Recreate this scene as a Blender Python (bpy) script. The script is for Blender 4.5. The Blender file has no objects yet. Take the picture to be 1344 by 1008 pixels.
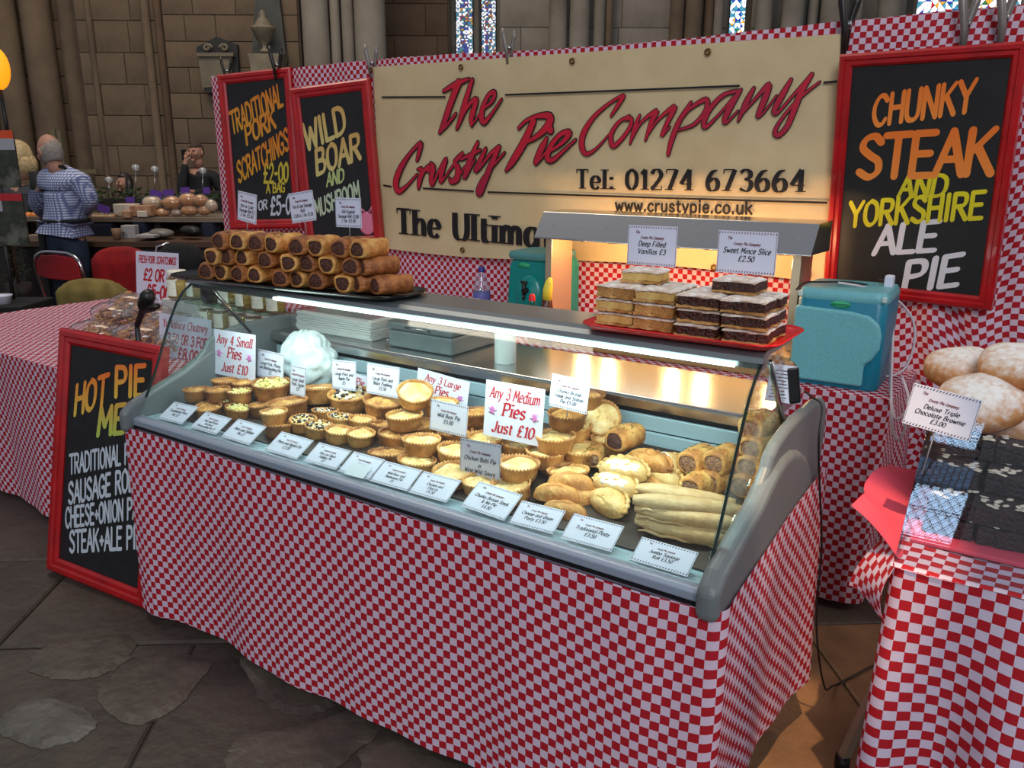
import bpy, bmesh, math, random
from mathutils import Vector, Matrix
random.seed(7)
PI = math.pi
C = bpy.context.scene.collection
V = Vector

# ---------------------------------------------------------------- camera
F_PX = 1080.0
YAW, PITCH, ROLL = math.radians(34.5), math.radians(15.3), math.radians(.27)
CAM = V((2.565, -1.472, 1.6))
R0 = V((math.cos(YAW), math.sin(YAW), 0)); F0 = V((-math.sin(YAW), math.cos(YAW), 0)); U0 = V((0, 0, 1))
FW = F0*math.cos(PITCH) - U0*math.sin(PITCH); UP = U0*math.cos(PITCH) + F0*math.sin(PITCH)
RT, UP = R0*math.cos(ROLL) + UP*math.sin(ROLL), UP*math.cos(ROLL) - R0*math.sin(ROLL)
cd = bpy.data.cameras.new('camera'); cam = bpy.data.objects.new('camera', cd); C.objects.link(cam)
cd.sensor_width = 36; cd.lens = F_PX/1344*36; cd.clip_start = .02; cd.clip_end = 200
M4 = Matrix((RT, UP, -FW)).transposed().to_4x4(); M4.translation = CAM
cam.matrix_world = M4
bpy.context.scene.camera = cam
sc = bpy.context.scene
sc.view_settings.view_transform = 'Standard'; sc.view_settings.look = 'None'
sc.view_settings.gamma = 1; sc.view_settings.use_curve_mapping = False
sc.view_settings.exposure = 0.0

# ---------------------------------------------------------------- light
w = bpy.data.worlds.new('world'); sc.world = w; w.use_nodes = True
bg = w.node_tree.nodes['Background']; bg.inputs[0].default_value = (.84, .88, 1, 1); bg.inputs[1].default_value = .27

def look_rot(loc, tgt):
    return (V(tgt)-V(loc)).to_track_quat('-Z', 'Y').to_euler()
def area(name, loc, tgt, sx, sy, power, col):
    l = bpy.data.lights.new(name, 'AREA'); l.shape = 'RECTANGLE'; l.size = sx; l.size_y = sy; l.energy = power; l.color = col
    o = bpy.data.objects.new(name, l); C.objects.link(o); o.location = loc; o.rotation_euler = look_rot(loc, tgt); return o
def spot(name, loc, tgt, power, col, ang, blend=.15, r=.02):
    l = bpy.data.lights.new(name, 'SPOT'); l.energy = power; l.color = col; l.spot_size = math.radians(ang); l.spot_blend = blend; l.shadow_soft_size = r
    o = bpy.data.objects.new(name, l); C.objects.link(o); o.location = loc; o.rotation_euler = look_rot(loc, tgt); return o
def plight(name, loc, power, col, r=.03):
    l = bpy.data.lights.new(name, 'POINT'); l.energy = power; l.color = col; l.shadow_soft_size = r
    o = bpy.data.objects.new(name, l); C.objects.link(o); o.location = loc; return o
# tall church windows behind and to the right of the viewer, high up
area('nave_window_light', (5.6, -6.2, 5.6), (.9, .3, .6), 3, 4.5, 430, (.86, .92, 1))
area('aisle_window_light', (9.0, 3.5, 6.0), (1.0, 1.0, .8), 2.5, 4, 170, (1, .93, .84))
area('church_wall_light', (-4.0, 2.0, 9.5), (-5, 9, 2.0), 5, 4, 480, (1, .86, .68))
# low sunlight through a clear window, landing on the floor to the right of the counter
spot('sunbeam', (3.0, -1.5, 6.6), (2.10, .66, 0), 1900, (1, .68, .40), 4.8, .12, .04)

# ---------------------------------------------------------------- pixel of the photograph -> point on a real plane
def ray(px, py): return FW + RT*((px-672)/F_PX) - UP*((py-504)/F_PX)
def onp(px, py, p, n):
    d = ray(px, py); n = V(n); return CAM + d*((V(p)-CAM).dot(n)/d.dot(n))
def onz(px, py, z): return onp(px, py, (0, 0, z), (0, 0, 1))
def ony(px, py, y): return onp(px, py, (0, y, 0), (0, 1, 0))
def onx(px, py, x): return onp(px, py, (x, 0, 0), (1, 0, 0))
def ond(px, py, d): return onp(px, py, CAM+F0*d, F0)          # upright plane d metres in front of the camera
def cz(u, d, z): p = CAM+R0*u+F0*d; return V((p.x, p.y, z))

# ---------------------------------------------------------------- materials
MATS = {}
def lin(c):
    return tuple(((x/12.92) if x <= .04045 else ((x+.055)/1.055)**2.4) for x in c[:3])+(1,)
def newmat(name):
    m = bpy.data.materials.new(name); m.use_nodes = True; nt = m.node_tree
    b = nt.nodes['Principled BSDF']; return m, nt, b
def mat(name, c, rough=.6, metal=0, c2=None, scale=20, detail=4, bump=0, bscale=None, lo=.35, hi=.65, rand=0, spec=.5, c3=None, trans=0, emit=0, coat=0, sheen=0):
    """colours are sRGB 0..1"""
    if name in MATS: return MATS[name]
    m, nt, b = newmat(name); N, L = nt.nodes, nt.links
    b.inputs['Roughness'].default_value = rough; b.inputs['Metallic'].default_value = metal
    b.inputs['Specular IOR Level'].default_value = spec
    if trans: b.inputs['Transmission Weight'].default_value = trans
    if coat: b.inputs['Coat Weight'].default_value = coat
    if emit:
        b.inputs['Emission Color'].default_value = lin(c); b.inputs['Emission Strength'].default_value = emit
    tc = N.new('ShaderNodeTexCoord')
    col = None
    if c2:
        n = N.new('ShaderNodeTexNoise'); n.inputs['Scale'].default_value = scale; n.inputs['Detail'].default_value = detail
        n.inputs['Roughness'].default_value = .6
        L.new(tc.outputs['Object'], n.inputs['Vector'])
        r = N.new('ShaderNodeValToRGB'); r.color_ramp.elements[0].position = lo; r.color_ramp.elements[1].position = hi
        r.color_ramp.elements[0].color = lin(c); r.color_ramp.elements[1].color = lin(c2)
        if c3:
            e = r.color_ramp.elements.new((lo+hi)/2); e.color = lin(c3)
        L.new(n.outputs['Fac'], r.inputs['Fac']); col = r.outputs['Color']
    if rand:
        oi = N.new('ShaderNodeObjectInfo'); hs = N.new('ShaderNodeHueSaturation')
        mr = N.new('ShaderNodeMapRange'); mr.inputs['To Min'].default_value = 1-rand; mr.inputs['To Max'].default_value = 1+rand
        L.new(oi.outputs['Random'], mr.inputs['Value']); L.new(mr.outputs[0], hs.inputs['Value'])
        if col: L.new(col, hs.inputs['Color'])
        else: hs.inputs['Color'].default_value = lin(c)
        col = hs.outputs['Color']
    if col: L.new(col, b.inputs['Base Color'])
    else: b.inputs['Base Color'].default_value = lin(c)
    if bump:
        n2 = N.new('ShaderNodeTexNoise'); n2.inputs['Scale'].default_value = bscale or scale*3; n2.inputs['Detail'].default_value = 5
        L.new(tc.outputs['Object'], n2.inputs['Vector'])
        bp = N.new('ShaderNodeBump'); bp.inputs['Strength'].default_value = bump; bp.inputs['Distance'].default_value = .01
        L.new(n2.outputs['Fac'], bp.inputs['Height']); L.new(bp.outputs['Normal'], b.inputs['Normal'])
    MATS[name] = m; return m
def checker(name, red, white, sq, rough=.75):
    m, nt, b = newmat(name); N, L = nt.nodes, nt.links
    uv = N.new('ShaderNodeUVMap'); uv.uv_map = 'UVMap'
    ch = N.new('ShaderNodeTexChecker'); ch.inputs['Scale'].default_value = 1/sq
    n = N.new('ShaderNodeTexNoise'); n.inputs['Scale'].default_value = 2.2; n.inputs['Detail'].default_value = 2
    tc = N.new('ShaderNodeTexCoord'); L.new(tc.outputs['Object'], n.inputs['Vector'])
    va = N.new('ShaderNodeVectorMath'); va.operation = 'SCALE'; va.inputs['Scale'].default_value = .018
    vs = N.new('ShaderNodeVectorMath'); vs.operation = 'SUBTRACT'; vs.inputs[1].default_value = (.5, .5, .5)
    L.new(n.outputs['Color'], vs.inputs[0]); L.new(vs.outputs[0], va.inputs[0])
    ad = N.new('ShaderNodeVectorMath'); ad.operation = 'ADD'; L.new(uv.outputs[0], ad.inputs[0]); L.new(va.outputs[0], ad.inputs[1])
    sep = N.new('ShaderNodeSeparateXYZ'); cmb = N.new('ShaderNodeCombineXYZ'); L.new(ad.outputs[0], sep.inputs[0])
    L.new(sep.outputs[0], cmb.inputs[0]); L.new(sep.outputs[1], cmb.inputs[1]); cmb.inputs[2].default_value = .001
    L.new(cmb.outputs[0], ch.inputs['Vector'])
    ch.inputs['Color1'].default_value = lin(red); ch.inputs['Color2'].default_value = lin(white)
    L.new(ch.outputs['Color'], b.inputs['Base Color']); b.inputs['Roughness'].default_value = rough
    # the cloth lets a little light through
    tr = N.new('ShaderNodeBsdfTranslucent'); L.new(ch.outputs['Color'], tr.inputs['Color'])
    mx = N.new('ShaderNodeMixShader'); mx.inputs[0].default_value = .22
    L.new(b.outputs[0], mx.inputs[1]); L.new(tr.outputs[0], mx.inputs[2]); L.new(mx.outputs[0], N['Material Output'].inputs[0])
    return m
def glass(name, tint=(1, 1, 1), refl=1.0, rough=0.0, ior=1.45, milk=0, milkcol=(1, 1, 1)):
    m = bpy.data.materials.new(name); m.use_nodes = True; nt = m.node_tree; N, L = nt.nodes, nt.links
    for n in list(N): N.remove(n)
    o = N.new('ShaderNodeOutputMaterial'); t = N.new('ShaderNodeBsdfTransparent'); g = N.new('ShaderNodeBsdfGlossy')
    t.inputs[0].default_value = tint+(1,); g.inputs['Roughness'].default_value = rough
    f = N.new('ShaderNodeLayerWeight'); f.inputs['Blend'].default_value = .5
    pw = N.new('ShaderNodeMath'); pw.operation = 'POWER'; pw.inputs[1].default_value = 4.5; L.new(f.outputs['Facing'], pw.inputs[0])
    k = N.new('ShaderNodeMath'); k.operation = 'MULTIPLY_ADD'; k.inputs[1].default_value = .9*refl; k.inputs[2].default_value = .035*refl; k.use_clamp = True; L.new(pw.outputs[0], k.inputs[0])
    x = N.new('ShaderNodeMixShader'); L.new(k.outputs[0], x.inputs[0]); L.new(t.outputs[0], x.inputs[1]); L.new(g.outputs[0], x.inputs[2])
    out = x
    if milk:
        d = N.new('ShaderNodeBsdfDiffuse'); d.inputs[0].default_value = lin(milkcol)
        y = N.new('ShaderNodeMixShader'); y.inputs[0].default_value = milk; L.new(x.outputs[0], y.inputs[1]); L.new(d.outputs[0], y.inputs[2]); out = y
    L.new(out.outputs[0], o.inputs[0]); return m

SQ = .022
RED = (.74, .06, .13); WHT = (.90, .80, .87)
M_CLOTH = checker('gingham_cloth', RED, WHT, SQ)
M_CLOTH_BIG = checker('gingham_cloth_near', RED, (.88, .82, .90), .0245)
M_GLASS = glass('counter_glass', (.93, .975, .965), 1.0)
M_GLASS_T = glass('end_glass', (.90, .97, .96), 1.0)
M_ACRYL = glass('acrylic_sheet', (.93, .94, .97), 1.6, 0, 1.5)
M_FILM = glass('clear_film', (.97, .97, .97), 1.8, .14, 1.5, .045, (.9, .9, .92))
M_JAR = glass('jar_glass', (.86, .86, .78), 1.2, .02)
M_RED = mat('red_gloss_paint', (.72, .04, .07), .32, c2=(.62, .03, .06), scale=9, coat=.3)
M_BOARD = mat('chalkboard', (.075, .075, .08), .55, c2=(.11, .11, .115), scale=14)
M_WHITE = mat('white_card', (.84, .84, .90), .6)
M_INK = mat('black_ink', (.05, .04, .06), .6)
M_REDINK = mat('red_ink', (.72, .06, .10), .55)
M_DKRED = mat('dark_red_ink', (.42, .05, .12), .55)
M_STEEL = mat('brushed_steel', (.72, .72, .72), .24, 1.0, c2=(.62, .62, .62), scale=8)
M_STEEL2 = mat('satin_steel', (.78, .78, .78), .20, 1.0)
M_STEEL3 = mat('dull_grey_metal', (.60, .63, .64), .30, .75)
M_SILL = mat('aluminium_sill', (.62, .66, .72), .38, .35)
M_GREYP = mat('grey_moulded_plastic', (.41, .43, .435), .42)
M_WELL = mat('pale_blue_steel_liner', (.66, .76, .80), .42, .25)
M_BLACK = mat('black_plastic', (.04, .04, .045), .45)
M_WOOD = mat('brown_wood', (.30, .20, .13), .6, c2=(.20, .13, .08), scale=6)

# ---------------------------------------------------------------- mesh collector
class MB:
    def __init__(s): s.v = []; s.f = []; s.uv = {}; s.sm = []
    def add(s, vs, fs, smooth=False, uvs=None):
        o = len(s.v); s.v += [tuple(v) for v in vs]
        for i, f in enumerate(fs):
            s.f.append(tuple(o+k for k in f)); s.sm.append(smooth)
            if uvs: s.uv[len(s.f)-1] = [uvs[k] for k in f]
        return s
    def box(s, a, b, m=None):
        (x0, y0, z0), (x1, y1, z1) = a, b
        vs = [V(p) for p in ((x0,y0,z0),(x1,y0,z0),(x1,y1,z0),(x0,y1,z0),(x0,y0,z1),(x1,y0,z1),(x1,y1,z1),(x0,y1,z1))]
        if m: vs = [m @ v for v in vs]
        return s.add(vs, [(0,3,2,1),(4,5,6,7),(0,1,5,4),(1,2,6,5),(2,3,7,6),(3,0,4,7)])
    def cbox(s, c, d, m=None):
        return s.box((c[0]-d[0]/2, c[1]-d[1]/2, c[2]-d[2]/2), (c[0]+d[0]/2, c[1]+d[1]/2, c[2]+d[2]/2), m)
    def prism(s, prof, x0, x1, ax='x'):
        n = len(prof)
        f = {'x': lambda a, b, t: (t, a, b), 'y': lambda a, b, t: (a, t, b), 'z': lambda a, b, t: (a, b, t)}[ax]
        vs = [f(a, b, x0) for a, b in prof]+[f(a, b, x1) for a, b in prof]
        return s.add(vs, [tuple(range(n))[::-1], tuple(range(n, 2*n))]+[(i, (i+1) % n, n+(i+1) % n, n+i) for i in range(n)])
    def sheet(s, prof, x0, x1, t):
        """a bent sheet of thickness t: open profile in (y, z), swept along x"""
        n = len(prof); off = []
        for i in range(n):
            a = V(prof[max(i-1, 0)]); b = V(prof[min(i+1, n-1)]); d = (b-a).normalized(); off.append((prof[i][0]+d.y*t, prof[i][1]-d.x*t))
        return s.prism(list(prof)+off[::-1], x0, x1)
    def lathe(s, prof, n=24, c=(0, 0, 0), fn=None, smooth=True, m=None):
        vs = []; cl = []
        for r, z in prof:
            if r < 1e-6: cl.append([len(vs)]*n); vs.append(V((c[0], c[1], c[2]+z)))
            else:
                k = []
                for i in range(n):
                    a = 2*PI*i/n; rr, zz = (fn(r, z, a) if fn else (r, z))
                    k.append(len(vs)); vs.append(V((c[0]+rr*math.cos(a), c[1]+rr*math.sin(a), c[2]+zz)))
                cl.append(k)
        fs = []
        for a, b in zip(cl, cl[1:]):
            for i in range(n):
                j = (i+1) % n; q = []
                for k in (a[i], a[j], b[j], b[i]):
                    if k not in q: q.append(k)
                if len(q) > 2: fs.append(tuple(q))
        if m: vs = [m @ v for v in vs]
        return s.add(vs, fs, smooth)
    def tube(s, pts, r, n=8, caps=True, smooth=True, m=None):
        pts = [V(p) for p in pts]; rs = r if isinstance(r, (list, tuple)) else [r]*len(pts)
        vs = []; ref = V((0, 0, 1))
        d0 = (pts[1]-pts[0]).normalized()
        if abs(d0.z) > .9: ref = V((1, 0, 0))
        for i, p in enumerate(pts):
            d = (pts[min(i+1, len(pts)-1)]-pts[max(i-1, 0)])
            if d.length < 1e-9: d = d0
            d.normalize(); a = d.cross(ref)
            if a.length < 1e-3: a = d.cross(V((.3, 1, .2)))
            a.normalize(); b = d.cross(a); ref = -b if b.dot(ref) < 0 else b
            ref = (ref - d*ref.dot(d)).normalized(); a = d.cross(ref); b = ref
            for k in range(n):
                t = 2*PI*k/n; vs.append(p+(a*math.cos(t)+b*math.sin(t))*rs[i])
        fs = []
        for i in range(len(pts)-1):
            for k in range(n):
                l = (k+1) % n; fs.append((i*n+k, i*n+l, (i+1)*n+l, (i+1)*n+k))
        if caps: fs.append(tuple(range(n))[::-1]); fs.append(tuple((len(pts)-1)*n+k for k in range(n)))
        if m: vs = [m @ v for v in vs]
        return s.add(vs, fs, smooth)
    def blob(s, c, r, n=10, k=7, fn=None, m=None):
        """ellipsoid, r = (rx, ry, rz); fn(unit vector) -> factor"""
        vs = []; fs = []
        for i in range(k+1):
            th = PI*i/k
            if i in (0, k): vs.append(V((0, 0, math.cos(th)))); continue
            for j in range(n):
                a = 2*PI*j/n; vs.append(V((math.sin(th)*math.cos(a), math.sin(th)*math.sin(a), math.cos(th))))
        for j in range(n):
            fs.append((0, 1+j, 1+(j+1) % n))
            for i in range(k-2):
                a = 1+i*n+j; b = 1+i*n+(j+1) % n; fs.append((a, a+n, b+n, b))
            fs.append((len(vs)-1, 1+(k-2)*n+(j+1) % n, 1+(k-2)*n+j))
        out = []
        for v in vs:
            q = fn(v) if fn else 1
            out.append(V((c[0]+v.x*r[0]*q, c[1]+v.y*r[1]*q, c[2]+v.z*r[2]*q)))
        if m: out = [m @ v for v in out]
        return s.add(out, fs, True)
    def mesh(s, name, m):
        me = bpy.data.meshes.new(name); me.from_pydata(s.v, [], s.f)
        if m is not None: me.materials.append(m)
        me.polygons.foreach_set('use_smooth', s.sm)
        if s.uv:
            ul = me.uv_layers.new(name='UVMap')
            for i, p in enumerate(me.polygons):
                u = s.uv.get(i)
                if u:
                    for li, q in zip(p.loop_indices, u): ul.data[li].uv = q
        me.update(); return me
    def obj(s, name, m, parent=None, bevel=0, seg=2, fix=False, loc=None):
        me = s.mesh(name, m)
        if fix:
            bm = bmesh.new(); bm.from_mesh(me); bmesh.ops.recalc_face_normals(bm, faces=bm.faces); bm.to_mesh(me); bm.free()
        o = bpy.data.objects.new(name, me); C.objects.link(o); o.parent = parent
        if loc is not None: o.location = loc
        if bevel:
            bv = o.modifiers.new('b', 'BEVEL'); bv.width = bevel; bv.segments = seg; bv.limit_method = 'ANGLE'; bv.angle_limit = .6
        return o
def tag(o, label=None, cat=None, group=None, kind=None):
    if label: o['label'] = label
    if cat: o['category'] = cat
    if group: o['group'] = group
    if kind: o['kind'] = kind
    return o
def thing(name, label, cat, loc=(0, 0, 0), rz=0, group=None, rot=None):
    o = bpy.data.objects.new(name, None); C.objects.link(o); o.location = loc; o.rotation_euler = rot or (0, 0, rz)
    o.empty_display_size = .05
    return tag(o, label, cat, group)
def link(name, me, parent=None, loc=(0, 0, 0), rot=(0, 0, 0), sc_=None):
    o = bpy.data.objects.new(name, me); C.objects.link(o); o.parent = parent; o.location = loc; o.rotation_euler = rot
    if sc_: o.scale = sc_ if not isinstance(sc_, (int, float)) else (sc_,)*3
    return o
def struct(o): o['kind'] = 'structure'; return o
def rnd(a, b): return random.uniform(a, b)

# ---------------------------------------------------------------- brush and pen lettering
G = {
'A': (6, "0 0 3 10 6 0|1.2 3.6 4.8 3.6"), 'B': (6, ".5 0 .5 10|~.5 10 4.2 9.6 4.8 7.6 3.8 5.6 .5 5.2|~.5 5.2 4.6 4.9 5.6 2.8 4.4 .4 .5 0"),
'C': (6, "~5.6 8.2 4.2 9.8 2.2 9.6 .5 6.8 .5 3.2 2.2 .3 4.2 .1 5.6 1.8"), 'D': (6.2, ".5 0 .5 10|~.5 10 3.5 9.7 5.7 7.4 5.7 2.6 3.5 .3 .5 0"),
'E': (5.4, "5 10 .5 10 .5 0 5 0|.5 5.2 4.3 5.2"), 'F': (5.2, "5 10 .5 10 .5 0|.5 5.2 4.2 5.2"),
'G': (6.2, "~5.6 8.2 4.2 9.8 2.2 9.6 .5 6.8 .5 3.2 2.2 .3 4.2 .1 5.6 1.8|3.6 4.4 5.7 4.4 5.7 .6"), 'H': (6, ".5 0 .5 10|5.5 0 5.5 10|.5 5.2 5.5 5.2"),
'I': (2.2, "1.1 0 1.1 10"), 'J': (5, "~4 10 4 2.5 3 .2 1.5 .1 .3 1.8"), 'K': (6, ".5 0 .5 10|5.3 10 .6 4.6|2.2 6 5.7 0"), 'L': (5, ".5 10 .5 0 4.8 0"),
'M': (7.4, ".4 0 1 10 3.7 3 6.4 10 7 0"), 'N': (6.2, ".5 0 .5 10 5.6 0 5.6 10"), 'O': (6.2, "~3 10 .9 8.4 .3 5 .9 1.6 3 0 5.2 1.6 5.8 5 5.2 8.4 3 10"),
'P': (5.8, ".5 0 .5 10|~.5 10 4.4 9.6 5.4 7.4 4.4 5.2 .5 4.8"), 'R': (6, ".5 0 .5 10|~.5 10 4.4 9.6 5.2 7.6 4.2 5.4 .5 5|2.6 5 5.7 0"),
'S': (5.8, "~5.2 8.5 3.6 10 1.4 9.4 .8 7.3 2.8 5.4 5 3.8 5.1 1.3 3 0 .5 1.4"), 'T': (6, "0 10 6 10|3 10 3 0"), 'U': (6, "~.5 10 .5 3 1.4 .5 3 0 4.6 .5 5.5 3 5.5 10"),
'V': (6, "0 10 3 0 6 10"), 'W': (8, "0 10 1.9 0 4 7.5 6 0 8 10"), 'X': (6, "0 10 6 0|6 10 0 0"), 'Y': (6, "0 10 3 5 6 10|3 5 3 0"), 'Z': (6, "0 10 6 10 0 0 6 0"),
'a': (5.2, "~4.4 5.6 2.8 6.6 1 5.6 .4 3.2 1 .8 2.6 0 4.4 1.6|~4.5 6.5 4.4 3 4.5 .8 5.2 0"), 'b': (5.2, ".6 10 .6 0|~.6 4.8 2.4 6.5 4.4 5.4 4.8 3.2 4.2 .8 2.4 0 .6 1.2"),
'c': (4.6, "~4.3 5.4 2.8 6.5 1 5.6 .4 3.2 1 .8 2.6 0 4.3 1.1"), 'd': (5.2, "4.6 10 4.6 0|~4.6 5.2 2.8 6.5 1 5.4 .4 3.2 1 .8 2.8 0 4.6 1.4"),
'e': (4.8, "~.5 3.4 4.3 3.6 4 5.6 2.5 6.6 1 5.6 .4 3.2 1 .8 2.7 0 4.3 1.1"), 'f': (3.4, "~3.6 9.4 2.4 9.8 1.5 8.4 1.4 0|.2 6.3 3.2 6.3"),
'g': (5.2, "~4.5 5.4 2.8 6.5 1 5.4 .4 3.4 1 1.2 2.8 .6 4.5 1.8|~4.6 6.5 4.6 -.8 3.4 -3 1.6 -3 .6 -1.8"), 'h': (5.2, ".6 10 .6 0|~.6 4.4 2.4 6.4 4 5.8 4.5 3.8 4.5 0"),
'i': (1.9, ".9 6.5 .9 0|.9 8.6 .9 9.9"), 'j': (2.4, "~1.6 6.5 1.6 -1.4 .8 -3 -.4 -2.8|1.6 9 1.6 9.3"), 'k': (4.8, ".6 10 .6 0|4.3 6.5 .7 2.8|1.9 4 4.6 0"), 'l': (1.9, ".9 10 .9 0"),
'm': (7.8, ".6 6.5 .6 0|~.6 4.4 2 6.4 3.4 5.6 3.8 3.8 3.8 0|~3.8 4.4 5.4 6.4 6.7 5.6 7 3.8 7 0"), 'n': (5.2, ".6 6.5 .6 0|~.6 4.4 2.4 6.4 4 5.8 4.5 3.8 4.5 0"),
'o': (5.2, "~2.6 6.5 1 5.6 .4 3.2 1 .8 2.6 0 4.2 .8 4.8 3.2 4.2 5.6 2.6 6.5"), 'p': (5.2, ".6 6.5 .6 -3|~.6 5 2.4 6.5 4.4 5.4 4.8 3.2 4.2 .8 2.4 0 .6 1.4"),
'q': (5.2, "4.6 6.5 4.6 -3|~4.6 5.2 2.8 6.5 1 5.4 .4 3.2 1 .8 2.8 0 4.6 1.4"), 'r': (3.6, ".6 6.5 .6 0|~.6 3.8 1.8 6 3.4 6.4"),
's': (4.4, "~4 5.4 2.4 6.6 .8 5.6 1 4 3.4 2.8 4 1.2 2.4 0 .4 1"), 't': (3.4, "~1.5 8.6 1.5 1.4 2.2 .1 3.3 .5|.2 6.4 3.2 6.4"),
'u': (5.2, "~.6 6.5 .6 2.4 1.4 .2 3 .2 4.5 2.2|4.5 6.5 4.5 0"), 'v': (4.8, ".2 6.5 2.4 0 4.6 6.5"), 'w': (6.8, ".2 6.5 1.8 0 3.4 5.2 5 0 6.6 6.5"),
'x': (4.8, ".3 6.5 4.5 0|4.5 6.5 .3 0"), 'y': (4.8, ".3 6.5 2.5 .6|~4.6 6.5 2.4 0 1.2 -2.6 .1 -2.8"), 'z': (4.6, ".4 6.5 4.3 6.5 .3 0 4.4 0"),
'0': (5.6, "~2.8 10 .9 8.2 .4 5 .9 1.8 2.8 0 4.7 1.8 5.2 5 4.7 8.2 2.8 10"), '1': (3.4, "0.4 7.8 2.2 10 2.2 0"), '2': (5.6, "~.6 7.8 1.6 9.7 3.6 9.9 4.9 8 4.4 5.6 .5 0|.5 .1 5.2 .1"),
'3': (5.6, "~.6 8.6 2.6 10 4.6 8.9 4.6 6.6 2.4 5.4|~2.4 5.4 4.8 4.6 5.1 2 3.4 0 .5 1.2"), '4': (5.6, "4 0 4 10 .3 3 5.4 3"), '5': (5.6, "4.8 10 1.2 10 .9 5.6|~.9 5.6 3.2 6.4 5.1 4.6 4.8 1.4 2.6 0 .5 1.1"),
'6': (5.6, "~4.6 9.6 2.6 9 .9 6 .5 3 1.4 .5 3 0 4.8 1.2 4.9 4.2 3.2 5.8 .8 4"), '7': (5.4, ".4 10 5.1 10 1.8 0"), '8': (5.6, "~2.8 10 1 8.8 1.1 6.6 2.8 5.4 4.8 3.8 4.8 1.2 2.8 0 .8 1.2 .8 3.8 2.8 5.4 4.5 6.6 4.6 8.8 2.8 10"),
'9': (5.6, "~4.9 6 3.4 4.2 1.4 4.8 .6 7.2 1.6 9.6 3.4 9.9 4.9 8 4.9 4.5 3.6 1 1.4 .2"), u'£': (6, "~5.2 8.2 4 9.8 2.5 9.5 1.8 7.4 2.2 4 .8 .3|.6 .3 5.5 .3|.4 5 4.4 5"),
'.': (2, ".9 -.1 .9 1.2"), ',': (2, ".9 .4 .5 -1.4"), '-': (4, ".6 4.6 3.4 4.6"), '+': (4.4, "2.2 2.6 2.2 6.2|.5 4.4 3.9 4.4"), ':': (2.2, "1 -.1 1 1.4|1 4.8 1 6.3"), '&': (6, "~5.6 0 1.6 7 2 9.6 3.6 9.4 3.6 7.4 .8 4 .6 1.4 2.4 0 4.4 1.2 5.6 4"), "'": (1.8, ".9 10 .8 8"), '/': (4, ".2 0 3.8 10"), ' ': (3.2, ""),
}
def catmull(p, k=4):
    if len(p) < 3: return p
    q = [p[0]]+p+[p[-1]]; out = []
    for i in range(1, len(q)-2):
        for s_ in range(k):
            t = s_/k; a, b, c, d = q[i-1:i+3]
            out.append(tuple(.5*((2*b[j])+(-a[j]+c[j])*t+(2*a[j]-5*b[j]+4*c[j]-d[j])*t*t+(-a[j]+3*b[j]-3*c[j]+d[j])*t**3) for j in range(len(a))))
    out.append(p[-1]); return out
def ribbon(pts, ws, vs, fs, caps=True):
    """flat ribbon along pts with full widths ws; appended to vs, fs"""
    o = len(vs); n = len(pts)
    for i, (p, w_) in enumerate(zip(pts, ws)):
        a = pts[max(i-1, 0)]; b = pts[min(i+1, n-1)]; dx, dy = b[0]-a[0], b[1]-a[1]; l = math.hypot(dx, dy) or 1
        nx, ny = -dy/l*w_/2, dx/l*w_/2; vs += [(p[0]+nx, p[1]+ny), (p[0]-nx, p[1]-ny)]
    for i in range(n-1): fs.append((o+2*i, o+2*i+1, o+2*i+3, o+2*i+2))
    if caps:
        for e, s_ in ((0, -1), (n-1, 1)):
            a = pts[max(e-1, 0)] if s_ > 0 else pts[0]; b = pts[e] if s_ > 0 else pts[min(1, n-1)]
            ang = math.atan2(b[1]-a[1], b[0]-a[0]) + (0 if s_ > 0 else PI); r = ws[e]/2; k = len(vs)
            for j in range(5):
                t = ang-PI/2+PI*j/4; vs.append((pts[e][0]+r*math.cos(t), pts[e][1]+r*math.sin(t)))
            fs.append(tuple(range(k, k+5)))
def letters(text, w_=1.4, nib=None, thin=.35, serif=False, gap=1.2, simple=False, caps=True, xs=1.0):
    """2-D lettering in units of cap height 10 -> verts, faces, width"""
    vs = []; fs = []; x = 0
    for ch in text:
        adv, st = G.get(ch, G[' '])
        for s_ in st.split('|'):
            s_ = s_.strip()
            if not s_: continue
            sm = s_[0] == '~'; a = [float(t) for t in s_.lstrip('~').split()]
            p = [((x+a[i]*xs), a[i+1]) for i in range(0, len(a), 2)]
            if sm and not simple: p = catmull(p, 4)
            segs = [p] if sm or simple is True else [p[i:i+2] for i in range(len(p)-1)]
            for q in segs:
                ws = []
                for i in range(len(q)):
                    if nib is None: ws.append(w_); continue
                    u = q[max(i-1, 0)]; v = q[min(i+1, len(q)-1)]; an = math.atan2(v[1]-u[1], v[0]-u[0])
                    ws.append(w_*(thin+(1-thin)*abs(math.sin(an-nib))))
                ribbon(q, ws, vs, fs, caps and (nib is None or thin > .6))
            if serif and not sm:
                for e, f_ in ((p[0], p[1]), (p[-1], p[-2])):
                    if abs(e[0]-f_[0]) < .45*abs(e[1]-f_[1]) and (abs(e[1]) < .2 or abs(e[1]-10) < .2 or abs(e[1]-6.5) < .2 or abs(e[1]+3) < .2):
                        yy = e[1]+(.22 if e[1] < 5 and e[1] > -1 else -.22); ribbon([(e[0]-w_*1.0, yy), (e[0]+w_*1.0, yy)], [.5, .5], vs, fs, False)
                    elif abs(e[1]-f_[1]) < .3 and ch in 'TEFLZ27':
                        d_ = -1 if e[1] > 5 else 1
                        if abs(e[0]-f_[0]) > 1.5: ribbon([(e[0], e[1]), (e[0], e[1]+d_*2)], [.7, .3], vs, fs, False)
        x += (adv*xs+gap)
    return vs, fs, max(x-gap, .1)

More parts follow.
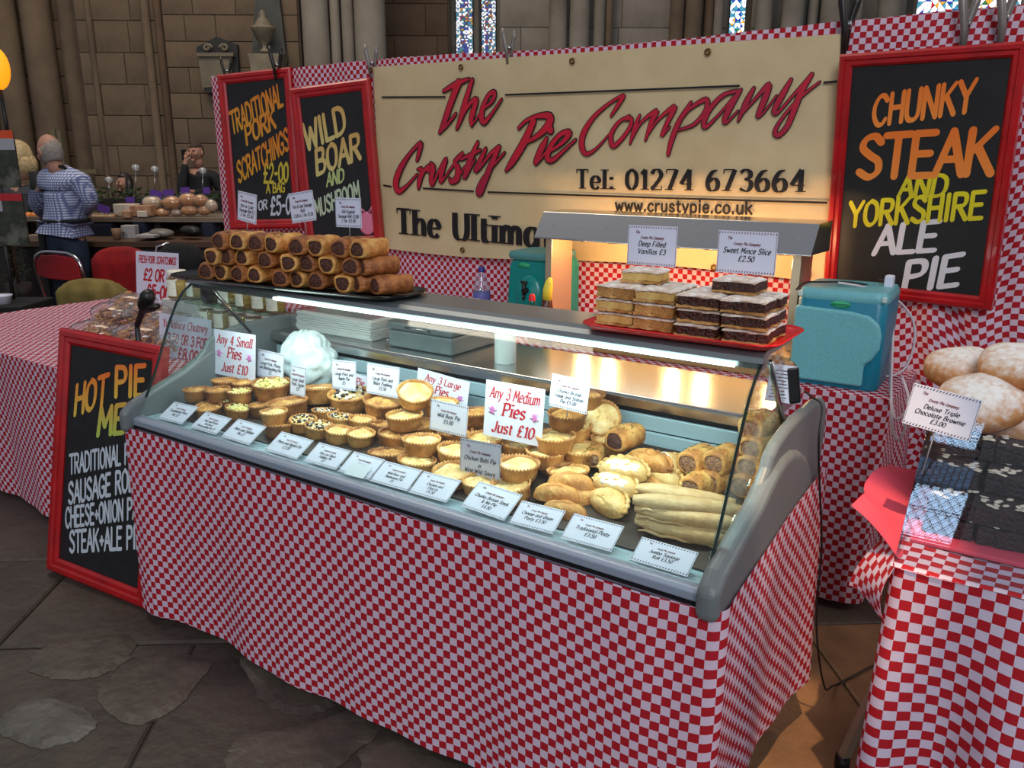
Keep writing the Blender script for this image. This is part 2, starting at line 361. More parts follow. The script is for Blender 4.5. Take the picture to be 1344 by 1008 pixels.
class Plane2:
    """a real flat sheet: origin, unit axes u (across) and v (up), n towards the reader"""
    def __init__(s, o, u, v): s.o = V(o); s.u = V(u).normalized(); s.n = s.u.cross(V(v)).normalized(); s.v = s.n.cross(s.u)
    def hit(s, px, py): d = onp(px, py, s.o, s.n)-s.o; return (d.dot(s.u), d.dot(s.v))
    def mat(s): m = Matrix((s.u, s.v, s.n)).transposed().to_4x4(); m.translation = s.o; return m
def quad_plane(corners, p, n):
    """fit an upright rectangle to four pixel corners (tl, tr, br, bl) lying in the plane (p, n)"""
    q = [onp(x, y, p, n) for x, y in corners]; tl, tr, br, bl = q
    u = ((tr-tl)+(br-bl)); n = V(n).normalized()
    if n.dot(CAM-q[0]) < 0: n = -n
    u = (u-n*u.dot(n)).normalized(); v = n.cross(u)
    c = (tl+tr+br+bl)/4; w_ = ((tr-tl).length+(br-bl).length)/2; h = abs(((tl-bl)+(tr-br)).dot(v))/2
    P = Plane2(c, u, v); return P, w_, h
def line_px(P, text, b0, b1, up, z, mb, **k):
    """set a line of text in plane P so that its baseline runs b0 -> b1 (pixels) and its capitals rise by 'up'"""
    vs, fs, W = letters(text, **k)
    a = V(P.hit(*b0)); b = V(P.hit(*b1)); c = V(P.hit(b0[0]+up[0], b0[1]+up[1]))
    e1 = (b-a)/W; e2 = (c-a)/10
    mb.add([(*(a+e1*x+e2*y), z+i*2e-6) for i, (x, y) in enumerate(vs)], fs)
def line_loc(text, cx, y, h, z, mb, maxw=None, slant=0, **k):
    """centred line in local sheet coordinates; h = capital height"""
    vs, fs, W = letters(text, **k); s_ = h/10; sx = s_
    if maxw and W*s_ > maxw: sx = maxw/W
    mb.add([(cx+(x-W/2)*sx+slant*yy*s_, y+yy*s_, z+i*1e-6) for i, (x, yy) in enumerate(vs)], fs)
# ================================================================ THE CHURCH
M_STONE = mat('church_stone', (.44, .37, .30), .9, c2=(.35, .29, .235), scale=1.4, detail=8, bump=.5, bscale=14, rand=.10)
M_STONE_B = mat('brown_church_stone', (.40, .32, .25), .9, c2=(.31, .24, .18), scale=1.1, detail=8, bump=.5, bscale=12, rand=.08)
M_STONE_G = mat('grey_church_stone', (.53, .50, .46), .9, c2=(.42, .39, .35), scale=1.0, detail=8, bump=.5, bscale=10, rand=.08)
M_MORTAR = mat('dark_mortar', (.31, .26, .21), .95)
M_FLAG = mat('worn_flagstone', (.29, .25, .215), .55, c2=(.20, .17, .145), scale=3.0, detail=9, bump=.7, bscale=22, rand=.16)
M_FLAG2 = mat('pale_worn_flagstone', (.40, .39, .37), .5, c2=(.27, .25, .22), scale=4.0, detail=9, bump=.6, bscale=26)
M_FLAG3 = mat('brown_worn_flagstone', (.34, .30, .26), .5, c2=(.22, .195, .165), scale=4.0, detail=9, bump=.6, bscale=26, rand=.1)
M_TILE = mat('sandy_floor_tile', (.50, .37, .25), .55, c2=(.38, .27, .18), scale=5, detail=8, bump=.4, bscale=30, rand=.1)

floor = struct(MB().box((-30, -8, -.10), (26, 26, -.012)).obj('floor', mat('floor_bed', (.20, .17, .145), .9)))
def slab(name, pts, z0, z1, m, parent, inset=.012):
    n = len(pts); c = V((sum(p[0] for p in pts)/n, sum(p[1] for p in pts)/n))
    vs = [(p[0], p[1], z0) for p in pts]+[(p[0], p[1], z1-.006) for p in pts]
    for p in pts:
        d = (c-V(p)).normalized()*inset; vs.append((p[0]+d.x, p[1]+d.y, z1))
    fs = [tuple(range(2*n, 3*n))]
    for i in range(n):
        j = (i+1) % n; fs += [(i, j, n+j, n+i), (n+i, n+j, 2*n+j, 2*n+i)]
    mb = MB(); mb.add(vs, fs); return mb.obj(name, m, parent, fix=True)
# flagstones in irregular courses, skewed to the stall as in the photograph
def flags():
    r = random.Random(3); ang = math.radians(38)
    e1 = V((math.cos(ang), math.sin(ang), 0)); e2 = V((-e1.y, e1.x, 0)); o = V((0, -1, 0)); v = -3.6
    while v < 5.5:
        h = r.uniform(.55, .85); u = -6.4+r.uniform(0, .5)
        while u < 3.6:
            l = r.uniform(.7, 1.25); c = o+e1*(u+l/2)+e2*(v+h/2)
            q = c-CAM; dd = q.dot(F0); xx = q.dot(R0)
            if .5 < dd < 6.5 and abs(xx) < dd*.75+.6:
                k = .003
                pts = []
                for (a, b) in ((0, 0), (.5, 0), (1, 0), (1, 1), (.5, 1), (0, 1)):
                    p = o+e1*(u+a*l+(-k if a == 1 else k if a == 0 else 0)+r.uniform(-.003, .003))+e2*(v+b*h+(-k if b else k)); pts.append((p.x, p.y))
                near = c.x > 1.75 and c.y > -.6
                slab('flagstone', pts, -.03, r.uniform(-.002, .001), M_TILE if near else M_FLAG, floor)
            u += l
        v += h
flags()
def flake(pxs, m, z=.001):
    pts = [tuple(onz(x, y, 0)[:2]) for x, y in pxs]; q = catmull(pts+[pts[0]], 5)[:-1]
    q = [(a+rnd(-.007, .007), b+rnd(-.007, .007)) for a, b in q]
    return slab('worn_stone_patch', q, -.01, z+.006, m, floor, .035)
flake([(10, 935), (40, 920), (85, 920), (120, 938), (127, 952), (100, 972), (55, 982), (15, 972), (-6, 955)], M_FLAG2)
flake([(40, 862), (70, 845), (120, 836), (160, 832), (180, 840), (172, 860), (150, 880), (105, 892), (60, 890), (38, 878)], M_FLAG3)
flake([(130, 900), (150, 885), (200, 862), (235, 858), (275, 870), (258, 900), (230, 930), (185, 952), (155, 945), (128, 920)], M_FLAG3)
flake([(310, 860), (360, 862), (420, 895), (440, 925), (395, 940), (350, 925), (330, 898)], M_FLAG3)
flake([(300, 985), (330, 960), (380, 955), (430, 940), (470, 930), (500, 955), (470, 985), (430, 1015), (330, 1030), (295, 1010)], M_FLAG3)
flake([(470, 985), (520, 965), (570, 985), (600, 1010), (540, 1035), (480, 1030)], M_FLAG3)

# ashlar wall blocks, one object per stone
def ashlar(parent, px0, px1, d, z0, z1, ch, m, seed, th=.25, lw=(.55, .95)):
    """courses of stones filling the upright plane d metres ahead, between two pixel columns (read at mid height)"""
    r = random.Random(seed); u0 = (px0-672)/F_PX*d*1.0; u1 = (px1-672)/F_PX*d
    rows = int(round((z1-z0)/ch)); lib = {}
    for i in range(rows):
        u = u0; first = True
        while u < u1-.02:
            l = r.choice((lw[0], sum(lw)/2, lw[1]))
            if first: l *= (.5 if i % 2 else 1.0); first = False
            l = min(l, u1-u)
            if u1-(u+l) < .15: l = u1-u
            key = round(l, 2)
            if key not in lib:
                mb = MB(); a, b, g, e = l/2, ch/2, .003, .008
                vs = [(-a+g, 0, -b+g), (a-g, 0, -b+g), (a-g, 0, b-g), (-a+g, 0, b-g), (-a+g+e, -.008, -b+g+e), (a-g-e, -.008, -b+g+e), (a-g-e, -.008, b-g-e), (-a+g+e, -.008, b-g-e)]
                mb.add(vs, [(4, 5, 6, 7), (0, 1, 5, 4), (1, 2, 6, 5), (2, 3, 7, 6), (3, 0, 4, 7)]); lib[key] = mb.mesh('stone_block', m)
            p = cz(u+l/2, d-.001-r.uniform(0, .012), z0+ch*(i+.5))
            link('stone_block', lib[key], parent, p, (0, 0, YAW)); u += l
def wallslab(name, px0, px1, d, z0, z1, m, th=.3):
    u0, u1 = (px0-672)/F_PX*d, (px1-672)/F_PX*d
    ps = [cz(u0, d, z0), cz(u1, d, z0), cz(u1, d+th, z0), cz(u0, d+th, z0)]
    vs = ps+[p+V((0, 0, z1-z0)) for p in ps]
    return struct(MB().add(vs, [(0,3,2,1),(4,5,6,7),(0,1,5,4),(1,2,6,5),(2,3,7,6),(3,0,4,7)]).obj(name, m))
WZ = 6.4
we = wallslab('wall_end', 1376, 2400, 15.4, 0, 9, M_MORTAR)
wl = wallslab('wall_left', -60, 145, 13.6, 0, WZ, M_MORTAR)
wb = wallslab('wall_back', 138, 412, 13.0, 0, WZ, M_MORTAR)
wm = wallslab('wall_middle', 400, 594, 15.0, 0, WZ, M_MORTAR)
wr = wallslab('wall_right', 656, 930, 14.6, 0, WZ, M_MORTAR)
wr2 = wallslab('wall_far_right', 958, 1146, 14.6, 0, WZ, M_MORTAR)
ashlar(wl, -60, 140, 13.58, 0, 5.6, .40, M_STONE, 1)
ashlar(wb, 140, 240, 12.98, 0, 5.2, .44, M_STONE, 2, lw=(.5, .8))
ashlar(wb, 246, 410, 12.98, 0, 5.2, .36, M_STONE, 5, lw=(.45, .8))
ashlar(wm, 500, 592, 14.98, 1.6, 5.6, .50, M_STONE_B, 8, lw=(.55, .9))
ashlar(wr, 655, 930, 14.58, 1.6, 5.6, .52, M_STONE_G, 11, lw=(.7, 1.1))
ashlar(we, 1378, 1900, 15.38, 0, 8.6, .55, M_STONE_G, 15, lw=(.8, 1.2))
ashlar(wr2, 960, 1146, 14.58, 1.6, 5.6, .52, M_STONE_G, 12, lw=(.7, 1.1))
def shaft(px, w_, d, m, z0=0, z1=6.2, base=True):
    u = (px-672)/F_PX*d; r = w_/F_PX*d/2; p = cz(u, d, 0)
    mb = MB(); prof = [(r, z0), (r, z1)]
    if base: prof = [(r*1.5, z0), (r*1.5, z0+.75), (r*1.2, z0+.80), (r*1.45, z0+.90), (r*1.38, z0+.98), (r*1.08, z0+1.04), (r, z0+1.1), (r, z1)]
    mb.lathe(prof, 20, (p.x, p.y, 0)); o = struct(mb.obj('column_shaft', m)); return o
for px, w_, d, m in ((8, 34, 13.45, M_STONE), (50, 34, 13.3, M_STONE), (92, 34, 13.3, M_STONE), (131, 24, 13.4, M_STONE), (156, 7, 12.95, M_STONE), (225, 10, 12.9, M_STONE), (240, 9, 12.95, M_STONE_B),
                     (431, 32, 12.9, M_STONE_G), (455, 12, 12.95, M_STONE_G), (470, 14, 12.9, M_STONE_G), (497, 38, 13.0, M_STONE_G),
                     (726, 22, 14.4, M_STONE_G), (752, 24, 14.35, M_STONE_G), (776, 14, 14.4, M_STONE_G), (788, 9, 14.4, M_STONE), (870, 18, 14.4, M_STONE), (890, 20, 14.3, M_STONE), (908, 12, 14.4, M_STONE_B), (920, 12, 14.4, M_STONE_G),
                     (975, 20, 14.4, M_STONE_G), (1010, 26, 14.3, M_STONE_G), (1034, 12, 14.4, M_STONE_G), (1060, 32, 14.3, M_STONE_G), (1088, 12, 14.4, M_STONE_G), (1127, 26, 14.3, M_STONE_G)):
    shaft(px, w_, d, m)
# stone bench ledge along the foot of the left pier
def cbox(mb, px0, px1, d, z0, z1, th):
    u0, u1 = (px0-672)/F_PX*d, (px1-672)/F_PX*d; ps = [cz(u0, d, z0), cz(u1, d, z0), cz(u1, d+th, z0), cz(u0, d+th, z0)]
    return mb.add(ps+[p+V((0, 0, z1-z0)) for p in ps], [(0,3,2,1),(4,5,6,7),(0,1,5,4),(1,2,6,5),(2,3,7,6),(3,0,4,7)])
struct(cbox(cbox(MB(), -60, 150, 13.0, 0, .95, .5), -60, 152, 12.94, .95, 1.05, .5).obj('trim_1', M_STONE, bevel=.02))
fr = cbox(cbox(cbox(cbox(MB(), 90, 96, 12.7, 1.38, 2.0, .08), 98, 103, 12.7, 1.4, 1.98, .05), 90, 142, 12.7, 1.36, 1.42, .08), 90, 142, 12.7, 1.1, 1.14, .08)
struct(fr.obj('trim_2', mat('pale_oak', (.42, .38, .28), .6)))

# wall monuments
def rprism(mb, pxs, d, th):
    """outline in pixels on the upright plane d -> solid th thick behind it"""
    a = [ond(x, y, d) for x, y in pxs]; n = len(a); b = [p+F0*th for p in a]
    return mb.add(a+b, [tuple(range(n))[::-1], tuple(range(n, 2*n))]+[(i, (i+1) % n, n+(i+1) % n, n+i) for i in range(n)])
M_SLATE = mat('black_slate', (.13, .13, .13), .5); M_MARB = mat('aged_marble', (.50, .46, .38), .6, c2=(.40, .36, .30), scale=3, bump=.2)
t = thing('wall_monument', 'small wall tablet with black pediment and carved scrolls high on the church wall', 'monument')
rprism(MB(), [(258, 62), (284, 48), (311, 58), (313, 95), (304, 100), (262, 92), (262, 74), (258, 72)], 12.86, .08).obj('backing', M_SLATE, t, fix=True)
rprism(MB(), [(260, 74), (304, 74), (304, 114), (266, 118)], 12.78, .07).obj('inscription_panel', M_MARB, t, fix=True)
rprism(MB(), [(258, 69), (306, 69), (306, 74), (258, 74)], 12.74, .12).obj('cornice', M_MARB, t, fix=True)
rprism(MB(), [(266, 115), (303, 112), (298, 119), (272, 122)], 12.78, .12).obj('bracket', M_SLATE, t, fix=True)
for s_ in (-1, 1):
    cx = 283; pts = []
    for k in range(22):
        a = k/21*2.3*PI; rr = 7.5*(1-k/26); pts.append(ond(cx+s_*(11-rr*math.cos(a)*.8), 63-rr*math.sin(a)*.7, 12.76))
    MB().tube(pts, .022, 6).obj('scroll', M_MARB, t)
t = thing('urn_monument', 'carved stone urn on a plinth before a dark obelisk on the church wall', 'monument')
rprism(MB(), [(337, -40), (362, -40), (376, 80), (330, 80)], 12.84, .1).obj('obelisk_backing', mat('dark_marble', (.27, .27, .25), .5, c2=(.2, .2, .19), scale=3), t, fix=True)
c_ = ond(347, 60, 12.55); s1 = 12.55/F_PX
MB().lathe([(0, 0), (6*s1, 0), (6*s1, 3*s1), (2.5*s1, 5*s1), (3*s1, 9*s1), (8*s1, 14*s1), (13*s1, 24*s1), (15*s1, 27*s1), (15.5*s1, 29*s1), (10*s1, 31*s1), (8*s1, 36*s1), (4*s1, 41*s1), (4.5*s1, 44*s1), (2*s1, 48*s1), (0, 49*s1)], 20, c_-V((0, 0, 8*s1))).obj('urn', M_MARB, t)
rprism(MB(), [(324, 70), (372, 70), (370, 76), (366, 100), (330, 100), (327, 76)], 12.45, .3).obj('plinth', M_MARB, t, fix=True)

# stained glass: coloured pieces held by lead in stone mullions
def stained(name, cols, d, y0, y1, strength, seed, blocks):
    r = random.Random(seed); u = lambda x: (x-672)/F_PX*d
    root = struct(wallslab(name, cols[0][0]-14, cols[-1][1]+14, d+.35, 1.0, 7, M_STONE_G, .1))
    z = lambda y: (ond(672, y, d)).z
    zt, zb = z(y0), z(y1)
    for k, (a, b) in enumerate(cols):
        w_ = u(b)-u(a); n, m = blocks; ch = w_/n; rows = int((zt-zb)/ch)+1
        pieces = {}
        for i in range(rows):
            for j in range(n):
                x0, x1 = u(a)+ch*j, u(a)+ch*(j+1); za, zc = zb+ch*i, zb+ch*(i+1); mid = (x0+x1)/2, (za+zc)/2
                edge = j in (0, n-1)
                q = [(x0, za), (x1, za), (x1, zc), (x0, zc)]
                for t_ in range(4):
                    key = r.choices(range(6), m)[0] if not edge else r.choices(range(6), (6, 1, 0, 1, 3, 0))[0]
                    g = .006
                    A = V(q[t_]); B = V(q[(t_+1) % 4]); M_ = V(mid); c0 = (A+B+M_)/3
                    tri = [p+(c0-p).normalized()*g for p in (A, B, M_)]
                    L = pieces.setdefault(key, MB()); L.add([cz(p.x, d, p.y) for p in tri], [(0, 1, 2)])
        for key, L in pieces.items():
            c = [(.95, .97, 1), (.12, .22, .62), (.70, .08, .10), (.85, .62, .20), (.25, .55, .65), (.16, .40, .22)][key]
            o = L.obj('stained_pane', mat('%s_glass_%d' % (name, key), c, .3, emit=strength*(1.0 if key else 1.5)), root); o['kind'] = 'stuff'
        lead = MB()
        for i in range(rows+1): lead.box((0, 0, 0), (0, 0, 0)) if 0 else None
        ps = [cz(u(a), d+.01, zb), cz(u(b), d+.01, zb), cz(u(b), d+.01, zt), cz(u(a), d+.01, zt)]
        MB().add(ps, [(0, 1, 2, 3)]).obj('lead_sheet', M_BLACK, root)
    edges = [cols[0][0]-12]+[v for c in cols for v in c]+[cols[-1][1]+12]
    for a, b in zip(edges[::2], edges[1::2]):
        u0, u1 = u(a), u(b); cc = (u0+u1)/2
        ps = [(u0, d+.1), (u0+.03, d-.03), (cc-.03, d-.14), (cc+.03, d-.14), (u1-.03, d-.03), (u1, d+.1)]
        vs = [cz(p[0], p[1], zb-.6) for p in ps]+[cz(p[0], p[1], zt+.6) for p in ps]
        n = len(ps); MB().add(vs, [(i, (i+1) % n, n+(i+1) % n, n+i) for i in range(n)]).obj('mullion', M_STONE_G, root, fix=True)
    return root
stained('window_1', [(602, 622), (633, 650)], 15.6, -60, 80, .62, 4, (4, (3, 5, 1.6, .7, 1, 1.2)))
stained('window_2', [(934, 954)], 15.2, -60, 60, 1.6, 5, (3, (5, 2, .6, .5, 3, .3)))
stained('window_3', [(1159, 1211), (1226, 1284), (1298, 1350)], 15.6, -70, 60, 1.25, 6, (6, (9, 1.2, 1.8, 2.4, 1.2, .3)))
# leaded clear windows in the side aisle behind the viewer (they mirror in the acrylic guard)
def leaded(name, c, ux, uy, w_, h, strength, step=.42):
    c = V(c); ux = V(ux).normalized(); uz = V(uy).normalized(); nn = ux.cross(uz)
    P = lambda a, b, o=0: c+ux*a+uz*b+nn*o
    pane = MB().add([P(-w_/2, -h/2), P(w_/2, -h/2), P(w_/2, h/2), P(-w_/2, h/2)], [(0, 1, 2, 3)]).obj(name, mat('daylit_leaded_glass', (.72, .86, 1), .4, emit=strength)); struct(pane)
    lead = MB(); sl = 2.6; run = h/sl; k = -w_/2-run
    while k < w_/2:
        for s_ in (1, -1):
            t0 = max(0, (-w_/2-k)/run); t1 = min(1, (w_/2-k)/run)
            if t1 > t0+.01:
                for off in (-.02, .02): lead.tube([P(s_*(k+t0*run), -h/2+t0*h, off), P(s_*(k+t1*run), -h/2+t1*h, off)], .012, 4)
        k += step
    for b in (-h/2, 0, h/2): lead.tube([P(-w_/2, b, -.04), P(w_/2, b, -.04)], .018, 4); lead.tube([P(-w_/2, b, .04), P(w_/2, b, .04)], .018, 4)
    for a in (-w_/2, w_/2): lead.tube([P(a, -h/2, 0), P(a, h/2, 0)], .06, 4)
    lead.obj('window_lead', M_BLACK, pane)

leaded('window_4', (.80, -6.0, 19.2), (1, 0, 0), (0, 0, 1), 1.05, 2.5, 9, .19)
leaded('window_5', (.98, -6.0, 14.9), (1, 0, 0), (0, 0, 1), 1.05, 2.4, 9, .19)
mb_ = MB()
for i_ in range(9):
    for j_ in range(14):
        if (i_*7+j_*5) % 4: mb_.box((.35+i_*.12, -6.0, 16.3+j_*.118), (.44+i_*.12, -5.99, 16.39+j_*.118))
struct(mb_.obj('window_6', mat('blue_jewel_glass', (.45, .62, .80), .4, emit=2.2)))

# ================================================================ CLOTHS
def cloth_sheet(mb, path, zt, zb, cols_per_m=45, rows=26, amp=.02, seed=1, hem=0, u0=0, topz=None, out=None, flare=0, wave=7.0):
    """hanging cloth below a plan path; ripples grow towards the hem. UVs are metres of cloth."""
    r = random.Random(seed); ph = [r.uniform(0, 6.28) for _ in range(6)]
    pts = []; L = 0
    for i, p in enumerate(path[:-1]):
        q = path[i+1]; l = math.dist(p, q); n = max(1, int(l*cols_per_m))
        for k in range(n): pts.append((L+l*k/n, p[0]+(q[0]-p[0])*k/n, p[1]+(q[1]-p[1])*k/n))
        L += l
    pts.append((L, *path[-1])); n = len(pts); vs = []; uv = []
    for i, (s_, x, y) in enumerate(pts):
        a = pts[max(i-2, 0)]; b = pts[min(i+2, n-1)]; dx, dy = b[1]-a[1], b[2]-a[2]; l = math.hypot(dx, dy) or 1; nx, ny = dy/l, -dx/l
        z0 = topz(s_) if topz else zt; z1 = zb(s_) if callable(zb) else zb
        for j in range(rows+1):
            t = j/rows; z = z0+(z1-z0)*t
            rp = (math.sin(s_*wave+ph[0]+t*.6)+.6*math.sin(s_*wave*1.9+ph[1]-t*.9)+.35*math.sin(s_*wave*4.1+ph[2]+t*1.4))*amp*(.12+t**1.2)
            rp += flare*t + (hem*math.sin(t*PI) if hem else 0)
            if out: rp += out(s_, t)
            vs.append((x+nx*rp, y+ny*rp, z)); uv.append((u0+s_, -(z0-z)-.004*math.sin(s_*9+ph[3])))
    fs = [(i*(rows+1)+j, (i+1)*(rows+1)+j, (i+1)*(rows+1)+j+1, i*(rows+1)+j+1) for i in range(n-1) for j in range(rows)]
    mb.add(vs, fs, True, uv)
def arc(cx, cy, r, a0, a1, n=6): return [(cx+r*math.cos(math.radians(a0+(a1-a0)*k/n)), cy+r*math.sin(math.radians(a0+(a1-a0)*k/n))) for k in range(n+1)]
def top_sheet(mb, x0, x1, y0, y1, z, nx=30, ny=20, amp=.003, sag=0):
    vs = []; uv = []
    for j in range(ny+1):
        for i in range(nx+1):
            x = x0+(x1-x0)*i/nx; y = y0+(y1-y0)*j/ny; vs.append((x, y, z+amp*math.sin(x*23+y*9)*math.sin(y*17))); uv.append((x-x0, y-y0))
    mb.add(vs, [(j*(nx+1)+i, j*(nx+1)+i+1, (j+1)*(nx+1)+i+1, (j+1)*(nx+1)+i) for j in range(ny) for i in range(nx)], True, uv)

# ================================================================ THE DISPLAY COUNTER
LEN = 2.03; DZ = .735
case = thing('display_counter', 'long refrigerated display counter with curved glass front and grey moulded ends', 'counter')
MB().box((.02, .06, .10), (LEN-.02, .70, .70)).obj('plinth_cabinet', mat('dark_cabinet', (.16, .16, .17), .7), case)
for x in (.12, LEN-.12):
    for y in (.14, .62): MB().lathe([(0, 0), (.03, 0), (.03, .02), (.018, .03), (.018, .10)], 12, (x, y, 0)).obj('foot', M_BLACK, case)
MB().prism([(-.010, .722), (-.010, .742), (.0, .750), (.026, .750), (.026, .70), (.0, .70), (.0, .722)], 0, LEN).obj('front_sill', M_SILL, case, bevel=.003)
MB().prism([(-.013, .715), (-.013, .7215), (-.001, .7215), (-.001, .715)], 0, LEN).obj('sill_gasket', M_BLACK, case)
MB().prism([(.026, .70), (.026, .744), (.10, .742), (.58, .80), (.60, .80), (.60, .72)], .012, LEN-.012).obj('deck', M_WELL, case)
for i, (z0, z1, y) in enumerate(((.80, .845, .598), (.848, .892, .606))):
    MB().prism([(y, z0), (y, z1), (y+.012, z1), (y+.012, z0)], .012, LEN-.012).obj('back_panel', M_WELL, case, bevel=.002)
MB().prism([(.625, .80), (.625, .945), (.66, .945), (.66, .80)], .012, LEN-.012).obj('air_slot', M_BLACK, case)
MB().prism([(.590, .912), (.590, .940), (.598, .948), (.96, .948), (.96, .912)], 0, LEN-.09).obj('worktop', M_STEEL2, case, bevel=.002)
MB().prism([(.66, .10), (.66, .912), (.72, .912), (.72, .10)], .02, LEN-.02).obj('rear_cabinet', mat('cabinet_grey', (.45, .46, .47), .6), case)
GP = [(.008, .748), (.040, .80), (.076, .865), (.108, .93), (.136, .995), (.166, 1.058), (.196, 1.112), (.228, 1.150), (.262, 1.173), (.272, 1.177)]
MB().sheet(GP, 0, LEN, .005).obj('curved_glass', M_GLASS, case)
for x in (-.002, LEN-.003):
    MB().sheet([(a-.001, b) for a, b in GP], x, x+.005, .007).obj('glass_edge', mat('glass_edge_green', (.10, .17, .16), .2), case)
    e = [p for p in GP]+[(.42, 1.188), (.50, .99), (.42, .975), (.32, .94), (.22, .865), (.09, .80), (.009, .749)]
    MB().prism(e, x-.002 if x < 1 else x-.004, x+.001 if x < 1 else x-.001).obj('end_glass', M_GLASS_T, case)
    MB().tube([(x, .33, 1.165), (x, .50, .955)], .007, 6).obj('end_post', M_STEEL, case)
# top hood: satin steel shelf that carries the trays, with a strip light under its front lip
MB().prism([(.250, 1.176), (.254, 1.188), (.266, 1.198), (.290, 1.203), (.445, 1.203), (.447, 1.190), (.30, 1.188), (.27, 1.180)], -.005, LEN+.005).obj('top_shelf', M_STEEL3, case)
MB().tube([(.44, .262, 1.163), (LEN-.06, .262, 1.163)], .0055, 10).obj('strip_light', mat('strip_light_tube', (.92, 1, .98), .4, emit=4.5), case)
for i in range(7):
    a = rnd(.15, 1.6)
MB().prism([(.270, 1.158), (.270, 1.176), (.30, 1.186), (.30, 1.160)], 0, LEN).obj('light_housing', M_STEEL3, case)
for x in (1.045, .10, 1.95):
    if x == 1.045: MB().lathe([(.030, .948), (.036, .95), (.036, 1.125), (.03, 1.128)], 28, (x, .70, 0)).obj('shelf_post', mat('white_enamel', (.86, .90, .90), .35), case)
lt = area('counter_strip_lamp', (LEN/2+.05, .240, 1.138), (LEN/2+.05, .34, .75), LEN-.15, .02, 8.0, (.84, 1, .96))
# moulded end panels
EP = [(-.045, .70), (-.045, .772), (.0, .803), (.09, .836), (.20, .872), (.262, .905), (.292, .930), (.306, .955), (.345, .975), (.42, .992), (.50, 1.000), (.66, 1.000), (.735, .990), (.765, .955), (.775, .90), (.74, .66), (.02, .69), (-.035, .69)]
EP2 = [(.20, .69), (.22, .872), (.262, .905), (.292, .930), (.306, .955), (.345, .975), (.42, .992), (.50, 1.000), (.66, 1.000), (.735, .990), (.765, .955), (.775, .90), (.74, .69)]
EP1 = [(-.045, .70), (-.045, .772), (.0, .803), (.09, .836), (.20, .872), (.26, .902), (.31, .924), (.37, .936), (.43, .934), (.49, .917), (.55, .885), (.60, .840), (.64, .78), (.66, .69)]
for xa, xb, xc in ((.004, -.02, -.034), (LEN-.002, LEN+.032, LEN+.048)):
    xa2 = xa+(.003 if xa > 1 else -.003)
    o = MB().prism(EP2, min(xa2, xb), max(xa2, xb))  .obj('end_panel', M_GREYP, case, bevel=.014, seg=4, fix=True)
    MB().prism(EP1, min(xa, xc), max(xa, xc)).obj('moulded_wing', M_GREYP, case, bevel=.020, seg=5, fix=True)
# skirt
mb = MB()
cloth_sheet(mb, [(-.05, .74), (-.05, .03)]+arc(-.02, .005, .03, 180, 270)+[(LEN+.02, -.025)]+arc(LEN+.025, .005, .03, 270, 360)+[(LEN+.055, .72)], .715, lambda s_: .035 if s_ < 2.85 else .035+min(.12, (s_-2.85)*.5), cols_per_m=55, rows=30, amp=.011, seed=5, u0=0, wave=6.0,
    topz=lambda s_: .716 if s_ < 2.80 else .716+min(.085, max(0, (s_-2.80))*.125), out=lambda s_, t: .006*math.sin(s_*31+t*2)*math.exp(-((s_-2.82)/.10)**2)+.020*t*math.exp(-((s_-.86)/.1)**2)+.018*math.sin(t*PI)*math.exp(-((s_-2.75)/.10)**2))
tag(mb.obj('counter_skirt', M_CLOTH), 'red and white checked cloth skirt hung round the glass display counter', 'tablecloth')
# rolled hem band of the skirt along the right end
mb = MB(); pts = [(LEN+.068, .02, .693), (LEN+.07, .12, .703), (LEN+.07, .4, .735), (LEN+.07, .79, .775)]

# ================================================================ LEFT TABLE
mb = MB(); TX0, TX1, TY0, TY1, TZ = -2.42, -.12, .20, 1.32, .74
top_sheet(mb, TX0, TX1, TY0, TY1, TZ+.004)
cloth_sheet(mb, [(TX0, TY1), (TX0, TY0), (TX1, TY0), (TX1, TY1)], TZ+.004, .02, amp=.012, seed=9, rows=14, cols_per_m=30)
tag(mb.obj('checked_tablecloth', M_CLOTH), 'red and white checked cloth on the long table behind the pie menu board', 'tablecloth')
t = thing('trestle_table', 'trestle table hidden under checked cloth left of the counter', 'table')
MB().box((TX0+.03, TY0+.03, TZ-.03), (TX1-.03, TY1-.03, TZ)).obj('tabletop', M_WOOD, t)
for x in (TX0+.2, TX1-.2):
    for y in (TY0+.15, TY1-.15): MB().box((x-.02, y-.02, 0), (x+.02, y+.02, TZ-.03)).obj('leg', M_BLACK, t)

# ================================================================ BACK TABLE AND BACKDROP
BY = 2.03
mb = MB(); BZ = .815; BT0, BT1, BF = -1.6, 2.11, 1.45
top_sheet(mb, BT0, BT1, BF, 1.94, BZ+.004)
cloth_sheet(mb, [(BT0, BF+.01), (BT0, BF)]+[(BT1-.05, BF)]+arc(BT1-.05, BF+.05, .05, 270, 360)+[(BT1, 1.94)], BZ+.004, .03, amp=.018, seed=12, rows=18, cols_per_m=34)
tag(mb.obj('checked_tablecloth', M_CLOTH), 'red and white checked cloth on the back table beneath the turquoise food carriers', 'tablecloth')
t = thing('trestle_table', 'trestle table hidden under checked cloth against the banner backdrop', 'table')
MB().box((BT0+.03, BF+.03, BZ-.03), (BT1-.03, 1.93, BZ)).obj('tabletop', M_WOOD, t)
for x in (BT0+.2, .3, BT1-.2):
    for y in (BF+.12, 1.85): MB().box((x-.02, y-.02, 0), (x+.02, y+.02, BZ-.03)).obj('leg', M_BLACK, t)
